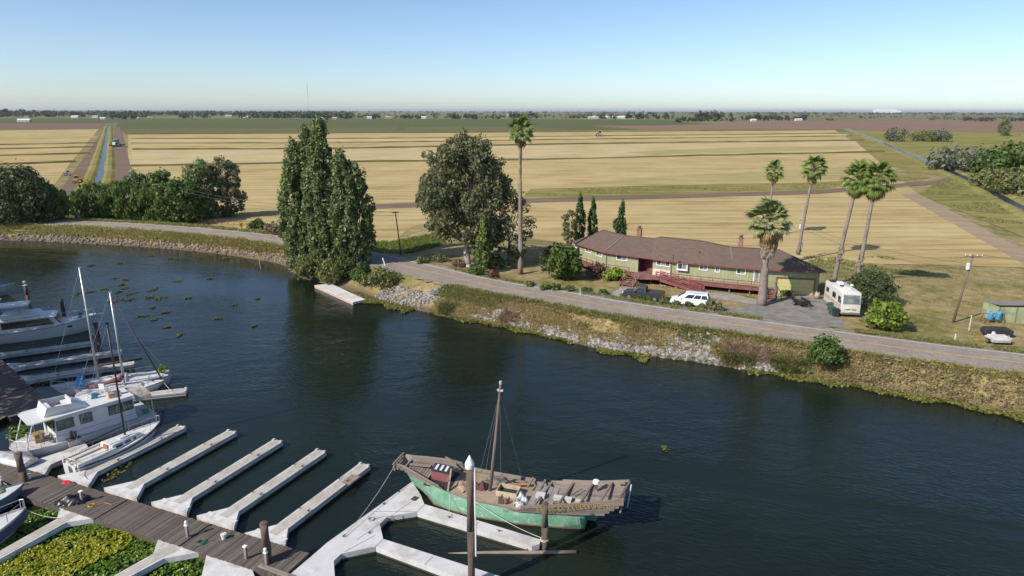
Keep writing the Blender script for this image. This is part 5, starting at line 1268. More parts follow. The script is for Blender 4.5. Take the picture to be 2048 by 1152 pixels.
# wheelie bins
def bin_(px, py, mat, label, rz):
    t = empty('wheelie_bin', on(px, py), rz, label, 'bin', 'wheelie bins beside the motorhome')
    MB().box((0, 0, 0.5), (0.55, 0.6, 0.95), M=Matrix.Identity(3), taper=1.15).build('body', mat, t); MB().box((0.02, 0, 1.02), (0.7, 0.72, 0.07)).build('lid', mat, t)
    for sy in (-1, 1): wheel(t, -0.28, sy * 0.28, 0.12, 0.06, blackp)
    MB().tube([(-0.36, -0.25, 0.98), (-0.36, 0.25, 0.98)], 0.02, 5).build('handle', blackp, t)
bing = simple('bin_green', (0.05, 0.10, 0.085), 0.6)
bin_(1661, 618, bing, 'dark green bin farthest back beside the motorhome', R(-100)); bin_(1664, 626, bing, 'dark green bin in the middle of the three', R(-100)); bin_(1671, 630, simple('bin_black', (0.03, 0.034, 0.045), 0.5), 'black bin nearest the motorhome front', R(-95))
# right meadow: shed, barrels, trailers
sh = empty('greenhouse_shed', on(2010, 630), R(-3), 'low shed walled in translucent green sheeting at the right edge', 'shed'); sh.location = (63.2, 80.2, hz(63.2, 80.2))
net = simple('green_sheeting', (0.36, 0.38, 0.22), 0.5, var=0.25, scale=0.8, dark=(0.08, 0.22, 0.15), dscale=0.6)
for y in (-2, 1): MB().box((0, y, 1.0), (6.4, 0.04, 2.0)).build('sheet_wall', net, sh)
for x in (-3.2, 3.2): MB().box((x, -0.5, 1.0), (0.04, 2.96, 2.0)).build('sheet_wall', net, sh)
MB().box((0, -0.5, 2.1), (6.6, 3.2, 0.08), M=Matrix.Rotation(R(-6), 3, 'X')).build('roof', simple('shed_roof', (0.24, 0.20, 0.18), 0.9, scale=1, dark=(0.3, 0.29, 0.2)), sh)
for x in (-3.2, -1.1, 1.1, 3.2): MB().box((x, -2.06, 1.0), (0.09, 0.08, 2.05)).build('post', woodgrey, sh)
blue = simple('blue_plastic', (0.06, 0.28, 0.52), 0.45, var=0.1)
rk = empty('barrel_rack', on(1984, 641), R(-5), 'rusty steel rack carrying two blue barrels beside the shed', 'rack')
rust = simple('rust_steel', (0.17, 0.085, 0.06), 0.85)
for x in (-1.15, 1.15): MB().tube([(x, -0.5, 0), (x, 0.0, 1.25), (x, 0.5, 0)], 0.05, 6).build('frame_leg', rust, rk)
for y, z in ((-0.36, 0.42), (0.36, 0.42), (0.1, 1.15)): MB().tube([(-1.3, y, z), (1.3, y, z)], 0.04, 6).build('crossbar', rust, rk)
for x, nm in ((-0.45, 'left'), (0.5, 'right')):
    b = empty('blue_barrel', rk.location + Vector((x, -0.1, 0.48)), R(-5), nm + ' one of two blue plastic barrels on the rack beside the shed', 'barrel', 'blue barrels on the rack'); b.rotation_euler = (R(12), 0, R(-5))
    MB().lathe([(0.26, 0), (0.3, 0.08), (0.3, 0.3), (0.285, 0.33), (0.3, 0.36), (0.3, 0.62), (0.285, 0.65), (0.3, 0.68), (0.3, 0.92), (0.24, 1.0)], n=16).build('body', blue, b, True); MB().lathe([(0.05, 1.0), (0.05, 1.03)], (0.12, 0, 0), 8).build('bung', whitep, b)
tb = empty('black_trailer', on(1992, 668), R(-6), 'low black tarpaulin covered trailer behind the white frame trailer', 'trailer')
car_body(tb, [(-1.5, 0.35), (-1.5, 0.85), (-1.2, 1.0), (1.2, 1.0), (1.5, 0.85), (1.5, 0.35)], 1.3, simple('black_tarp', (0.035, 0.032, 0.033), 0.7, var=0.4, scale=6, bumps=0.6), name='tarp_cover')
for x in (-0.9, 0.9): wheel(tb, x, -0.66, 0.26, 0.18); wheel(tb, x, 0.66, 0.26, 0.18)
wt = empty('tipped_trailer', on(1996, 683), R(-6), 'dirty white trailer with black tyres at the right road edge', 'trailer')
dwh = simple('dirty_white', (0.56, 0.54, 0.52), 0.8, var=0.25, scale=3, dark=(0.38, 0.35, 0.33))
MB().box((0, 0, 0.62), (1.9, 1.3, 0.3), M=Matrix.Rotation(R(14), 3, 'X')).build('bed', dwh, wt); 
for sx in (-1, 1):
    MB().box((sx * 1.05, 0.1, 0.72), (0.34, 0.95, 0.1)).build('mudguard', dwh, wt); w_ = wheel(wt, sx * 1.05, 0.1, 0.32, 0.2); w_.rotation_euler = (0, 0, R(90))
MB().tube([(0, 0.6, 0.75), (0.05, 1.3, 0.95)], 0.06, 6).build('drawbar', dwh, wt); MB().lathe([(0.16, 0.8), (0.2, 0.9), (0.16, 1.15), (0.05, 1.2)], (-0.2, 0.75, 0), 10).build('winch', dwh, wt)
# posts, mailbox
def post(px, py, h, label, mat=whitep, r=0.05, lean=0.0, group='roadside marker posts'):
    t = empty('marker_post', on(px, py), 0, label, 'post', group)
    MB().box((0, 0, h / 2), (r * 2, r * 1.4, h), M=Matrix.Rotation(lean, 3, 'Y')).build('shaft', mat, t); MB().box((math.sin(lean) * h * 0.5, 0, h), (r * 2.2, r * 1.6, 0.06)).build('cap', mat, t)
post(1909, 681, 1.0, 'short white marker post at the road edge below the right utility pole'); post(1938, 657, 1.9, 'tall thin white post right of the leaning utility pole', r=0.035); post(768, 533, 1.3, 'leaning white marker post at the water side of the road', lean=-0.25, r=0.08)
post(1160, 590, 0.9, 'small white marker post among the roadside shrubs', r=0.035); post(806, 514, 1.4, 'wooden post at the foot of the small utility pole', woodgrey, 0.07)
mbx = empty('mailbox', on(937, 548), R(-30), 'pale mailbox on a green post beside the road', 'mailbox')
MB().box((0, 0, 0.55), (0.16, 0.16, 1.1)).build('post', bing, mbx); bx_ = MB(); bx_.side([(-0.3, 1.1), (0.3, 1.1), (0.3, 1.35), (0.2, 1.46), (-0.2, 1.46), (-0.3, 1.35)], -0.22, 0.22); bx_.build('box', simple('mailbox_tan', (0.42, 0.40, 0.33), 0.6), mbx)
# chevron signs
for px, py, lab in ((222, 441, 'yellow chevron road sign standing before the willows at the left'), (483, 463, 'yellow chevron road sign at the bend near the dark shrub')):
    t = empty('chevron_sign', on(px, py), R(20), lab, 'road sign', 'yellow chevron signs at the bend')
    MB().box((0, 0.04, 0.8), (0.08, 0.06, 1.6)).build('post', woodgrey, t); pn = MB().box((0, 0, 1.75), (0.85, 0.04, 1.05)).build('panel', simple('sign_yellow', (0.75, 0.42, 0.02), 0.5, var=0.05), t)
    for s in (-1, 1): MB().beam((0.2, -0.025, 1.75 + s * 0.36), (-0.22, -0.025, 1.75), 0.012, 0.2, up=(0, 0, 1)).build('chevron', blackp, pn)
# utility poles and wires
polem = simple('pole_wood', (0.17, 0.125, 0.10), 0.95, scale=3, stretch=(3, 3, 0.3))
def upole(base, h, lean, label, arm=2.0, armz=0.3, rz=0.0, transf=False, r=0.15):
    t = empty('utility_pole', base, rz, label, 'utility pole', 'utility poles')
    L = Vector(lean)
    MB().tube([(0, 0, -0.2), (L.x * 0.5, L.y * 0.5, h * 0.5), (L.x, L.y, h)], [r, r * 0.85, r * 0.7], 10).build('pole', polem, t, True)
    tip = Vector((L.x, L.y, h)); q = tip * (1 - armz / h)
    if arm:
        MB().box((q.x, q.y - 0.14, q.z), (arm, 0.1, 0.12)).build('crossarm', polem, t)
        for k in (-0.45, -0.2, 0.2, 0.45): MB().lathe([(0.03, 0), (0.06, 0.08), (0.03, 0.2)], (q.x + k * arm, q.y - 0.14, q.z + 0.06), 8).build('insulator', whitep, t)
    if transf: MB().lathe([(0.2, -0.4), (0.24, -0.3), (0.24, 0.3), (0.15, 0.42)], (q.x - 0.36, q.y - 0.1, q.z - 1.25), 12).build('transformer', simple('grey_tank', (0.55, 0.55, 0.55), 0.5), t)
    return Vector(base) + Matrix.Rotation(rz, 3, 'Z') @ q
pR = upole(on(1906, 641), 8.6, (0.9, 0, 0), 'leaning utility pole with a transformer in the right meadow', 2.0, 0.2, R(-10), True)
pL = upole(on(336, 446), 9.5, (-0.35, 0, 0), 'leaning utility pole in front of the left grove', 2.2, 0.25, R(10))
pC = upole(on(802, 512), 7.8, (-0.7, 0, 0), 'small leaning utility pole at the road between poplars and eucalyptus', 1.2, 0.2, R(20), r=0.12)
pB = upole(G(1598, 505, 1.2), 6.6, (0, 0, 0), 'thin utility pole with white fittings behind the garage roof', 1.3, 0.2, R(-10), True, 0.12)
wirem = simple('wire', (0.10, 0.10, 0.10), 0.6)
def wire(a, b, sag, label, r=0.018, m=wirem, name='power_line', cat='cable', group='overhead wires'):
    a, b = Vector(a), Vector(b); pts = []
    for i in range(15):
        t = i / 14; p = a.lerp(b, t); p.z -= sag * 4 * t * (1 - t); pts.append(p)
    o = MB().tube([p - a for p in pts], r, 4).build(name, m); o.location = a
    return tag(o, label, cat, group)
pF = Vector((-150, 138, 8.5))
wire(pF, pL + Vector((0, 0, 0.3)), 1.2, 'upper wire from the left picture edge to the grove pole', 0.03); wire(pF + Vector((0, 0, -0.9)), pL + Vector((0.3, 0, -0.5)), 1.3, 'lower wire from the left picture edge to the grove pole', 0.03)
wire(pL + Vector((0, 0, 0.3)), pC + Vector((0, 0, 0.1)), 1.6, 'upper wire from the grove pole to the small pole at the poplars', 0.025); wire(pL + Vector((0.3, 0, -0.5)), pC + Vector((0.2, 0, -0.5)), 1.7, 'lower wire from the grove pole to the small pole at the poplars', 0.025)
wire(pB + Vector((0, 0, -0.9)), pR + Vector((-0.3, 0, -0.9)), 0.9, 'upper wire between the garage pole and the right meadow pole', 0.022); wire(pB + Vector((0, 0, -1.6)), pR + Vector((-0.3, 0, -1.6)), 1.1, 'lower wire between the garage pole and the right meadow pole', 0.022)
wire(pR + Vector((0.6, 0, 0.2)), pR + Vector((34, -9, 0.3)), 1.0, 'wire running from the right meadow pole out of the picture', 0.022)
# ------------------------------------------------------------------ marina docks
DZ = 0.5
conc = simple('dock_concrete', (0.63, 0.61, 0.585), 0.85, var=0.18, scale=1.3, bumps=0.15, dark=(0.34, 0.305, 0.265), dscale=0.8, spots=(5.5, 0.66, (0.22, 0.2, 0.18)))
conc_n = simple('new_concrete', (0.60, 0.58, 0.56), 0.85, var=0.12, scale=1.0, bumps=0.1, dark=(0.41, 0.385, 0.355), dscale=0.55, spots=(4.5, 0.68, (0.25, 0.23, 0.2)))
stain = simple('stained_walk', (0.47, 0.43, 0.37), 0.9, var=0.2, scale=1.6, dark=(0.37, 0.32, 0.26), dscale=0.9, spots=(6, 0.64, (0.2, 0.175, 0.14)))
slime = simple('waterline_slime', (0.05, 0.055, 0.04), 0.6)
def plank_mat(name, cols):
    m, nt, bs = new_mat(name); bs.inputs['Roughness'].default_value = 0.9; bs.inputs['Specular IOR Level'].default_value = 0.2
    oi = _n(nt, 'ShaderNodeObjectInfo'); c = ramp(nt, oi.outputs['Random'], [(i / (len(cols) - 1), k) for i, k in enumerate(cols)])
    tc = _n(nt, 'ShaderNodeTexCoord').outputs['Object']
    g = noise(nt, 3.0, 5, tc, stretch=(0.4, 6, 6), rough=0.7)
    f = _n(nt, 'ShaderNodeMix', data_type='RGBA'); f.blend_type = 'MULTIPLY'; f.inputs[0].default_value = 0.7
    nt.links.new(c, f.inputs[6]); nt.links.new(ramp(nt, g, [(0.3, (0.55, 0.52, 0.5)), (0.65, (1.05, 1.05, 1.05))]), f.inputs[7])
    nt.links.new(f.outputs[2], bs.inputs['Base Color']); bump(nt, bs, g, 0.4, 0.01); return m
plankm = plank_mat('walkway_plank', [(0.105, 0.085, 0.07), (0.16, 0.132, 0.11), (0.205, 0.172, 0.146), (0.13, 0.108, 0.09)])
junkm = plank_mat('junk_plank', [(0.20, 0.158, 0.132), (0.27, 0.22, 0.185), (0.33, 0.28, 0.24), (0.235, 0.19, 0.16)])
cleatm = simple('cleat_iron', (0.09, 0.085, 0.08), 0.5, 0.5)
def walkway(label, p_far0, p_far1, wd, pitch, jit, seed, side=-1, gap=()):
    """deck of cross planks from p_far0 to p_far1, lying on one side of that edge"""
    a, b = Vector(p_far0), Vector(p_far1); d = (b - a); L = d.length; d.normalize(); n = Vector((-d.y, d.x)) * side
    t = empty('plank_walkway', (a.x, a.y, 0), 0, label, 'walkway'); rr = random.Random(seed)
    c = a + d * L / 2 + n * wd / 2 - a
    MB().box((c.x, c.y, 0.2), (L, wd - 0.15, 0.62), math.atan2(d.y, d.x)).build('float_frame', simple('dark_timber', (0.09, 0.075, 0.065), 0.9), t)
    pm = MB().box((0, 0, 0), (wd, pitch - 0.018, 0.05)).mesh('plank', plankm)
    k = 0; N = int(L / pitch)
    for k in range(N):
        if k in gap: continue
        q = d * (k + 0.5) * pitch + n * (wd / 2 + rr.uniform(-jit, jit))
        o = link_mesh('plank', pm, None, t); o.location = (q.x, q.y, 0.56 + rr.uniform(-0.006, 0.006)); o.rotation_euler = (0, rr.uniform(-.004, .004), math.atan2(n.y, n.x) + rr.uniform(-.008, .008))
    return t
walkway('long grey plank walkway of the marina crossing the lower left', (-12.5, 35.45), (-42.5, 47.6), 2.5, 0.118, 0.03, 1, side=1, gap=(66, 67, 131))
walkway('dark plank walkway in the shade at the left edge', (-42.5, 56.6), (-66.5, 77.6), 3.3, 0.17, 0.03, 2, side=1)
t = empty('plank_walkway', (-45, 52, 0), 0, 'short dark plank bridge joining the two walkways behind the houseboat', 'walkway')
for k in range(26):
    o = MB().box((0, 0, 0), (3.0, 0.3, 0.06)).build('plank', plankm, t); q = Vector((-47.2, 47.5)).lerp(Vector((-46.4, 56.8)), k / 25); o.location = (q.x + 45, q.y - 52, 0.53); o.rotation_euler = (0, 0, R(4))

def cleat(t, x, y, z, rz=0.0):
    o = MB().box((0, 0, 0.05), (0.06, 0.06, 0.1)).tube([(-0.15, 0, 0.11), (0.15, 0, 0.11)], 0.025, 6).build('cleat', cleatm, t); o.location = (x, y, z); o.rotation_euler = (0, 0, rz)
def slab(name, label, poly, mat, z1=DZ, group=None, cat='dock', z0=-0.25):
    c = sum((Vector(p) for p in poly), Vector((0, 0))) / len(poly)
    t = empty(name, (c.x, c.y, 0), 0, label, cat, group)
    loc = [(p[0] - c.x, p[1] - c.y) for p in poly]
    MB().prism(loc, 0.13, z1).build('float', mat, t)
    sm_ = [(p[0] * 0.996, p[1] * 0.996) for p in loc]
    MB().prism(sm_, z0, 0.131).build('waterline', slime, t)
    return t, c
def finger(br, ang, L, wd, label, flare=3.4, fd=1.6, mat=None, side=1, seed=0, hatch=True):
    """float finger: gusset on the walkway edge, then a straight arm; br = right base corner"""
    d = Vector((math.cos(ang), math.sin(ang))); l = Vector((-d.y, d.x))
    c = Vector(br) + l * flare / 2
    P = [Vector(br), c - l * wd / 2 + d * fd, c - l * wd / 2 + d * L, c + l * wd / 2 + d * L, c + l * wd / 2 + d * fd, c + l * flare / 2]
    t, o = slab('dock_finger', label, [tuple(p) for p in P], mat or conc, group='concrete dock fingers')
    q = c - o; rr = random.Random(seed); an = math.atan2(d.y, d.x)
    m = q + d * (L * 0.5 + 0.2); MB().box((m.x, m.y, DZ + 0.008), (L - 0.9, wd * 0.72, 0.012), an).build('walking_strip', stain, t)
    for s in (-1, 1):
        p = q + l * s * (wd / 2 + 0.02) + d * (fd + (L - fd) / 2); MB().box((p.x, p.y, DZ - 0.1), (L - fd - 0.1, 0.04, 0.16), an).build('edge_board', simple('edge_timber', (0.42, 0.40, 0.39), 0.85, stretch=(0.3, 3, 3)), t)
        p = q + l * s * (wd / 2 - 0.1) + d * (L - 0.12); MB().box((p.x, p.y, DZ + 0.04), (0.2, 0.2, 0.1), an).build('corner_block', conc_n, t)
        if hatch: p = q + l * s * (flare * 0.29) + d * fd * 0.28; MB().box((p.x, p.y, DZ + 0.01), (0.55, 0.6, 0.016), an).build('hatch_lid', conc_n, t)
        for f in (0.35, 0.75): p = q + l * s * (wd / 2 - 0.08) + d * L * f; cleat(t, p.x, p.y, DZ, an)
    return t
for i, (px, py, ang, L, lab) in enumerate([
    (178, 975, 66.5, 9.4, 'concrete finger beside the small sailboat, first one right of the houseboat'), (275, 1000, 66.5, 10.2, 'second empty concrete finger right of the small sailboat'),
    (375, 1030, 66.5, 10.4, 'middle one of the empty concrete fingers'), (470, 1059, 65.5, 10.4, 'second empty concrete finger left of the white dock junction'), (572, 1096, 65, 10.2, 'concrete finger nearest the white dock junction, with a rusty plate')]):
    f = finger(G(px, py, DZ).xy, R(ang), L + 0.25, 0.94, lab, seed=i, hatch=i > 1)
    if i == 4:
        g = G(703, 961, DZ) - f.location; MB().box((g.x, g.y, DZ + 0.02), (1.3, 0.75, 0.012), R(65)).build('rusty_plate', simple('plate', (0.27, 0.21, 0.17), 0.8, scale=4), f)
finger((-43.6, 55.6), R(17), 12.6, 1.05, 'finger behind the houseboat, its tip showing at the right', 2.4, 1.0, hatch=False)
finger((-49.6, 61.3), R(29), 10.6, 1.15, 'upper left finger with sunlit end nearest the two sailboats', 3.0, 1.8, seed=7, hatch=False)
finger((-53.2, 64.8), R(29), 10.8, 1.15, 'upper left finger between the cabin cruiser and the empty slip', 3.0, 1.8, seed=8, hatch=False)
finger((-57.6, 68.5), R(28), 9.8, 1.0, 'shaded narrow finger along the cabin cruiser', 2.6, 1.6, seed=9, hatch=False)
slab('dock_gusset', 'triangular concrete gusset at the houseboat bow', [tuple(G(a, b, DZ).xy) for a, b in [(27, 933), (88, 956.5), (103, 933), (140, 917), (178, 898), (170, 888), (130, 905), (85, 920)]], conc)
def pxpoly(*p): return [tuple(G(a, b, DZ).xy) for a, b in p]
t1, c1 = slab('dock_junction', 'broad white concrete dock running up to the bow of the old junk', pxpoly((626, 1113.5), (655, 1088), (826, 964), (843, 990), (850.6, 1009), (835.5, 1024.4), (776.7, 1034), (761.7, 1049), (768.5, 1079), (752.7, 1094), (685, 1109), (670, 1123), (672, 1152), (668, 1230), (520, 1230), (581, 1152)), conc_n)
t2, c2 = slab('dock_finger', 'white concrete finger lying alongside the old junk', pxpoly((851.5, 1009), (1084, 1079), (1081, 1088), (1066, 1092), (836.5, 1024.8)), conc_n, group='concrete dock fingers')
t3, c3 = slab('dock_finger', 'white concrete finger leaving the picture at the bottom', pxpoly((769.5, 1079), (1090, 1180), (1060, 1207), (754, 1094.6)), conc_n, group='concrete dock fingers')
seam = simple('dock_seam', (0.20, 0.185, 0.17), 0.9)
for tt, pts in ((t1, [(742, 1024), (835, 1024)]), (t1, [(715, 1082), (842, 992)]), (t1, [(690, 1106), (752, 1072)]), (t3, [(868, 1114), (852, 1130)]), (t2, [(960, 1044), (948, 1058)])):
    a, b = G(*pts[0], DZ) - tt.location, G(*pts[1], DZ) - tt.location; MB().beam((a.x, a.y, DZ + 0.004), (b.x, b.y, DZ + 0.004), 0.035, 0.008).build('joint', seam, tt)
a = G(832, 998, DZ) - t1.location; MB().box((a.x, a.y, DZ + 0.006), (0.5, 0.45, 0.012), R(60)).build('hatch', simple('hatch_dark', (0.05, 0.045, 0.04), 0.8), t1)
for px, py in ((742, 1068), (800, 985), (690, 1075), (770, 1010)): g = G(px, py, DZ) - t1.location; cleat(t1, g.x, g.y, DZ, R(60))
for px, py in ((900, 1036), (1000, 1063)): g = G(px, py, DZ) - t2.location; cleat(t2, g.x, g.y, DZ, R(-20))
for lab, pts in (('concrete finger left of the yellow green plant mat', [(121.8, 1016), (204, 1037.7), (134, 1049), (-40, 1146), (-90, 1160), (-90, 1150), (-40, 1130), (116, 1041.7)]), ('concrete finger right of the yellow green plant mat', [(321, 1075), (401, 1106.7), (330, 1120), (200, 1190), (150, 1200), (308.7, 1110.8)]), ('triangular concrete slab at the bottom below the walkway', [(416, 1110), (507, 1142), (522, 1180), (400, 1180)])):
    t, c = slab('dock_finger', lab, pxpoly(*pts), conc, group='concrete dock fingers')
    if 'triangular' not in lab:
        a, b = Vector(pxpoly(pts[2])[0]), Vector(pxpoly(pts[3])[0]); e = Vector(pxpoly(pts[-1])[0]); d = (b - a).normalized(); s = (e - a); s = s - d * s.dot(d)
        m = a + s / 2 + d * 1.6 - c; MB().box((m.x, m.y, DZ + 0.008), (5.2, s.length * 0.7, 0.012), math.atan2(d.y, d.x)).build('walking_strip', stain, t)
# bottom edge plank of the walkway
t = empty('loose_timber', G(555, 1146, 0.62), R(-25), 'long grey timber lying across the end of the walkway', 'timber'); MB().box((0, 0, 0.05), (2.6, 0.28, 0.1)).build('timber', woodgrey, t)
for x in (-1, 1): MB().box((x, 0, 0.105), (0.05, 0.05, 0.02)).build('bolt', cleatm, t)

# pilings
pil = simple('piling_wood', (0.125, 0.085, 0.068), 0.9, scale=2.5, stretch=(2, 2, 0.3), bumps=0.5, dark=(0.07, 0.055, 0.05))
def piling(x, y, top, r, label, cap=False, band=False, birds=False):
    t = empty('piling', (x, y, 0), 0, label, 'piling', 'mooring pilings')
    MB().tube([(0, 0, -2), (0.01, 0, top * 0.5), (0, 0, top - 0.04), (0, 0, top)], [r * 1.08, r * 1.02, r * 0.97, r * 0.86], 16).build('shaft', pil, t, True).data.set_sharp_from_angle(angle=R(50))
    if cap: MB().lathe([(r * 1.1, top - 0.12), (r * 1.14, top + 0.1), (r * 1.08, top + 0.16), (0.03, top + 0.62)], n=18).build('cone_cap', whitep, t); MB().tube([(r + 0.05, -0.12, 2.4), (r + 0.05, -0.12, top - 0.1)], 0.05, 8).build('conduit', whitep, t)
    if band: MB().lathe([(r * 1.16, 0.62), (r * 1.2, 0.66), (r * 1.16, 0.72)], n=16).build('rope_band', simple('rope', (0.5, 0.44, 0.35), 0.9), t)
    if birds: MB().lathe([(0.12, top), (0.3, top + 0.03), (0.3, top + 0.08)], n=10).build('platform', dwh, t); MB().tube([(0, 0, top), (0, 0, top + 0.5)], 0.06, 6).lathe([(0.05, 0.3), (0.2, 0.42), (0.22, 0.6), (0.06, 0.72)], (0, 0, top), 10).build('lamp', dwh, t)
    return t
piling(-2.31, 32.9, 8.1, 0.235, 'very tall piling with a white cone cap in the foreground', True)
piling(2.1, 36.75, 3.3, 0.23, 'dark piling at the finger tip below the junk stern', False, True)
piling(-14.8, 34.75, 3.2, 0.27, 'brown piling rising through the plank walkway'); piling(-35.9, 43.6, 2.9, 0.27, 'dark piling standing before the houseboat bow')
piling(-69.6, 91.9, 2.7, 0.24, 'piling with a lamp at the upper left', False, False, True); piling(-59.3, 84.1, 3.0, 0.24, 'dark piling behind the cabin cruiser'); piling(-54.9, 80.9, 2.1, 0.22, 'short piling beside the cabin cruiser bow'); piling(-47.5, 72.2, 3.6, 0.26, 'tall dark piling at the end of the cruiser slip')
piling(2.1 + 26, -20, 3.0, 0.25, 'piling outside the picture') if False else None
# floating log
t = empty('floating_log', (-0.2, 36.3, 0.02), R(0.5), 'long bare log floating below the dock finger', 'log')
MB().tube([(-4.3, 0, -0.12), (-1.5, 0.03, -0.02), (1.5, -0.02, 0.02), (4.3, 0, 0.03)], [0.08, 0.11, 0.13, 0.13], 10).build('trunk', simple('driftwood', (0.27, 0.21, 0.16), 0.9, stretch=(0.3, 3, 3)), t, True); MB().tube([(1.0, 0, 0.1), (1.2, 0.1, 0.22)], [0.04, 0.02], 6).build('branch_stub', bark_grey, t)
# utility pedestals on the walkway
def pedestal(px, py, label, top=True):
    t = empty('power_pedestal', G(px, py, 0.6), R(-22), label, 'pedestal', 'small power pedestals on the walkway')
    MB().box((0, 0, 0.4), (0.16, 0.14, 0.8)).build('post', woodgrey, t); MB().box((0, 0, 0.84), (0.24, 0.2, 0.08)).build('cap', whitep, t)
    if top: MB().lathe([(0.05, 0.88), (0.1, 0.95), (0.1, 1.1), (0.03, 1.16)], n=10).build('lamp_globe', whitep, t)
pedestal(378, 1076, 'small lamp pedestal in the middle of the plank walkway'); pedestal(495, 1119, 'short wooden pedestal with a white top left of the brown piling', False); pedestal(536, 1131, 'lamp pedestal standing right against the brown piling'); pedestal(167, 1008, 'low white pedestal beside the black tarpaulin heap', False)
pedestal(8, 985, 'small lamp post at the left picture edge beside the covered green boat')
# black tarp heap, red rag, box
def heap(name, label, cat, loc, dims, mat, seed, n=9):
    rr = np.random.default_rng(seed); t = empty(name, loc, rr.uniform(0, 3), label, cat)
    m = 14; vs = []; 
    for j in range(m + 1):
        for i in range(m + 1):
            x, y = (i / m - 0.5) * 2, (j / m - 0.5) * 2; q = x * x + y * y
            h = max(0, 1 - q) ** 0.6 * (0.55 + 0.45 * math.sin(5 * x + seed) * math.cos(4 * y + seed * 2)) + rr.uniform(0, 0.12) * (q < 1)
            vs.append((x * dims[0] / 2 * (1 + 0.1 * rr.normal()), y * dims[1] / 2 * (1 + 0.1 * rr.normal()), h * dims[2]))
    MB().add(vs, [(j * (m + 1) + i, j * (m + 1) + i + 1, (j + 1) * (m + 1) + i + 1, (j + 1) * (m + 1) + i) for j in range(m) for i in range(m) if ((i + .5) / m * 2 - 1) ** 2 + ((j + .5) / m * 2 - 1) ** 2 < 1.05]).build('crumpled_sheet', mat, t, True)
    return t
heap('tarpaulin_heap', 'crumpled black tarpaulin heap lying on the plank walkway', 'tarpaulin', G(148, 1006, 0.6), (2.2, 1.3, 0.55), simple('black_plastic_sheet', (0.018, 0.018, 0.02), 0.35, var=0.4, scale=8, bumps=0.6), 3)
heap('red_rag', 'small red cloth lying on the walkway edge', 'cloth', G(135, 969, 0.6), (0.8, 0.5, 0.1), simple('red_cloth', (0.55, 0.03, 0.06), 0.8), 4)
# small gear on the docks
def coil(px, py, z, mat, label, n=4, r=0.3):
    t = empty('hose_coil', G(px, py, z), 0, label, 'hose'); 
    for k in range(n): MB().tube([((r - 0.04 * k) * math.cos(a_ * 0.4), (r - 0.04 * k) * math.sin(a_ * 0.4), 0.03 + 0.03 * (k % 2)) for a_ in range(17)], 0.022, 5).build('loop', mat, t)
    MB().tube([(r, 0, 0.03), (r + 0.5, 0.3, 0.03), (r + 1.1, 0.1, 0.03), (r + 1.6, 0.5, 0.03)], 0.02, 5).build('loose_end', mat, t)
coil(405, 1088, 0.6, simple('green_hose', (0.05, 0.16, 0.08), 0.6), 'coiled green hose on the walkway right of the lamp pedestal'); coil(185, 1015, 0.6, simple('yellow_cable', (0.45, 0.33, 0.05), 0.6), 'yellow cable coil beside the black tarpaulin heap', 3, 0.22); coil(745, 1040, DZ, simple('grey_line', (0.35, 0.33, 0.30), 0.9), 'grey rope coil on the white dock junction', 3, 0.22)
for px, py, lab in ((450, 1080, 'white bucket standing on the walkway left of the pedestals'), (60, 962, 'white bucket beside the dark piling')):
    t = empty('bucket', G(px, py, 0.59), 0, lab, 'bucket'); MB().lathe([(0.13, 0), (0.17, 0.34), (0.18, 0.36)], n=12).build('pail', whitep, t); MB().tube([(-0.17, 0, 0.34), (0, 0, 0.46), (0.17, 0, 0.34)], 0.01, 5).build('handle', cleatm, t)
t = empty('water_pole', G(522, 545, -0.5), 0, 'thin pale pole standing in the water near the left bank', 'pole'); MB().tube([(0, 0, -0.5), (-0.15, 0, 2.4)], 0.05, 6).build('shaft', dwh, t); MB().lathe([(0.07, 2.35), (0.08, 2.45)], (-0.15, 0, 0), 8).build('cap', dwh, t)
# water plant mats in the slips
def plant_mat(label, pts, mat, dens, size, seed, z=0.02, tilt=0.55, per=4):
    rr = np.random.default_rng(seed); poly = [tuple(G(a, b, 0.05).xy) for a, b in pts]
    Q = fill(poly, dens, rr); V, F = floor_leaves(Q, z, size, rr, per=per, tilt=tilt)
    return tag(np_mesh('plant_mat', V, F, mat), label, 'water plants', kind='stuff')
plant_mat('dark green hyacinth mat filling the slip at the bottom left', [(208, 1045), (322, 1082), (308, 1116), (200, 1190), (-120, 1290), (-120, 1180), (0, 1132), (134, 1056)], L_hya, 34, 0.09, 1)
plant_mat('bright yellow green primrose patch on the bottom left plant mat', [(190, 1070), (250, 1062), (275, 1075), (250, 1105), (170, 1140), (110, 1190), (-90, 1230), (-60, 1170), (40, 1118), (120, 1085)], L_hyy, 42, 0.09, 2, z=0.14)
plant_mat('shaded hyacinth mat between the moored bow and the first slip', [(118, 1016), (112, 1043), (0, 1110), (-80, 1150), (-80, 1050), (0, 1060), (55, 1030)], L_hya, 34, 0.09, 3)
plant_mat('hyacinth mat at the bottom right of the second slip', [(402, 1112), (415, 1125), (410, 1165), (300, 1230), (230, 1230), (330, 1126)], L_hya, 26, 0.09, 4)
plant_mat('few stray plants beside the small sailboat finger', [(198, 965), (230, 940), (268, 925), (262, 940), (215, 968)], L_hyo, 14, 0.1, 5)
plant_mat('shaded plants in the slip by the upper sailboats', [(60, 770), (100, 748), (150, 742), (150, 752), (90, 775)], L_hya, 16, 0.1, 6)
plant_mat('plants beside the houseboat cabin in the shade', [(15, 882), (25, 858), (55, 855), (55, 880)], L_hya, 22, 0.12, 7)

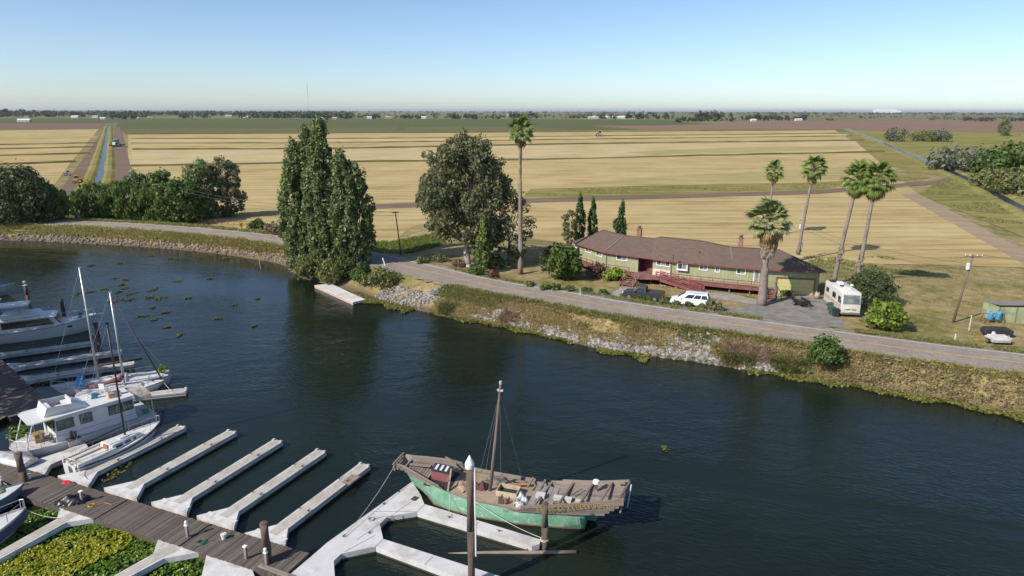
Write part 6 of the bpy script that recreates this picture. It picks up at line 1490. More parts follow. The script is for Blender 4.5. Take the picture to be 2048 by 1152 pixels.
# ------------------------------------------------------------------ boats
gel = simple('white_gelcoat', (0.66, 0.65, 0.635), 0.35, var=0.06, scale=1.2, dark=(0.62, 0.60, 0.56), dscale=0.6)
gel2 = simple('old_gelcoat', (0.62, 0.61, 0.60), 0.5, var=0.1, scale=1.5, dark=(0.48, 0.46, 0.44))
cream = simple('cream_deck', (0.58, 0.53, 0.44), 0.7, var=0.12); alu = simple('mast_aluminium', (0.55, 0.53, 0.50), 0.4, 0.5, var=0.08); mastb = simple('black_mast', (0.025, 0.025, 0.027), 0.4, 0.2)
marg = glassmat('boat_window', (0.012, 0.016, 0.016), 0.06); maroon = simple('maroon_canvas', (0.16, 0.05, 0.06), 0.85, scale=4, bumps=0.4); browns = simple('brown_canvas', (0.05, 0.03, 0.03), 0.85, scale=4, bumps=0.4)
def hull_secs(L, B, s, tw=0.7, draft=0.5, rake=0.8, n=18, pm=0.42, flare=0.0):
    secs = []
    for i in range(n):
        t = i / (n - 1)
        wv = tw + (1 - tw) * math.sin(math.pi / 2 * t / pm) if t < pm else math.cos(math.pi / 2 * ((t - pm) / (1 - pm)) ** 1.25) ** 0.85 if t < 1 else 0.0
        wv = max(wv, 0.012) * B / 2; z = s[0] * (1 - t) ** 2 + 2 * s[1] * t * (1 - t) + s[2] * t * t
        row = []
        for f, zz in ((1 + flare, z), (0.985, z * 0.5), (0.88, 0.02), (0.5, -draft * 0.7), (0.0, -draft)):
            x = -L / 2 + L * t - rake * (1 - max(zz, -draft) / z) * t ** 5 * (1 if zz < z else 0)
            row.append((x, wv * f, zz))
        secs.append(row + [(x, -y, zz) for x, y, zz in row[:-1][::-1]])
    return secs
def hull(t, secs, mat, deckmat, bottom=None, deck_drop=0.06, stripe=None, open_from=None):
    mb = MB(); mb.loft(secs); mb.add(secs[0], [tuple(range(len(secs[0])))]); h = mb.build('hull', mat, t, True); h.data.set_sharp_from_angle(angle=R(40))
    d = MB(); d.loft([[(r[0][0], r[0][1] * 0.985, r[0][2] - deck_drop), (r[0][0], 0, r[0][2] - deck_drop + 0.05), (r[-1][0], r[-1][1] * 0.985, r[-1][2] - deck_drop)] for r in secs]); d.build('deck', deckmat, t)
    if stripe:
        for s in (0, -1):
            m = MB(); m.loft([[(r[s][0], r[s][1] * 1.012 + (0.012 if s == 0 else -0.012), r[s][2] + stripe[1]), (r[s][0], r[s][1] * 1.012 + (0.012 if s == 0 else -0.012), r[s][2] + stripe[2])] for r in secs]); m.build('stripe', stripe[0], t)
    rub = MB()
    for s in (0, -1): rub.tube([(r[s][0], r[s][1], r[s][2] + 0.01) for r in secs], 0.03, 6)
    rub.build('gunwale', mat, t)
    return h
wirec = simple('steel_wire', (0.42, 0.42, 0.42), 0.4, 0.6)
def mast(t, x, z0, z1, r, mat, stays=(), spreaders=(0.5,), B=2.5, boom=None):
    m = MB().tube([(x, 0, z0), (x, 0, z1)], [r, r * 0.85], 10).build('mast', mat, t, True)
    for f in spreaders: MB().tube([(x, -B * 0.28, z0 + (z1 - z0) * f), (x, B * 0.28, z0 + (z1 - z0) * f)], 0.025, 6).build('spreader', mat, m)
    MB().box((x, 0, z1 + 0.06), (0.25, 0.06, 0.12)).build('masthead', mat, m)
    for p, q in stays: MB().tube([(x, 0, z1 * q), p], 0.011, 4).build('stay', wirec, t)
def rail(t, pts, h, name='lifeline', step=1, z=None, r=0.014):
    mb = MB(); mb.tube([(p[0], p[1], p[2] + h) for p in pts], r, 4)
    for p in pts[::step]: mb.tube([p, (p[0], p[1], p[2] + h)], r, 4)
    mb.build(name, wirec, t)

# foreground sailboat with the black mast
sb, bb = G(140, 936, 0.9), G(321, 848, 1.15); ctr = (sb + bb) / 2; hd = math.atan2(bb.y - sb.y, bb.x - sb.x); L = (bb - sb).xy.length
s1 = empty('sailboat', (ctr.x - 0.1, ctr.y + 0.1, 0), hd, 'small white sailboat with dark stripe and black mast beside the houseboat', 'sailboat')
sec = hull_secs(L, 2.45, (0.95, 0.72, 1.2), 0.62, 0.5, 0.75)
hull(s1, sec, gel, gel, stripe=(simple('dark_stripe', (0.06, 0.03, 0.035), 0.5), -0.24, -0.1))
def trunk_cab(t, x0, x1, w0, w1, z0, z1, mat, win=True, name='cabin_trunk'):
    o = MB().add([(x0, -w0 / 2, z0), (x1, -w1 / 2, z0), (x1, w1 / 2, z0), (x0, w0 / 2, z0), (x0 + 0.06, -w0 / 2 * 0.86, z1), (x1 - 0.5, -w1 / 2 * 0.86, z1 - 0.06), (x1 - 0.5, w1 / 2 * 0.86, z1 - 0.06), (x0 + 0.06, w0 / 2 * 0.86, z1)], [(3, 2, 1, 0), (4, 5, 6, 7), (0, 1, 5, 4), (1, 2, 6, 5), (2, 3, 7, 6), (3, 0, 4, 7)]).build(name, mat, t, bevel=0.07)
    if win:
        for s in (-1, 1):
            for f0, f1 in ((0.12, 0.34), (0.42, 0.6), (0.68, 0.78)):
                vs = []
                for f, g in ((f0, 0.3), (f1, 0.3), (f1, 0.72), (f0, 0.72)):
                    ww = (w0 + (w1 - w0) * f) / 2 * (1 - 0.14 * g); vs.append((x0 + (x1 - 0.35 - x0) * f, s * (ww + 0.012), z0 + (z1 - z0) * g))
                MB().add(vs, [(0, 1, 2, 3) if s < 0 else (3, 2, 1, 0)]).build('port_window', marg, t).modifiers.new('t', 'SOLIDIFY').thickness = 0.01
    return o
trunk_cab(s1, -0.9, 2.2, 1.75, 1.15, 0.78, 1.3, gel)
MB().box((-0.93, 0, 1.02), (0.04, 0.55, 0.55)).build('companionway_door', simple('terracotta', (0.36, 0.13, 0.07), 0.7), s1); MB().box((0.5, 0, 1.33), (0.7, 0.6, 0.05)).build('hatch', gel2, s1)
MB().box((-2.3, 0, 0.76), (2.5, 0.75, 0.04)).build('cockpit_well', simple('grey_sole', (0.42, 0.40, 0.37), 0.8), s1)  # cockpit sole in plain grey
for s in (-1, 1): MB().box((-2.3, s * 0.62, 0.9), (2.6, 0.4, 0.2)).build('cockpit_bench', cream, s1); MB().box((-2.2, s * 0.95, 0.98), (3.0, 0.12, 0.26)).build('coaming', gel, s1)
MB().tube([(-3.5, 0, 1.0), (-2.2, 0.1, 1.15)], 0.03, 6).build('tiller', woodgrey, s1); MB().box((-L / 2 + 0.1, 0.1, 0.75), (0.16, 0.55, 0.5)).build('rudder_head', gel, s1)
g = s1.matrix_world.inverted() if False else None
mx = 0.75; mp = Vector(s1.location) + Matrix.Rotation(hd, 3, 'Z') @ Vector((mx, 0, 0)); zt = ztop(mp.x, mp.y, 650)
mast(s1, mx, 1.25, zt, 0.075, mastb, [((L / 2 - 0.2, 0, 1.2), 1), ((-L / 2 + 0.1, 0, 0.95), 1), ((mx, 1.1, 0.85), 0.55), ((mx, -1.1, 0.85), 0.55)], (0.52,))
MB().tube([(mx - 0.1, 0, 2.15), (-2.4, 0.05, 2.05)], 0.05, 8).build('boom', mastb, s1)
rail(s1, [(L / 2 - 1.2, 0.55, 1.05), (L / 2 - 0.1, 0.2, 1.15), (L / 2 + 0.05, 0, 1.17), (L / 2 - 0.1, -0.2, 1.15), (L / 2 - 1.2, -0.55, 1.05)], 0.55, 'pulpit', 1, r=0.022)
for s in (-1, 1): rail(s1, [(-2.6, s * 1.1, 0.86), (-1.2, s * 1.2, 0.84), (0.3, s * 1.17, 0.86), (1.7, s * 0.98, 0.95), (L / 2 - 1.2, s * 0.55, 1.05)], 0.5)
rail(s1, [(-L / 2 + 0.15, 0.75, 0.93), (-L / 2 + 0.05, 0, 0.95), (-L / 2 + 0.15, -0.75, 0.93)], 0.5, 'pushpit', 1, r=0.022)

# two sailboats farther up
def sailboat(name, loc, hd, L, B, label, mx, mtop, mat, extra=None, free=(0.95, 0.8, 1.25)):
    t = empty('sailboat', (loc[0], loc[1], 0), hd, label, 'sailboat'); sec = hull_secs(L, B, free, 0.6, 0.5, 1.0); hull(t, sec, gel2, gel2, stripe=(simple('grey_stripe', (0.35, 0.34, 0.36), 0.5), -0.12, -0.06))
    trunk_cab(t, -L * 0.14, L * 0.3, B * 0.68, B * 0.46, 0.8, 1.32, gel2); MB().box((-L * 0.3, 0, 0.84), (L * 0.27, B * 0.32, 0.05)).build('cockpit_well', cream, t)
    for s in (-1, 1): MB().box((-L * 0.3, s * B * 0.26, 0.95), (L * 0.28, B * 0.15, 0.2)).build('cockpit_bench', gel2, t)
    mp = Vector((loc[0], loc[1], 0)) + Matrix.Rotation(hd, 3, 'Z') @ Vector((mx, 0, 0)); zt = ztop(mp.x, mp.y, mtop)
    mast(t, mx, 1.2, zt, 0.095, alu, [((L / 2 - 0.1, 0, 1.2), 1), ((-L / 2 + 0.1, 0, 1.0), 1), ((mx, B * 0.44, 0.9), 0.6), ((mx, -B * 0.44, 0.9), 0.6)], (0.4,), B)
    rail(t, [(L / 2 - 1.4, B * 0.22, 1.1), (L / 2 - 0.1, 0.18, 1.22), (L / 2 - 0.1, -0.18, 1.22), (L / 2 - 1.4, -B * 0.22, 1.1)], 0.6, 'pulpit', 1, r=0.025)
    for s in (-1, 1): rail(t, [(-L * 0.4, s * B * 0.4, 0.98), (-L * 0.15, s * B * 0.47, 0.9), (L * 0.1, s * B * 0.45, 0.92), (L * 0.33, s * B * 0.25, 1.08)], 0.55)
    return t, zt
bowA = G(102, 779, 1.1); hA = R(24); dA = Vector((math.cos(hA), math.sin(hA)))
cA = bowA.xy + dA * 5.1
sA, zA = sailboat('a', cA, hA + math.pi, 10.2, 2.7, 'larger white sailboat with tall silver mast and blue sprayhood', 1.1, 538, gel2)
MB().tube([(1.0, 0, 2.7), (-2.9, 0.1, 2.85)], [0.14, 0.1], 8).build('boom_with_brown_sail', browns, sA, True)
hd_ = MB(); hs = []
for i in range(9):
    a = math.pi * i / 8; hs.append([(2.3 + dx, 0.95 * math.cos(a), 1.0 + 0.75 * math.sin(a)) for dx in (0.0, 0.55)])
hd_.loft(hs); hd_.build('blue_sprayhood', simple('blue_canvas', (0.03, 0.27, 0.55), 0.7, var=0.15), sA).modifiers.new('t', 'SOLIDIFY').thickness = 0.03
bowB = G(333, 764, 1.1); hB = R(22); dB = Vector((math.cos(hB), math.sin(hB))); cB = bowB.xy - dB * 3.9 + Vector((0.1, -0.25))
sB, zB = sailboat('b', cB, hB, 7.6, 2.3, 'nearer white sailboat with furled maroon jib and maroon sail cover', 0.35, 588, gel2)
MB().tube([(0.45, 0, zB - 0.2), (3.6, 0, 1.35)], [0.03, 0.075], 8).build('furled_jib', maroon, sB, True)
MB().tube([(0.3, 0, 2.3), (0.1, 0.05, 2.0), (-1.2, 0.3, 1.6), (-3.0, 0.75, 1.35)], [0.22, 0.26, 0.15, 0.08], 8).build('maroon_sail_cover', maroon, sB, True)
bush('potted_plant', (bowA.x + dA.x * 9.6, bowA.y + dA.y * 9.6, 1.05), 0.95, 1.1, L_lemon, 201, 'leafy green plant growing on the stern of the larger sailboat', n=14, per=30, size=0.1, cat='plant')

# houseboat
hb = empty('houseboat', (-36.0, 51.9, 0), R(229), 'white houseboat with flybridge and square windows at the walkway', 'houseboat')
hs = []
for x, wv, z in ((-4.7, 1.75, 0.95), (-2, 1.85, 0.95), (1, 1.85, 0.98), (3.5, 1.8, 1.02), (4.8, 1.5, 1.06), (5.5, 0.9, 1.1), (5.75, 0.1, 1.12)):
    k = 0.0 if x < 3 else (x - 3) * 0.28
    hs.append([(x, wv, z), (x - k * 0.4, wv * 0.96, z * 0.45), (x - k, wv * 0.85, 0.0), (x - k * 1.4, wv * 0.4, -0.4), (x - k * 1.4, -wv * 0.4, -0.4), (x - k, -wv * 0.85, 0.0), (x - k * 0.4, -wv * 0.96, z * 0.45), (x, -wv, z)])
mb = MB(); mb.loft(hs); mb.add(hs[0], [tuple(range(8))]); mb.build('hull', gel, hb)
mb = MB(); mb.loft([[(s[0][0], s[0][1] * 0.98, s[0][2] - 0.03), (s[-1][0], s[-1][1] * 0.98, s[-1][2] - 0.03)] for s in hs]); mb.build('deck', simple('pink_grey_deck', (0.56, 0.53, 0.51), 0.7), hb)
hbw = simple('houseboat_white', (0.64, 0.62, 0.62), 0.5, var=0.06, scale=0.8)
CW = 1.55
mb = MB(); mb.add([(-3.2, -CW, 0.95), (2.9, -CW, 0.95), (2.9, CW, 0.95), (-3.2, CW, 0.95), (-3.05, -CW * 0.97, 3.05), (2.75, -CW * 0.97, 3.05), (2.75, CW * 0.97, 3.05), (-3.05, CW * 0.97, 3.05)], [(3, 2, 1, 0), (4, 5, 6, 7), (0, 1, 5, 4), (1, 2, 6, 5), (2, 3, 7, 6), (3, 0, 4, 7)]); mb.build('cabin', hbw, hb, bevel=0.05)
mb = MB(); mb.prism([(-3.15, -1.65), (4.2, -1.65), (4.55, -1.3), (4.55, 1.3), (4.2, 1.65), (-3.15, 1.65)], 3.06, 3.16); mb.build('roof', gel, hb)
for s in (-1, 1):
    for x0, x1 in ((1.55, 2.7), (0.2, 1.05), (-2.05, -1.1), (-2.95, -2.15)):
        w_ = MB().box(((x0 + x1) / 2, s * (CW * 0.985 + 0.01), 2.35), (x1 - x0 + 0.08, 0.05, 0.86)).build('window', simple('dark_frame', (0.07, 0.07, 0.07), 0.5), hb)
        for k in range(2): xa = x0 + (x1 - x0) * k / 2; MB().box((xa + (x1 - x0) / 4, s * (CW * 0.985 + 0.03), 2.35), ((x1 - x0) / 2 - 0.05, 0.03, 0.78)).build('pane', glassmat('curtain_pane', (0.05, 0.075, 0.07), 0.08), w_)
    MB().tube([(4.25, s * 1.4, 3.08), (4.95, s * 1.45, 1.05)], 0.04, 6).build('roof_post', whitep, hb)
    MB().box((-0.2, s * (CW + 0.01), 1.5), (5.9, 0.02, 0.025)).build('seam_line', simple('grey_seam', (0.35, 0.35, 0.36), 0.7), hb)
MB().box((2.92, 0.25, 2.35), (0.05, 2.2, 0.85)).build('front_window', marg, hb); MB().box((2.93, -1.2, 1.9), (0.05, 0.6, 1.8)).build('front_door', gel2, hb)
fb = MB(); fb.add([(3.35, -1.0, 3.16), (3.35, 1.0, 3.16), (3.05, 1.1, 3.95), (3.05, -1.1, 3.95), (0.2, -1.25, 3.16), (0.2, 1.25, 3.16), (1.3, 1.2, 3.8), (1.3, -1.2, 3.8)], [(0, 1, 2, 3), (1, 5, 6, 2), (4, 0, 3, 7), (5, 4, 7, 6)]); fb.build('flybridge', gel, hb).modifiers.new('t', 'SOLIDIFY').thickness = 0.05
MB().box((2.0, 0, 3.2), (2.2, 2.1, 0.06)).build('flybridge_floor', gel2, hb); MB().box((1.5, 0.2, 3.6), (0.5, 1.5, 0.14)).build('flybridge_seat', gel, hb); MB().box((1.28, 0.2, 3.85), (0.1, 1.5, 0.45)).build('seat_back', gel, hb); MB().box((2.9, 0.3, 3.75), (0.35, 1.3, 0.3)).build('console', gel2, hb)
# things on its roof, bow deck and stern
def on_boat(root, x, y, z): return Vector(root.location) + Matrix.Rotation(root.rotation_euler.z, 3, 'Z') @ Vector((x, y, z))
for k, (x, y, lab) in enumerate(((-0.9, -0.9, 'round pedestal fan leaning on the houseboat roof left of the ladder'), (-0.3, -0.5, 'round fan lying flat on the houseboat roof behind the flybridge'))):
    t = empty('pedestal_fan', on_boat(hb, x, y, 3.17), R(229), lab, 'fan'); t.rotation_euler = (0.5 - k, 0.3, R(200)); MB().lathe([(0.3, 0), (0.34, 0.05), (0.3, 0.1)], n=16).build('cage', dwh, t); MB().lathe([(0.08, -0.05), (0.09, 0.14)], n=8).build('motor', gel2, t)
    for q in range(6): MB().beam((0, 0, 0.05), (0.3 * math.cos(q), 0.3 * math.sin(q), 0.05), 0.1, 0.012).build('blade', gel2, t)
chair(0, 0, 0, whitep, 'white plastic chair lying among the clutter on the houseboat roof', 0, 1.0, 'plastic_chair').location = on_boat(hb, -1.6, -0.7, 3.17)
t = empty('ladder', on_boat(hb, -2.0, -1.1, 3.25), R(229), 'white ladder lying along the far side of the houseboat roof', 'ladder')
for s in (-1, 1): MB().box((0, s * 0.2, 0), (3.0, 0.05, 0.06)).build('rail', dwh, t)
for k in range(8): MB().box((-1.3 + k * 0.37, 0, 0), (0.04, 0.36, 0.03)).build('rung', dwh, t)
for x, y, d, m_, nm, lab, ct in ((-2.2, 0.35, (0.7, 0.5, 0.42), cream, 'crate', 'cream box standing on the rear of the houseboat roof', 'box'), (-1.7, 0.75, (0.5, 0.45, 0.35), simple('tan_bag', (0.42, 0.27, 0.14), 0.8), 'bag', 'tan bag beside the cream box on the houseboat roof', 'bag'), (-0.7, -0.2, (0.5, 0.35, 0.4), simple('teal_box', (0.06, 0.25, 0.33), 0.6), 'cool_box', 'teal cool box on the houseboat roof behind the fans', 'box')):
    t = empty(nm, on_boat(hb, x, y, 3.17), R(215), lab, ct); MB().box((0, 0, d[2] / 2), d, taper=0.88).build('body', m_, t, bevel=0.05); MB().box((0, 0, d[2] + 0.02), (d[0] * 0.9, d[1] * 0.9, 0.05)).build('lid', m_, t)
rust_ch = simple('brown_chair', (0.13, 0.09, 0.07), 0.6)
chair(0, 0, 0, rust_ch, 'brown wicker chair left of the table on the houseboat bow', R(120), 1.05, 'deck_chair').location = on_boat(hb, 4.1, -0.7, 1.05)
chair(0, 0, 0, rust_ch, 'brown wicker chair right of the table on the houseboat bow', R(-30), 1.05, 'deck_chair').location = on_boat(hb, 3.5, 0.95, 1.02)
t = empty('deck_table', on_boat(hb, 3.75, 0.15, 1.03), R(229), 'wooden cabinet table between the chairs on the houseboat bow', 'table'); MB().box((0, 0, 0.68), (0.8, 0.8, 0.05)).build('top', simple('table_wood', (0.30, 0.21, 0.10), 0.7), t); MB().box((0, 0, 0.33), (0.66, 0.66, 0.66)).build('base', simple('cabinet_wood', (0.36, 0.23, 0.10), 0.7), t)
rail(hb, [(2.9, 1.75, 1.03), (4.0, 1.68, 1.05), (4.8, 1.42, 1.07), (5.4, 0.85, 1.1), (5.65, 0.1, 1.12), (5.4, -0.8, 1.1), (4.8, -1.4, 1.07), (3.6, -1.72, 1.04)], 0.75, 'bow_rail', 1, r=0.02)
rail(hb, [(-4.6, 1.65, 0.97), (-3.4, 1.75, 0.96)], 0.8, 'stern_rail', 1, r=0.02)
mb = MB(); q = []
for i in range(7):
    a = math.pi * i / 6; q.append([(x, 1.5 * math.cos(a), 2.45 + 0.55 * math.sin(a)) for x in (-4.6, -3.3)])
mb.loft(q); mb.build('stern_canopy', simple('tattered_canvas', (0.50, 0.45, 0.39), 0.9, var=0.35, scale=2.5, bumps=0.5, dark=(0.2, 0.17, 0.14)), hb).modifiers.new('t', 'SOLIDIFY').thickness = 0.03
for s in (-1, 1): MB().tube([(-4.55, s * 1.45, 0.95), (-4.55, s * 1.45, 2.5)], 0.03, 6).build('canopy_post', whitep, hb)
t = empty('green_tub', on_boat(hb, -4.1, 1.0, 0.95), 0, 'green plastic tub on the houseboat stern deck', 'tub'); MB().lathe([(0.22, 0), (0.3, 0.35), (0.32, 0.36)], n=12).build('tub', simple('tub_green', (0.05, 0.35, 0.13), 0.5), t); MB().tube([(-0.3, 0, 0.36), (0, 0, 0.5), (0.3, 0, 0.36)], 0.015, 5).build('handle', whitep, t)
# dinghy lying before the houseboat bow
dg = empty('dinghy', G(30, 925, 0.62), R(160), 'upturned silver grey dinghy lying across the walkway before the houseboat', 'dinghy')
hs2 = []
for i in range(9):
    x = -1.9 + 3.8 * i / 8; wv = 0.72 * (0.85 + 0.15 * math.sin(3.14 * i / 8)) if i < 6 else 0.72 * (1 - ((i - 5) / 3.2) ** 2); hs2.append([(x, -wv, 0.0), (x, -wv * 0.85, 0.34), (x, 0, 0.46), (x, wv * 0.85, 0.34), (x, wv, 0.0)])
mb = MB(); mb.loft(hs2); mb.add(hs2[0], [(4, 3, 2, 1, 0)]); mb.build('hull', simple('dinghy_alu', (0.52, 0.51, 0.50), 0.4, 0.3, scale=2), dg, True); MB().tube([(-1.9, 0, 0.47), (1.4, 0, 0.48)], 0.03, 5).build('keel_strip', alu, dg)
t = empty('dock_box', G(150, 893, DZ), R(55), 'small dark dock box between houseboat and small sailboat', 'box'); MB().box((0, 0, 0.25), (0.9, 0.5, 0.5)).build('body', cream, t); MB().box((0, 0, 0.53), (0.96, 0.56, 0.06)).build('lid', simple('box_lid', (0.12, 0.09, 0.08), 0.8), t)
for k, px in enumerate((148, 156)):
    t = empty('mooring_post', G(px, 892, DZ), 0, ('left' if k == 0 else 'right') + ' one of a pair of brown mooring posts by the dock box', 'post', 'mooring posts by the dock box'); MB().box((0, 0, 0.55), (0.12, 0.12, 1.1)).build('shaft', pil, t); MB().box((0, 0, 1.12), (0.15, 0.15, 0.05)).build('cap', woodgrey, t)

# cabin cruiser at the upper left
yc0, yc1 = Vector((-63.6, 74.3)), Vector((-52.6, 80.2)); cy = (yc0 + yc1) / 2 + Vector((0, 0.6)); hy = math.atan2((yc1 - yc0).y, (yc1 - yc0).x); LY = (yc1 - yc0).length
yt = empty('cabin_cruiser', (cy.x, cy.y, 0), hy, 'white cabin cruiser with long dark side window at the upper left', 'motor yacht')
sec = hull_secs(LY, 3.7, (1.35, 1.3, 2.0), 0.88, 0.5, 1.3, 18, 0.4, 0.05); hull(yt, sec, gel, gel, stripe=(simple('grey_stripe', (0.35, 0.34, 0.36), 0.5), -0.16, -0.1))
def hull_block(t, x0, x1, x0t, x1t, w0, w1, z0, z1, mat, name, bevel=0.08):
    return MB().add([(x0, -w0 / 2, z0), (x1, -w0 / 2 * 0.9, z0), (x1, w0 / 2 * 0.9, z0), (x0, w0 / 2, z0), (x0t, -w1 / 2, z1), (x1t, -w1 / 2 * 0.85, z1), (x1t, w1 / 2 * 0.85, z1), (x0t, w1 / 2, z1)], [(3, 2, 1, 0), (4, 5, 6, 7), (0, 1, 5, 4), (1, 2, 6, 5), (2, 3, 7, 6), (3, 0, 4, 7)]).build(name, mat, t, bevel=bevel)
hull_block(yt, -4.2, 2.5, -4.0, 1.6, 3.1, 2.75, 1.25, 2.65, gel, 'saloon'); hull_block(yt, -4.6, 2.0, -4.6, 1.7, 3.2, 3.1, 2.62, 2.8, gel, 'saloon_roof', 0.05)
for s in (-1, 1):
    vs = [(-3.5, s * 1.52, 1.72), (1.7, s * 1.42, 1.72), (1.2, s * 1.33, 2.5), (-3.5, s * 1.43, 2.5)]
    MB().add([(x, y + s * 0.02, z) for x, y, z in vs], [(0, 1, 2, 3) if s < 0 else (3, 2, 1, 0)]).build('side_window', marg, yt).modifiers.new('t', 'SOLIDIFY').thickness = 0.02
    MB().box((3.2, s * 1.36, 1.15), (0.5, 0.06, 0.2)).build('porthole', marg, yt)
    rail(yt, [(-1, s * 1.7, 1.4), (1.5, s * 1.65, 1.5), (3.5, s * 1.25, 1.7), (5, s * 0.6, 1.9), (LY / 2 - 0.1, s * 0.1, 2.0)], 0.65, 'bow_rail', 1, r=0.025)
vs = [(2.28, -1.2, 1.75), (2.28, 1.2, 1.75), (1.82, 1.1, 2.55), (1.82, -1.1, 2.55)]; MB().add([(x + 0.03, y, z) for x, y, z in vs], [(0, 1, 2, 3)]).build('windshield', marg, yt).modifiers.new('t', 'SOLIDIFY').thickness = 0.02
hull_block(yt, -3.6, 0.6, -3.4, 0.2, 2.5, 2.4, 2.8, 3.3, gel, 'flybridge'); hull_block(yt, -3.9, -0.6, -3.8, -0.7, 2.6, 2.5, 4.25, 4.4, gel, 'hardtop', 0.05)
for x in (-3.6, -0.9):
    for s in (-1, 1): MB().tube([(x, s * 1.1, 3.2), (x, s * 1.1, 4.3)], 0.035, 6).build('hardtop_post', wirec, yt)
MB().box((-1.9, 0.1, 3.45), (0.6, 1.6, 0.3)).build('flybridge_seat', gel2, yt); MB().box((4.3, 0, 1.78), (0.6, 0.6, 0.05)).build('deck_hatch', marg, yt); MB().box((LY / 2 + 0.1, 0, 1.95), (0.7, 0.35, 0.08)).build('anchor_platform', gel, yt); MB().tube([(LY / 2 - 0.5, 0, 1.95), (LY / 2 - 0.45, 0, 2.6)], 0.07, 6).build('bow_post', whitep, yt)
# second motor boat behind it, mostly out of the picture
yt2 = empty('motor_yacht', (-75.2, 84.8, 0), R(26), 'motor yacht with white hardtop and rusty roof edge at the left picture edge', 'motor yacht')
hull(yt2, hull_secs(12, 3.9, (1.5, 1.4, 2.0), 0.88, 0.5, 1.2), gel2, gel2); hull_block(yt2, -5, 2.5, -4.8, 1.8, 3.3, 3.0, 1.3, 2.8, gel2, 'saloon'); hull_block(yt2, -5.4, 3.6, -5.4, 3.4, 3.5, 3.4, 2.95, 3.1, gel, 'hardtop', 0.04)
for s in (-1, 1): MB().box((-1.2, s * 1.62, 2.15), (5, 0.05, 0.8)).build('side_window', marg, yt2)
MB().box((2.2, 0.2, 3.14), (2.0, 1.6, 0.03)).build('rusty_roof_panel', simple('rust_panel', (0.30, 0.14, 0.07), 0.9), yt2); MB().tube([(0.6, 0.9, 3.1), (0.6, 0.9, 6.1)], 0.07, 8).build('wind_turbine_post', gel, yt2)
for q in (0, 2.09, 4.19): MB().beam((0.55, 0.9, 6.15), (0.55, 0.9 + 0.65 * math.cos(q + .3), 6.15 + 0.65 * math.sin(q + .3)), 0.03, 0.08).build('turbine_blade', blackp, yt2)
yt3 = empty('canopy_boat', (-79.5, 95.5, 0), R(26), 'boat with a dark blue canvas enclosure at the upper left corner', 'motor yacht'); hull(yt3, hull_secs(9, 3.2, (1.2, 1.1, 1.6), 0.85, 0.4, 1.0), gel2, gel2); hull_block(yt3, -3.4, 2.4, -3.0, 1.6, 2.9, 2.4, 1.2, 3.5, simple('navy_canvas', (0.03, 0.05, 0.09), 0.8, scale=2), 'canvas_enclosure'); hull_block(yt3, -3.3, 2.2, -2.6, 1.5, 2.6, 1.6, 3.45, 4.0, simple('blue_grey_canvas', (0.06, 0.11, 0.17), 0.8), 'canvas_top')
# covered green boat and the moored bow at the lower left
gb = empty('covered_boat', G(10, 985, 0.15), R(-28), 'pale green boat under a green cover at the left edge below the walkway', 'boat'); gb.location = G(-18, 1000, 0.1)
hull(gb, hull_secs(5.2, 1.9, (0.75, 0.65, 0.9), 0.8, 0.3, 0.5), simple('pale_green_hull', (0.24, 0.32, 0.22), 0.5), gel2)
q = []
for i in range(9):
    x = -2.5 + 4.6 * i / 8; wv = 0.95 * (1 - max(0, (i - 5) / 4) ** 2 * 0.8); q.append([(x, -wv, 0.72), (x, -wv * 0.5, 1.0 + 0.05 * math.sin(i * 2)), (x, 0, 1.15 + 0.05 * math.sin(i * 3)), (x, wv * 0.5, 1.0), (x, wv, 0.72)])
MB().loft(q).build('cover', simple('green_cover', (0.17, 0.21, 0.15), 0.6, var=0.4, scale=5, bumps=0.8, dark=(0.05, 0.06, 0.05)), gb, True)
bo = G(54, 1020, 1.25); ho = R(62); dO = Vector((math.cos(ho), math.sin(ho))); cO = bo.xy - dO * 4.4
so = empty('sailboat', (cO.x, cO.y, 0), ho, 'bow of a white and blue sailboat entering at the bottom left corner', 'sailboat'); hull(so, hull_secs(8.8, 2.7, (0.95, 0.8, 1.3), 0.65, 0.5, 0.8), gel2, gel2, stripe=(simple('navy_band', (0.05, 0.07, 0.13), 0.5), -0.75, -0.14)); trunk_cab(so, -1.2, 2.4, 1.8, 1.2, 0.85, 1.4, gel2)
rail(so, [(3.0, 0.62, 1.12), (4.2, 0.2, 1.25), (4.35, 0, 1.27), (4.2, -0.2, 1.25), (3.0, -0.62, 1.12)], 0.65, 'pulpit', 1, r=0.03)
tb2 = empty('tender', G(-25, 1030, 0.2), R(60), 'dark blue hull of a boat at the left picture edge', 'boat'); hull(tb2, hull_secs(5.0, 1.9, (0.9, 0.8, 1.0), 0.8, 0.3, 0.5), simple('blue_grey_hull', (0.12, 0.17, 0.21), 0.5), gel2)

# floating platform by the poplars
pp = [tuple(G(a, b, 0.45).xy) for a, b in ((629, 572), (661, 568.5), (731, 600), (706, 606))]
t, c = slab('floating_platform', 'white floating platform moored below the poplars', pp, simple('platform_white', (0.66, 0.62, 0.58), 0.8, var=0.1, scale=0.6, dark=(0.52, 0.49, 0.42)), 0.45, cat='platform')
e0_, e1_ = Vector(pp[0]) - c, Vector(pp[3]) - c
MB().beam((e0_.x, e0_.y, 0.2), (e1_.x, e1_.y, 0.2), 0.05, 0.36).build('rub_board', simple('pinkish_board', (0.50, 0.38, 0.35), 0.8), t)
for k in range(4): a_, b_ = (Vector(pp[0]) - c).lerp(Vector(pp[3]) - c, (k + 1) / 5), (Vector(pp[1]) - c).lerp(Vector(pp[2]) - c, (k + 1) / 5); MB().beam((a_.x, a_.y, 0.456), (b_.x, b_.y, 0.456), 0.04, 0.008).build('joint', seam, t)
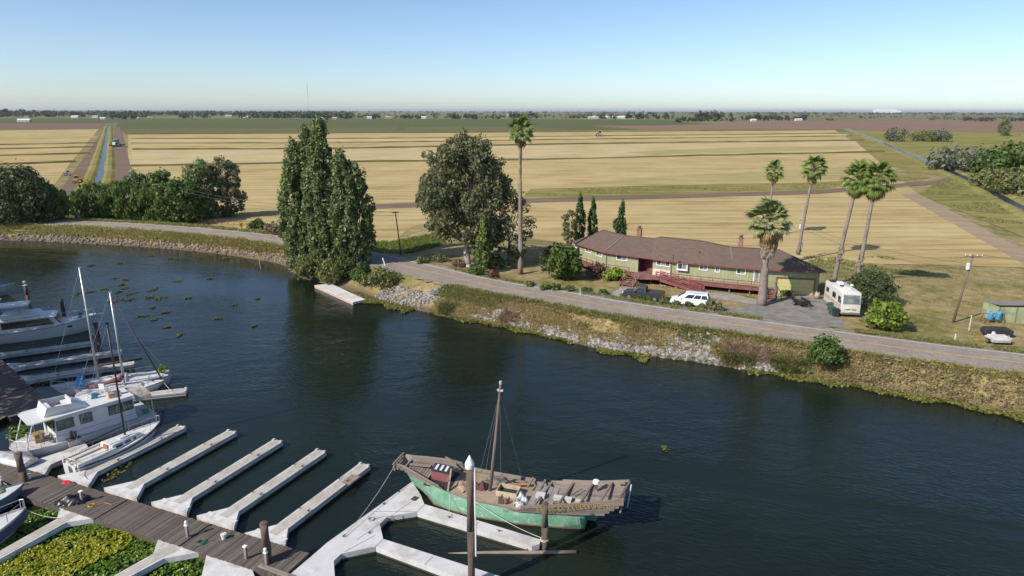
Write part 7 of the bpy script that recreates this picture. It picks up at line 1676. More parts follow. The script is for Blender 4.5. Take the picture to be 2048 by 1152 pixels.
# ------------------------------------------------------------------ the old junk
jk = empty('wooden_junk', (-6.65, 43.54, 0), R(-17), 'derelict green wooden junk with a bare mast and open stern gallery', 'boat')
jgreen = None
def junk_green():
    m, nt, bs = new_mat('junk_green'); bs.inputs['Roughness'].default_value = 0.8; bs.inputs['Specular IOR Level'].default_value = 0.2
    tc = _n(nt, 'ShaderNodeTexCoord').outputs['Object']
    a = noise(nt, 0.8, 6, tc, rough=0.65); b = noise(nt, 2.2, 6, tc, rough=0.7, stretch=(1, 1, 1.6))
    c = ramp(nt, a, [(0.32, (0.085, 0.255, 0.15)), (0.5, (0.15, 0.335, 0.225)), (0.68, (0.25, 0.385, 0.29))])
    c = mix(nt, ramp(nt, b, [(0.55, (0, 0, 0)), (0.63, (0.85, 0.85, 0.85))]), c, (0.44, 0.45, 0.38))
    c = mix(nt, ramp(nt, noise(nt, 1.3, 5, tc, rough=0.7), [(0.58, (0, 0, 0)), (0.68, (0.9, 0.9, 0.9))]), c, (0.20, 0.165, 0.12))
    sp_ = _n(nt, 'ShaderNodeSeparateXYZ'); nt.links.new(tc, sp_.inputs[0]); sm2 = _n(nt, 'ShaderNodeMath', operation='MULTIPLY'); nt.links.new(sp_.outputs[2], sm2.inputs[0]); sm2.inputs[1].default_value = 5.5
    fr2 = _n(nt, 'ShaderNodeMath', operation='FRACT'); nt.links.new(sm2.outputs[0], fr2.inputs[0]); c = mix(nt, ramp(nt, fr2.outputs[0], [(0.0, (0.75, 0.75, 0.75)), (0.09, (0, 0, 0))]), c, (0.08, 0.13, 0.09))
    nt.links.new(c, bs.inputs['Base Color']); bump(nt, bs, b, 0.3, 0.02); return m
jgreen = junk_green()
def interp(xs, ys, x): return float(np.interp(x, xs, ys))
bw_ = lambda u: interp((-1.0, 0, 1.5, 3, 4.5, 8, 11, 12.6), (0.6, 0.95, 1.4, 1.65, 1.8, 1.88, 1.6, 1.25), u)
sh_ = lambda u: interp((-1.0, 0, 1.5, 3, 5, 8, 12.6), (1.78, 1.66, 1.48, 1.3, 1.12, 1.05, 1.15), u)
fw_ = lambda u: interp((-1, 0.8, 3, 5, 8.5, 12.6), (0.75, 1.02, 1.12, 1.17, 1.06, 0.9), u)
secs = []
for u in np.linspace(-0.9, 12.4, 22):
    b, s = bw_(u), sh_(u); q = max(0.0, 1.6 - u) / 2.5; k = 1 - 0.62 * q
    off = 0.75 * q
    row = [(u, b, s), (u + off * 0.45, b * ((0.5 + 0.5 * fw_(u)) * k * 1.02 + (1 - k) * 0.5), s * 0.5), (u + off, b * fw_(u) * k * (1 - 0.2 * q), 0.0), (u + off * 1.3, b * 0.5 * k, -0.6)]
    secs.append(row + [(x, -y, z) for x, y, z in row[::-1]])
mb = MB(); mb.loft(secs); mb.add(secs[0], [tuple(range(8))]); mb.add(secs[-1], [tuple(range(8))[::-1]]); jh = mb.build('hull', jgreen, jk, True); jh.data.set_sharp_from_angle(angle=R(45))
for s in (2, 5):
    mb = MB(); sg = 1 if s == 2 else -1
    mb.loft([[(r[s][0], r[s][1] + sg * 0.02, r[s][2] + 0.02), (r[s][0], r[s][1] + sg * 0.03 + sg * 0.02 * (1), r[s][2] + 0.14)] for r in secs]); mb.build('boot_stripe', simple('rust_brown_band', (0.24, 0.14, 0.10), 0.9, scale=3), jk)
ply = simple('plywood_deck', (0.36, 0.275, 0.19), 0.9, var=0.2, scale=1.2, dark=(0.26, 0.19, 0.13), dscale=0.9)
mb = MB(); mb.loft([[(u, bw_(u) * 0.97, sh_(u) - 0.1), (u, 0, sh_(u) - 0.04), (u, -bw_(u) * 0.97, sh_(u) - 0.1)] for u in np.linspace(2.2, 12.2, 16)]); mb.build('deck', ply, jk)
def plank_run(us, y_of, z0_of, z1_of, name='plank', th=0.05, mat=None, parent=None):
    """one hull-side plank following the curve of the side"""
    mb = MB(); ss = []
    for u in us:
        y, z0, z1 = y_of(u), z0_of(u), z1_of(u); sg = 1 if y > 0 else -1
        ss.append([(u, y, z0), (u, y + sg * 0.03, z1), (u, y + sg * 0.03 - sg * th, z1), (u, y - sg * th, z0)])
    mb.loft(ss, close=True, cap=True); return mb.build(name, mat or junkm, parent or jk)
for k in range(4):                                      # capping rail amidships and bulwark at the bow
    for sg in (-1, 1):
        top = lambda u, k=k: sh_(u) - 0.02 + (0.125 * (k + 1)) * interp((-1.7, 0, 2.0, 3.0), (1, 1, 0.75 if sg < 0 else 1.0, 0.12 if sg < 0 else 0.6), u)
        bot = lambda u, k=k: sh_(u) - 0.02 + (0.125 * k + 0.01) * interp((-1.7, 0, 2.0, 3.0), (1, 1, 0.75 if sg < 0 else 1.0, 0.12 if sg < 0 else 0.6), u)
        plank_run(np.linspace(-1.75 + 0.08 * k, 2.9 - 0.25 * k * (1 if sg < 0 else 0.4), 9), lambda u, sg=sg, k=k: sg * (bw_(u) + 0.05 + 0.03 * k), bot, top)
for sg in (-1, 1): plank_run(np.linspace(2.7, 8.2, 8), lambda u, sg=sg: sg * (bw_(u) + 0.03), lambda u: sh_(u) - 0.06, lambda u: sh_(u) + (0.04 if sg < 0 else 0.22), 'rail_cap')
# bow: transom frame, grey deck boards, A-frame
for z in (1.75, 2.0, 2.25): MB().beam((-1.75, -0.75 - (z - 1.7) * .2, z), (-1.75, 0.75 + (z - 1.7) * .2, z), 0.12, 0.12).build('bow_beam', junkm, jk)
for x in (-1.45, -1.05): MB().beam((x, -0.8, 1.9), (x, 0.8, 1.9), 0.12, 0.1).build('bow_beam', junkm, jk)
for k in range(9): MB().box((-0.75 + k * 0.2, 0, 1.78 - k * 0.03), (0.185, 1.7 + k * 0.12, 0.05)).build('bow_deck_board', junkm, jk)
MB().box((1.75, 0, 1.34), (1.9, 2.7, 0.06)).build('dark_well', simple('well_dark', (0.035, 0.03, 0.03), 0.9), jk)
for sg in (-1, 1): MB().beam((2.75, sg * 1.5, 1.25), (2.6, sg * 0.4, 2.4), 0.12, 0.1).build('frame_strut', junkm, jk)
MB().beam((2.6, -1.1, 1.85), (2.6, 1.45, 1.9), 0.1, 0.08).build('frame_strut', junkm, jk); MB().beam((1.4, 1.35, 2.2), (3.1, 1.5, 1.45), 0.1, 0.08).build('frame_strut', junkm, jk); MB().beam((2.6, -0.4, 2.35), (3.4, 0.9, 1.3), 0.09, 0.09).build('frame_strut', junkm, jk)
# stern gallery
gb_ = lambda u: interp((7.2, 10, 14.2), (1.0, 1.12, 1.45), u); gt_ = lambda u: interp((7.2, 8.6, 12.4, 14.95), (1.35, 1.75, 2.4, 3.0), u); yo = lambda u, sg=-1: interp((7.2, 8, 11, 15), (1.98, 2.08, 1.75, 1.25), u) if sg < 0 else interp((7.2, 15), (1.55, 1.45), u)
NP = 4
for sg in (-1, 1):
    for k in range(NP):
        f0, f1 = k / (NP + 2.2), (k + 1) / (NP + 2.2); u1 = 13.75 + 0.3 * k
        u0 = 7.3 + 0.45 * k
        if sg > 0 and k in (2, 3): u0 += 1.6
        plank_run(np.linspace(u0, u1, 10), lambda u, sg=sg, k=k: sg * (yo(u, sg) + 0.05 * k), lambda u, f=f0: gb_(u) + (gt_(u) - gb_(u)) * f + 0.008, lambda u, f=f1: gb_(u) + (gt_(u) - gb_(u)) * f)
nb = plank_run(np.linspace(8.3, 14.95, 10), lambda u: -(yo(u) + 0.24), lambda u: gb_(u) + (gt_(u) - gb_(u)) * (NP / (NP + 2.2)) + 0.02, lambda u: gt_(u), 'name_board', 0.05, simple('name_board_wood', (0.25, 0.195, 0.16), 0.9, stretch=(0.3, 3, 3), scale=2))
fc = bpy.data.curves.new('name_letters', 'FONT'); fc.body = 'FRISCO YELLOUGAN'; fc.size = 0.5; fc.extrude = 0.004; fc.space_character = 1.12; fc.align_x = 'CENTER'
fc.materials.append(simple('faded_gold', (0.40, 0.31, 0.06), 0.8, var=0.4, scale=4, dark=(0.27, 0.21, 0.12)))
fo = bpy.data.objects.new('name_text', fc); COL.objects.link(fo); bpy.context.view_layer.update()
fm = bpy.data.meshes.new_from_object(fo.evaluated_get(bpy.context.evaluated_depsgraph_get())); bpy.data.objects.remove(fo); fm.materials.clear(); fm.materials.append(fc.materials[0])
fo = link_mesh('name_letters', fm, None, nb)
fo.location = (11.9, -(yo(11.9) + 0.318), 1.9); fo.rotation_euler = (R(93), R(-9.5), R(9.0))
# far side rail, cross beams, floor planks
plank_run(np.linspace(9.4, 14.9, 6), lambda u: yo(u, 1) + 0.2, lambda u: gt_(u) - 0.62, lambda u: gt_(u) - 0.45, 'top_rail')
for u in (9.3, 10.9, 12.3, 13.6, 14.8): MB().beam((u - 0.15, -yo(u) - 0.1, gt_(u) - 0.14), (u + 0.15, yo(u, 1) + 0.15, gt_(u) - 0.55), 0.14, 0.12).build('cross_beam', junkm, jk)
for u in (7.6, 8.5): MB().beam((u + 0.4, 0.4, 1.4), (u + 0.5, 1.6, 1.5), 0.12, 0.1).build('cross_beam', junkm, jk)
for k in range(9): MB().box((12.5, -1.15 + k * 0.31, 1.78), (4.5 if k else 3.4, 0.29, 0.05), M=Matrix.Rotation(R(-8), 3, 'Y')).build('floor_plank', junkm, jk)
for k in range(4): MB().box((8.75 + k * 0.42, -0.3, 1.36 + 0.02 * k), (0.4, 2.5, 0.05), M=Matrix.Rotation(R(-5), 3, 'Y')).build('deck_panel', simple('grey_panel', (0.27, 0.235, 0.215), 0.9, scale=2), jk)
MB().box((14.8, 0.1, 2.1), (0.1, 2.5, 0.9), M=Matrix.Rotation(R(14), 3, 'Y')).build('stern_board', junkm, jk); MB().tube([(15.05, -0.1, 1.5), (15.15, 0.8, 2.7)], 0.05, 6).build('rudder_pole', dwh, jk)
MB().beam((12.5, 0, -0.4), (13.0, 0, 1.3), 0.14, 0.7).build('rudder', jgreen, jk)
for u in (4.6, 6.6): MB().box((u + 0.5, -bw_(u + 0.5) * 1.04 - 0.02, sh_(u + 0.5) - 0.22), (0.34, 0.03, 0.13)).build('scupper', simple('scupper_grey', (0.25, 0.25, 0.24), 0.8), jk)
# hatch box
ht = MB()
for x, y, dx, dy in ((6.8, -0.75, 1.5, 0.06), (6.8, 0.25, 1.5, 0.06), (6.07, -0.25, 0.06, 0.94), (7.53, -0.25, 0.06, 0.94)): ht.box((x, y, 1.28), (dx, dy, 0.42))
ht.build('hatch_coaming', simple('hatch_ply', (0.50, 0.40, 0.27), 0.85), jk); MB().box((6.8, -0.25, 1.15), (1.4, 0.92, 0.05)).build('hatch_shade_sheet', simple('well_dark', (0.035, 0.03, 0.03), 0.9), jk)  # near-black sheet stands in for the shade inside the open hatch
# mast and stays
jm = MB().tube([(5.4, -0.2, 0.8), (5.85, -0.2, 5.0), (6.2, -0.2, 8.9), (6.23, -0.2, 9.45)], [0.14, 0.115, 0.08, 0.075], 12).build('mast', simple('mast_wood', (0.20, 0.155, 0.13), 0.85, stretch=(3, 3, 0.2)), jk, True)
MB().box((6.2, -0.2, 8.8), (0.4, 0.14, 0.12)).build('mast_fitting', dwh, jm); MB().lathe([(0.1, 9.25), (0.11, 9.4), (0.09, 9.47)], (6.23, -0.2, 0), 10).build('mast_cap', dwh, jm)
for p in ((4.0, 1.7, 1.2), (5.6, 1.75, 1.15), (7.2, 1.8, 1.1), (4.4, 1.7, 1.2)): MB().tube([(6.18, -0.2, 8.7), p], 0.012, 4).build('stay', wirec, jk)
# things lying on the junk
def OJ(x, y, z): return on_boat(jk, x, y, z)
t = empty('striped_chest', OJ(1.75, -0.2, 1.4), R(-10), 'red chest with a black top and three white stripes on the junk bow', 'chest'); t.rotation_euler = (0, R(6), R(-12))
MB().box((0, 0, 0.35), (1.35, 0.85, 0.7)).build('body', simple('faded_red', (0.28, 0.095, 0.1), 0.7, scale=3), t); ld = MB().box((0, 0, 0.76), (1.4, 0.95, 0.12)).build('lid', simple('black_lid', (0.04, 0.04, 0.043), 0.6), t)
for x in (-0.42, -0.05, 0.32): MB().box((x, 0, 0.826), (0.17, 0.72, 0.012)).build('white_stripe', whitep, ld)
heap('silver_tarp', 'silver and dark tarpaulin bundle on the junk deck beside the hatch', 'tarpaulin', OJ(8.0, -0.9, 1.0), (1.4, 1.2, 0.75), simple('silver_sheet', (0.50, 0.50, 0.50), 0.35, 0.1, var=0.6, scale=5, bumps=0.6, dark=(0.04, 0.045, 0.05), dscale=3.5), 6)
heap('brown_blanket', 'brown blanket heap at the foot of the bow frame', 'blanket', OJ(3.7, -0.4, 1.2), (1.5, 1.5, 0.35), simple('brown_felt', (0.33, 0.24, 0.175), 0.9, scale=3), 8)
heap('rope_pile', 'tangle of maroon rope and gear at the mast foot', 'rope', OJ(4.8, 0.0, 1.1), (0.9, 1.0, 0.4), simple('maroon_rope', (0.13, 0.04, 0.045), 0.9, var=0.5, scale=12, bumps=1.0), 9)
heap('gear_pile', 'dark pile of junk gear behind the mast along the far rail', 'gear', OJ(5.6, 1.05, 1.08), (1.8, 0.9, 0.45), simple('dark_gear', (0.10, 0.085, 0.075), 0.8, var=0.6, scale=8, bumps=1.0, dark=(0.25, 0.22, 0.2)), 10)
t = empty('engine_part', OJ(6.6, -1.35, 1.05), 0, 'small greasy engine part on the near edge of the junk deck', 'engine'); MB().box((0, 0, 0.18), (0.35, 0.3, 0.36)).build('block', simple('grease', (0.13, 0.10, 0.09), 0.6), t); MB().lathe([(0.14, 0), (0.16, 0.15), (0.1, 0.3)], (0.35, -0.1, 0), 10).build('pulley', rust, t); MB().tube([(0, 0, 0.3), (0.1, 0.1, 0.55)], 0.05, 6).build('pipe', cleatm, t)
for x, y, dx, dy, h, lab in ((8.9, -0.75, 0.62, 0.45, 0.24, 'white board box left of the longer one on the junk stern'), (10.5, -1.0, 1.2, 0.36, 0.24, 'long white box on the junk stern behind the name board'), (11.6, -1.2, 0.35, 0.3, 0.2, 'smallest white box on the junk stern')):
    t = empty('white_box', OJ(x + 0.3, y + 0.2, 1.45 + (x - 9) * 0.12), R(-17), lab, 'box'); MB().box((0, 0, h / 2), (dx, dy, h)).build('body', simple('off_white_box', (0.50, 0.46, 0.41), 0.8, var=0.3, scale=4), t); MB().box((0, 0, h + 0.012), (dx * 1.03, dy * 1.05, 0.024)).build('lid', simple('box_lid_white', (0.58, 0.55, 0.51), 0.8, var=0.2), t)
for k, (x, y, a_, L_, lab) in enumerate(((-0.1, 0.2, 8, 1.6, 'loose grey plank lying on the bow deck of the junk'), (0.3, 0.65, -12, 1.9, 'second loose plank on the bow deck nearer the far rail'), (7.2, 0.9, 20, 1.6, 'orange brown plank lying along the far side of the junk'), (6.6, 1.35, -4, 2.0, 'pale plank against the far rail of the junk'), (11.6, 0.0, 60, 1.1, 'thin pale stick lying across the stern gallery'))):
    t = empty('loose_plank', OJ(x, y, 1.85 - 0.06 * k if k < 2 else 1.2 if k < 4 else 1.95), R(-17 + a_), lab, 'plank'); MB().box((0, 0, 0.03), (L_, 0.26 if k != 4 else 0.08, 0.05)).build('board', simple('orange_plank', (0.40, 0.20, 0.10), 0.9) if k == 2 else junkm, t); MB().box((L_ * 0.35, 0, 0.06), (0.04, 0.1 if k != 4 else 0.05, 0.02)).build('batten', woodgrey, t)
t = empty('float_drum', OJ(12.8, 0.6, 2.1), 0, 'white float with a brown base standing on the stern gallery', 'float'); MB().box((0, 0, 0.15), (0.2, 0.2, 0.4)).build('base', rust, t); MB().lathe([(0.1, 0.3), (0.25, 0.42), (0.22, 0.6), (0.05, 0.66)], n=10).build('float', whitep, t)
ropem = simple('mooring_rope', (0.50, 0.46, 0.38), 0.9)
def rope(a, b, sag, label, r=0.022, m=None): return wire(a, b, sag, label, r, m or ropem, 'mooring_rope', 'rope', 'mooring ropes')
rope(OJ(-1.7, -0.6, 2.15), G(690, 1075, DZ + 0.1), 0.3, 'rope from the junk bow down to the white dock')
rope(OJ(4.9, -1.85, 1.1), (2.1, 36.75, 0.7), 0.25, 'pale rope from the junk side to the piling below the stern')
rope(OJ(11.8, -1.6, 1.05), (2.1, 36.75, 0.66), 0.3, 'thin dark rope from the junk stern to the piling', 0.015, simple('dark_rope', (0.12, 0.11, 0.1), 0.9)); rope(OJ(3.0, -1.75, 1.2), G(900, 1034, DZ + 0.1), 0.1, 'short rope from the junk side to the alongside finger')
rope(on_boat(so, 4.3, 0, 1.2), G(119, 1040, DZ + 0.1), 0.15, 'rope from the bottom left bow to the concrete finger', 0.025); rope(on_boat(s1, -L / 2 + 0.1, -0.9, 0.9), G(175, 962, DZ + 0.1), 0.1, 'rope from the small sailboat stern to its finger')
rope(on_boat(sB, 3.7, 0, 1.1), G(352, 792, DZ + 0.1), 0.15, 'rope from the nearer upper sailboat bow to the finger tip')
# ------------------------------------------------------------------ unseen trees added outside the left edge to shade the upper slips
for x, y, h, wd, sd, lab in ((-60.5, 51, 17, 12, 301, 'unseen broad tree added to shade the slips, nearest the houseboat'), (-65, 59, 18, 12, 302, 'unseen broad tree added to shade the slips, beside the dark walkway'), (-69.5, 66.5, 17, 12, 303, 'unseen broad tree added to shade the slips, beside the cabin cruiser'), (-73.5, 72.5, 14, 9, 304, 'last unseen broad tree added to shade the slips')):
    round_tree('added_shade_tree', (x, y, hz(x, y)), h, wd, L_broad, sd, lab, n=90, per=50, size=0.34, h0=0.2, group='unseen trees added to shade the slips')

# ------------------------------------------------------------------ far country: farms, shelter belts, machines
def far_house(px, py, wd, dp, ht, wall, roofm, label, name='far_house', cat='house', rz=0.1, nwin=3):
    b = G(px, py, FIELD_Z); t = empty(name, b, rz, label, cat)
    MB().box((0, 0, ht / 2), (wd, dp, ht)).build('wall', wall, t)
    r_ = MB(); r_.add([(-wd / 2 - 0.5, -dp / 2 - 0.5, ht), (wd / 2 + 0.5, -dp / 2 - 0.5, ht), (wd / 2 + 0.5, dp / 2 + 0.5, ht), (-wd / 2 - 0.5, dp / 2 + 0.5, ht), (-wd / 2 - 0.5, 0, ht + dp * 0.28), (wd / 2 + 0.5, 0, ht + dp * 0.28)], [(0, 1, 5, 4), (2, 3, 4, 5), (3, 0, 4), (1, 2, 5), (3, 2, 1, 0)]); r_.build('roof', roofm, t)
    for k in range(nwin): MB().box((wd * ((k + 0.5) / nwin - 0.5), -dp / 2 - 0.03, ht * 0.55), (min(2.5, wd / nwin * 0.4), 0.08, ht * 0.3)).build('window', winglass, t)
    return t
fw = simple('far_white', (0.62, 0.61, 0.59), 0.8); fg = simple('far_grey', (0.42, 0.42, 0.42), 0.8); ft = simple('far_tan', (0.45, 0.36, 0.27), 0.8); fr1 = simple('far_roof_grey', (0.40, 0.39, 0.38), 0.8); fr2 = simple('far_roof_brown', (0.23, 0.15, 0.11), 0.9); fr3 = simple('far_roof_white', (0.68, 0.67, 0.66), 0.6)
for args in [(48, 248.5, 26, 12, 4, fg, fr3, 'low grey barn in the green field at the far left'), (53, 240.5, 14, 10, 4.5, ft, fr2, 'tan farmhouse among the far left trees'), (149, 240, 22, 12, 5, fw, fr3, 'white barn left of the drain on the horizon'), (190, 239.5, 18, 12, 5, fw, fr1, 'pale farmhouse just left of the drain line'), (205, 242, 14, 8, 3.5, fw, fr3, 'low white shed at the far end of the drain'),
             (272, 241.5, 12, 8, 3.5, fg, fr3, 'small pale shed right of the far drain'), (300, 239, 20, 10, 4, ft, fr2, 'tan building in the far tree line'), (415, 236.5, 22, 12, 5, fw, fr1, 'white farm building left of two greyish ones'), (456, 236.5, 26, 12, 5, fg, fr1, 'greyish farm building in the middle left distance'), (492, 238, 24, 12, 4.5, fw, fr1, 'white farm building with a vehicle beside it'), (640, 241, 16, 10, 4.5, fw, fr3, 'white farmhouse behind the poplar tops'),
             (668, 240, 14, 10, 4, ft, fr1, 'tan shed right of the white farmhouse'), (738, 239, 18, 11, 5, fw, fr3, 'white house beside a round tree in the centre distance'), (776, 238, 20, 10, 5, ft, fr1, 'tan barn right of the round far tree'), (791, 238, 14, 10, 5, ft, fr2, 'smaller tan barn next to the bigger one'), (846, 238.5, 16, 12, 5, fw, fr3, 'pale house left of the eucalyptus top on the horizon'),
             (1505, 240.5, 14, 10, 4, fw, fr3, 'white house among the trees on the right horizon'), (1595, 239, 20, 10, 4, fw, fr3, 'low white building right of the far right trees'), (1020, 232, 40, 20, 7, fg, fr1, 'grey buildings on the horizon behind the tall palm')]: far_house(*args)
far_house(1225, 236.8, 150, 20, 5, fw, fr3, 'very long low white poultry house in the distance', 'long_barn', 'barn', 0.05, 20)
far_house(1185, 237.2, 34, 18, 4, fg, fr1, 'grey end shed left of the very long white barn', 'long_barn', 'barn', 0.05, 3)
far_house(1768, 222.8, 420, 200, 26, fw, fr3, 'big white plant building on the right horizon', 'plant_building', 'building', 0, 6); far_house(1790, 222.8, 160, 100, 18, fw, fr3, 'smaller white plant building right of the big one', 'plant_building', 'building', 0, 3)
t = empty('radio_mast', G(617, 232, FIELD_Z), 0, 'very thin tall radio mast on the horizon', 'mast')
hm = 60 * (G(617, 232, FIELD_Z).y) / FPX
mb = MB()
for k in range(3):
    a_ = k * 2.094; mb.tube([(math.cos(a_) * 1.2, math.sin(a_) * 1.2, 0), (math.cos(a_) * 0.8, math.sin(a_) * 0.8, hm)], 0.3, 4)
for k in range(24): z = hm * k / 24; mb.tube([(1.0, 0, z), (-0.6, 0.9, z + hm / 48), (-0.6, -0.9, z + hm / 24)], 0.15, 4)
mb.build('lattice', simple('mast_steel', (0.35, 0.33, 0.34), 0.6), t)
for s in (-1, 1): MB().tube([(0, 0, hm * 0.9), (s * hm * 0.35, 20, 0)], 0.06, 4).build('guy_wire', wirec, t)
t = empty('water_tower', G(1288, 237, FIELD_Z), 0, 'slim white water tower beside the very long barn', 'tower'); MB().lathe([(1.6, 0), (1.4, 21), (1.7, 22), (1.7, 24), (0.4, 25)], n=10).build('shaft', fr3, t); MB().lathe([(1.75, 20), (1.8, 20.6)], n=10).build('ring', fg, t)

# shelter belts: the ones that stand apart are things, the long belt on the horizon is one mass
def far_clump(px0, px1, py, top, label, seed, mat=None, n=None, name='far_trees'):
    a, b = G(px0, py, FIELD_Z), G(px1, py, FIELD_Z); d = a.y; rng = np.random.default_rng(seed); h = (py - top) * d / FPX
    wd = (b - a).length; t = empty(name, (a + b) / 2, 0, label, 'trees', 'distant groves'); m = n or max(5, int(wd / h * 4)); cl = []
    for _ in range(m):
        x = rng.uniform(-0.5, 0.5) * wd; hh = h * rng.uniform(0.55, 1.0)
        for q in range(5): k = hh * rng.uniform(0.14, 0.24); cl.append((x + rng.normal(0, hh * 0.18), rng.normal(0, hh * 0.3), hh * rng.uniform(0.22, 0.86), k, k, k))
    crown('crown', t, cl, 22, h * 0.075, mat or L_far, seed, outward=0.6); mb = MB()
    for c in cl[::5]: mb.tube([(c[0], c[1], -0.5), (c[0], c[1], c[2])], [h * 0.03, h * 0.012], 5)
    mb.build('trunk', bark_grey, t)
for i, (x0, x1, py, top, lab) in enumerate([
    (8, 48, 238, 221.5, 'dark tall grove on the horizon at the far left'), (745, 757, 239, 225, 'single round dark tree in the centre distance'), (900, 948, 238.5, 225, 'dark grove left of the tall palm crown'), (1015, 1072, 237, 223, 'dark grove behind the tall palm crown'), (1240, 1345, 237, 222, 'tall grove behind the long white barn'),
    (1190, 1232, 237, 226, 'scattered trees at the left end of the long white barn'), (1350, 1372, 244, 230, 'dark trees standing in front of the right groves'), (1385, 1480, 239, 219, 'tallest grove on the right horizon'), (1370, 1470, 241.5, 231, 'low dark hedge in front of the tallest right grove'), (1480, 1620, 239, 225, 'long loose grove on the right horizon'),
    (1920, 1942, 238, 229, 'small left bush group at the far right'), (1944, 1988, 239, 228.5, 'dark middle bush group at the far right'), (2015, 2060, 238, 229.5, 'bush group at the far right picture edge'), (1650, 1665, 238.5, 233, 'small bush right of the long loose grove'), (1715, 1730, 233, 228, 'little tree in the far right plain'), (1735, 1742, 233, 229, 'tiny tree in the far right plain'), (360, 384, 240, 229, 'dark trees in front of the left horizon belt'), (395, 418, 239, 229, 'dark round trees left of the white farm building'), (220, 268, 242, 229, 'dark grove right of the far drain end'), (628, 652, 243, 231, 'grove behind the poplar tops'), (800, 830, 238.5, 230, 'small trees right of the tan barns')]):
    far_clump(x0, x1, py, top, lab, 400 + i)
def belt(label, segs, seed, hgt, hv=0.35):
    rng = np.random.default_rng(seed); cl = []
    for x0, x1, py, n in segs:
        for _ in range(n):
            p = G(rng.uniform(x0, x1), py - rng.uniform(0, 1.8), FIELD_Z); s_ = hgt * rng.uniform(1 - hv, 1 + hv)
            for q in range(4): k = s_ * rng.uniform(0.2, 0.34); cl.append((p.x + rng.normal(0, s_ * 0.35), p.y + rng.normal(0, s_ * 0.35), s_ * rng.uniform(0.2, 0.75), k * 1.3, k * 1.3, k))
    V, F = leaf_arrays(cl, 11, hgt * 0.17, rng, outward=0.6); tag(np_mesh('tree_belt', V, F, L_far), label, 'trees', kind='stuff')
belt('long dark tree belt along the left horizon', [(-150, 420, 234.5, 330), (400, 700, 234.5, 150), (-150, 300, 239, 90), (480, 700, 239, 60), (-300, -100, 235, 80)], 501, 21)
belt('thin tree belt along the middle horizon', [(690, 1250, 232, 90), (640, 1000, 238.5, 60), (1000, 1220, 237, 40)], 502, 13)
belt('sparse scrub along the right horizon', [(1600, 2150, 232.5, 70), (1480, 1700, 228.5, 60), (1850, 2200, 236, 50)], 503, 8)
belt('faint last line of trees on the far horizon', [(-200, 2250, 227, 520)], 504, 22, 0.25)

# farm machines
def machine(px, py, s, body, label, name, cat, rz=0.3, cab=carglass, extra=None):
    t = empty(name, G(px, py, FIELD_Z + 0.03), rz, label, cat)
    hull_block(t, -1.6 * s, 1.2 * s, -1.5 * s, 1.1 * s, 1.5 * s, 1.4 * s, 0.7 * s, 1.7 * s, body, 'body', 0.05); hull_block(t, -0.4 * s, 0.9 * s, -0.3 * s, 0.7 * s, 1.3 * s, 1.2 * s, 1.7 * s, 2.7 * s, cab, 'cab', 0.05); hull_block(t, -0.5 * s, 1.0 * s, -0.5 * s, 0.9 * s, 1.45 * s, 1.4 * s, 2.7 * s, 2.82 * s, body, 'cab_roof', 0.03)
    for sy in (-1, 1): wheel(t, -0.9 * s, sy * 0.9 * s, 0.8 * s, 0.5 * s, body); wheel(t, 1.0 * s, sy * 0.8 * s, 0.5 * s, 0.35 * s, body)
    if extra: MB().box(extra[0], extra[1]).build(extra[2], extra[3], t)
    return t
my = simple('machine_yellow', (0.55, 0.33, 0.04), 0.6); mg = simple('machine_green', (0.35, 0.55, 0.38), 0.6); mr = simple('machine_red', (0.45, 0.07, 0.05), 0.6)
machine(155, 370, 1.05, my, 'yellow tractor with a scraper on the soil track beside the left drain', 'tractor', 'tractor', R(200), extra=((-2.6, 0, 0.9), (1.4, 2.2, 0.9), 'scraper', my))
machine(233, 297, 2.0, mg, 'pale green harvester on the right bank of the left drain', 'harvester', 'harvester', R(80), extra=((4.2, 0, 1.2), (3.0, 5.5, 0.8), 'header', simple('header_dark', (0.10, 0.09, 0.08), 0.8)))
machine(224, 297, 1.3, mr, 'small red tractor beside the pale green harvester', 'tractor', 'tractor', R(95)); machine(135, 355, 0.8, simple('white_truck', (0.6, 0.6, 0.58), 0.6), 'white pickup parked on the soil track behind the yellow tractor', 'farm_truck', 'truck', R(30))
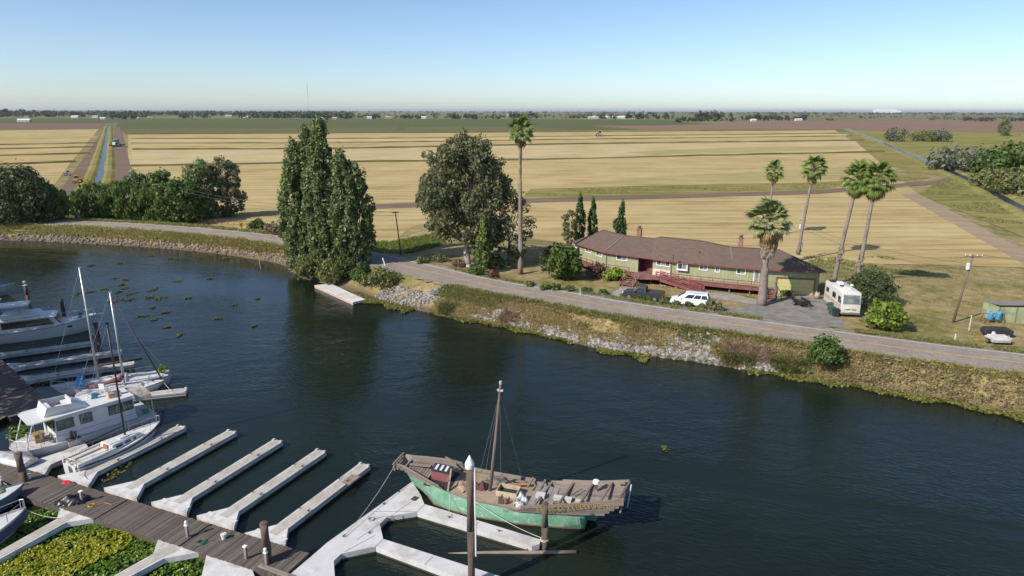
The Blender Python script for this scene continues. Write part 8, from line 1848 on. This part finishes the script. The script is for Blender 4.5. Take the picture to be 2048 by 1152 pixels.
machine(1197, 272, 2.2, simple('machine_tan', (0.38, 0.32, 0.22), 0.7), 'tan harvester in the far stubble right of the tall palm', 'harvester', 'harvester', R(0)); machine(908, 281.5, 1.6, simple('machine_grey', (0.16, 0.14, 0.12), 0.7), 'dark farm machine in the stubble above the eucalyptus', 'harvester', 'harvester', R(10))
# yard fence and gate behind the left bend
fn = empty('pipe_fence', on(440, 452), R(-8), 'rusty pipe fence with a gate behind the left bend', 'fence')
for k in range(9): MB().tube([(k * 1.6 - 6, 0, -0.3), (k * 1.6 - 6, 0, 1.3)], 0.06, 6).build('post', rust, fn)
for z in (0.5, 0.9, 1.3): MB().tube([(-6, 0, z), (6.8, 0, z)], 0.035, 5).build('rail', rust, fn)
# field weeds along checks near the house side
P_ = np.column_stack([rg.uniform(18, 72, 1500), rg.uniform(108, 124, 1500)]); grass('field_edge_grass', 'green weeds along the field edge behind the house', mask(np.column_stack([P_, height(P_[:, 0], P_[:, 1])]), 0.22, 0.0, 2), 0.6, L_ggrn, 12, blades=8, spread=0.5, width=0.1)
for k, (pts, nn, hh, mt) in enumerate((([(1050, 392), (1100, 378), (1640, 364), (1840, 347), (1850, 352), (1640, 374), (1300, 386)], 1500, 0.45, L_gyel), ([(1900, 345), (1845, 384), (2048, 468), (2048, 420)], 1500, 0.5, L_ggrn))):
    poly = [tuple(G(a_, b_, FIELD_Z).xy) for a_, b_ in pts]; ar = mask(fill(poly, 1.2, rg), 0.12, 0.1, 4)[:nn * 3]; grass('weed_growth', ('tall yellowish weeds in the strip across the stubble field' if k == 0 else 'green weeds on the bank of the right drain'), np.column_stack([ar, np.full(len(ar), FIELD_Z + 0.05)]), hh, mt, 20 + k, blades=8, spread=0.8, width=0.12)

# ------------------------------------------------------------------ air
hm_, hnt, hbs = new_mat('haze_air'); hnt.nodes.remove(hbs)
pv = _n(hnt, 'ShaderNodeVolumePrincipled'); pv.inputs['Color'].default_value = (0.86, 0.91, 1.0, 1); pv.inputs['Density'].default_value = 0.00003; pv.inputs['Anisotropy'].default_value = 0.2
hnt.links.new(pv.outputs[0], hnt.nodes['Material Output'].inputs['Volume'])
hbx = MB().box((0, 29000, 48), (66000, 64000, 104)).build('haze', hm_); tag(hbx, kind='stuff'); tag(hbx, 'pale blue haze lying over the whole plain', 'haze')
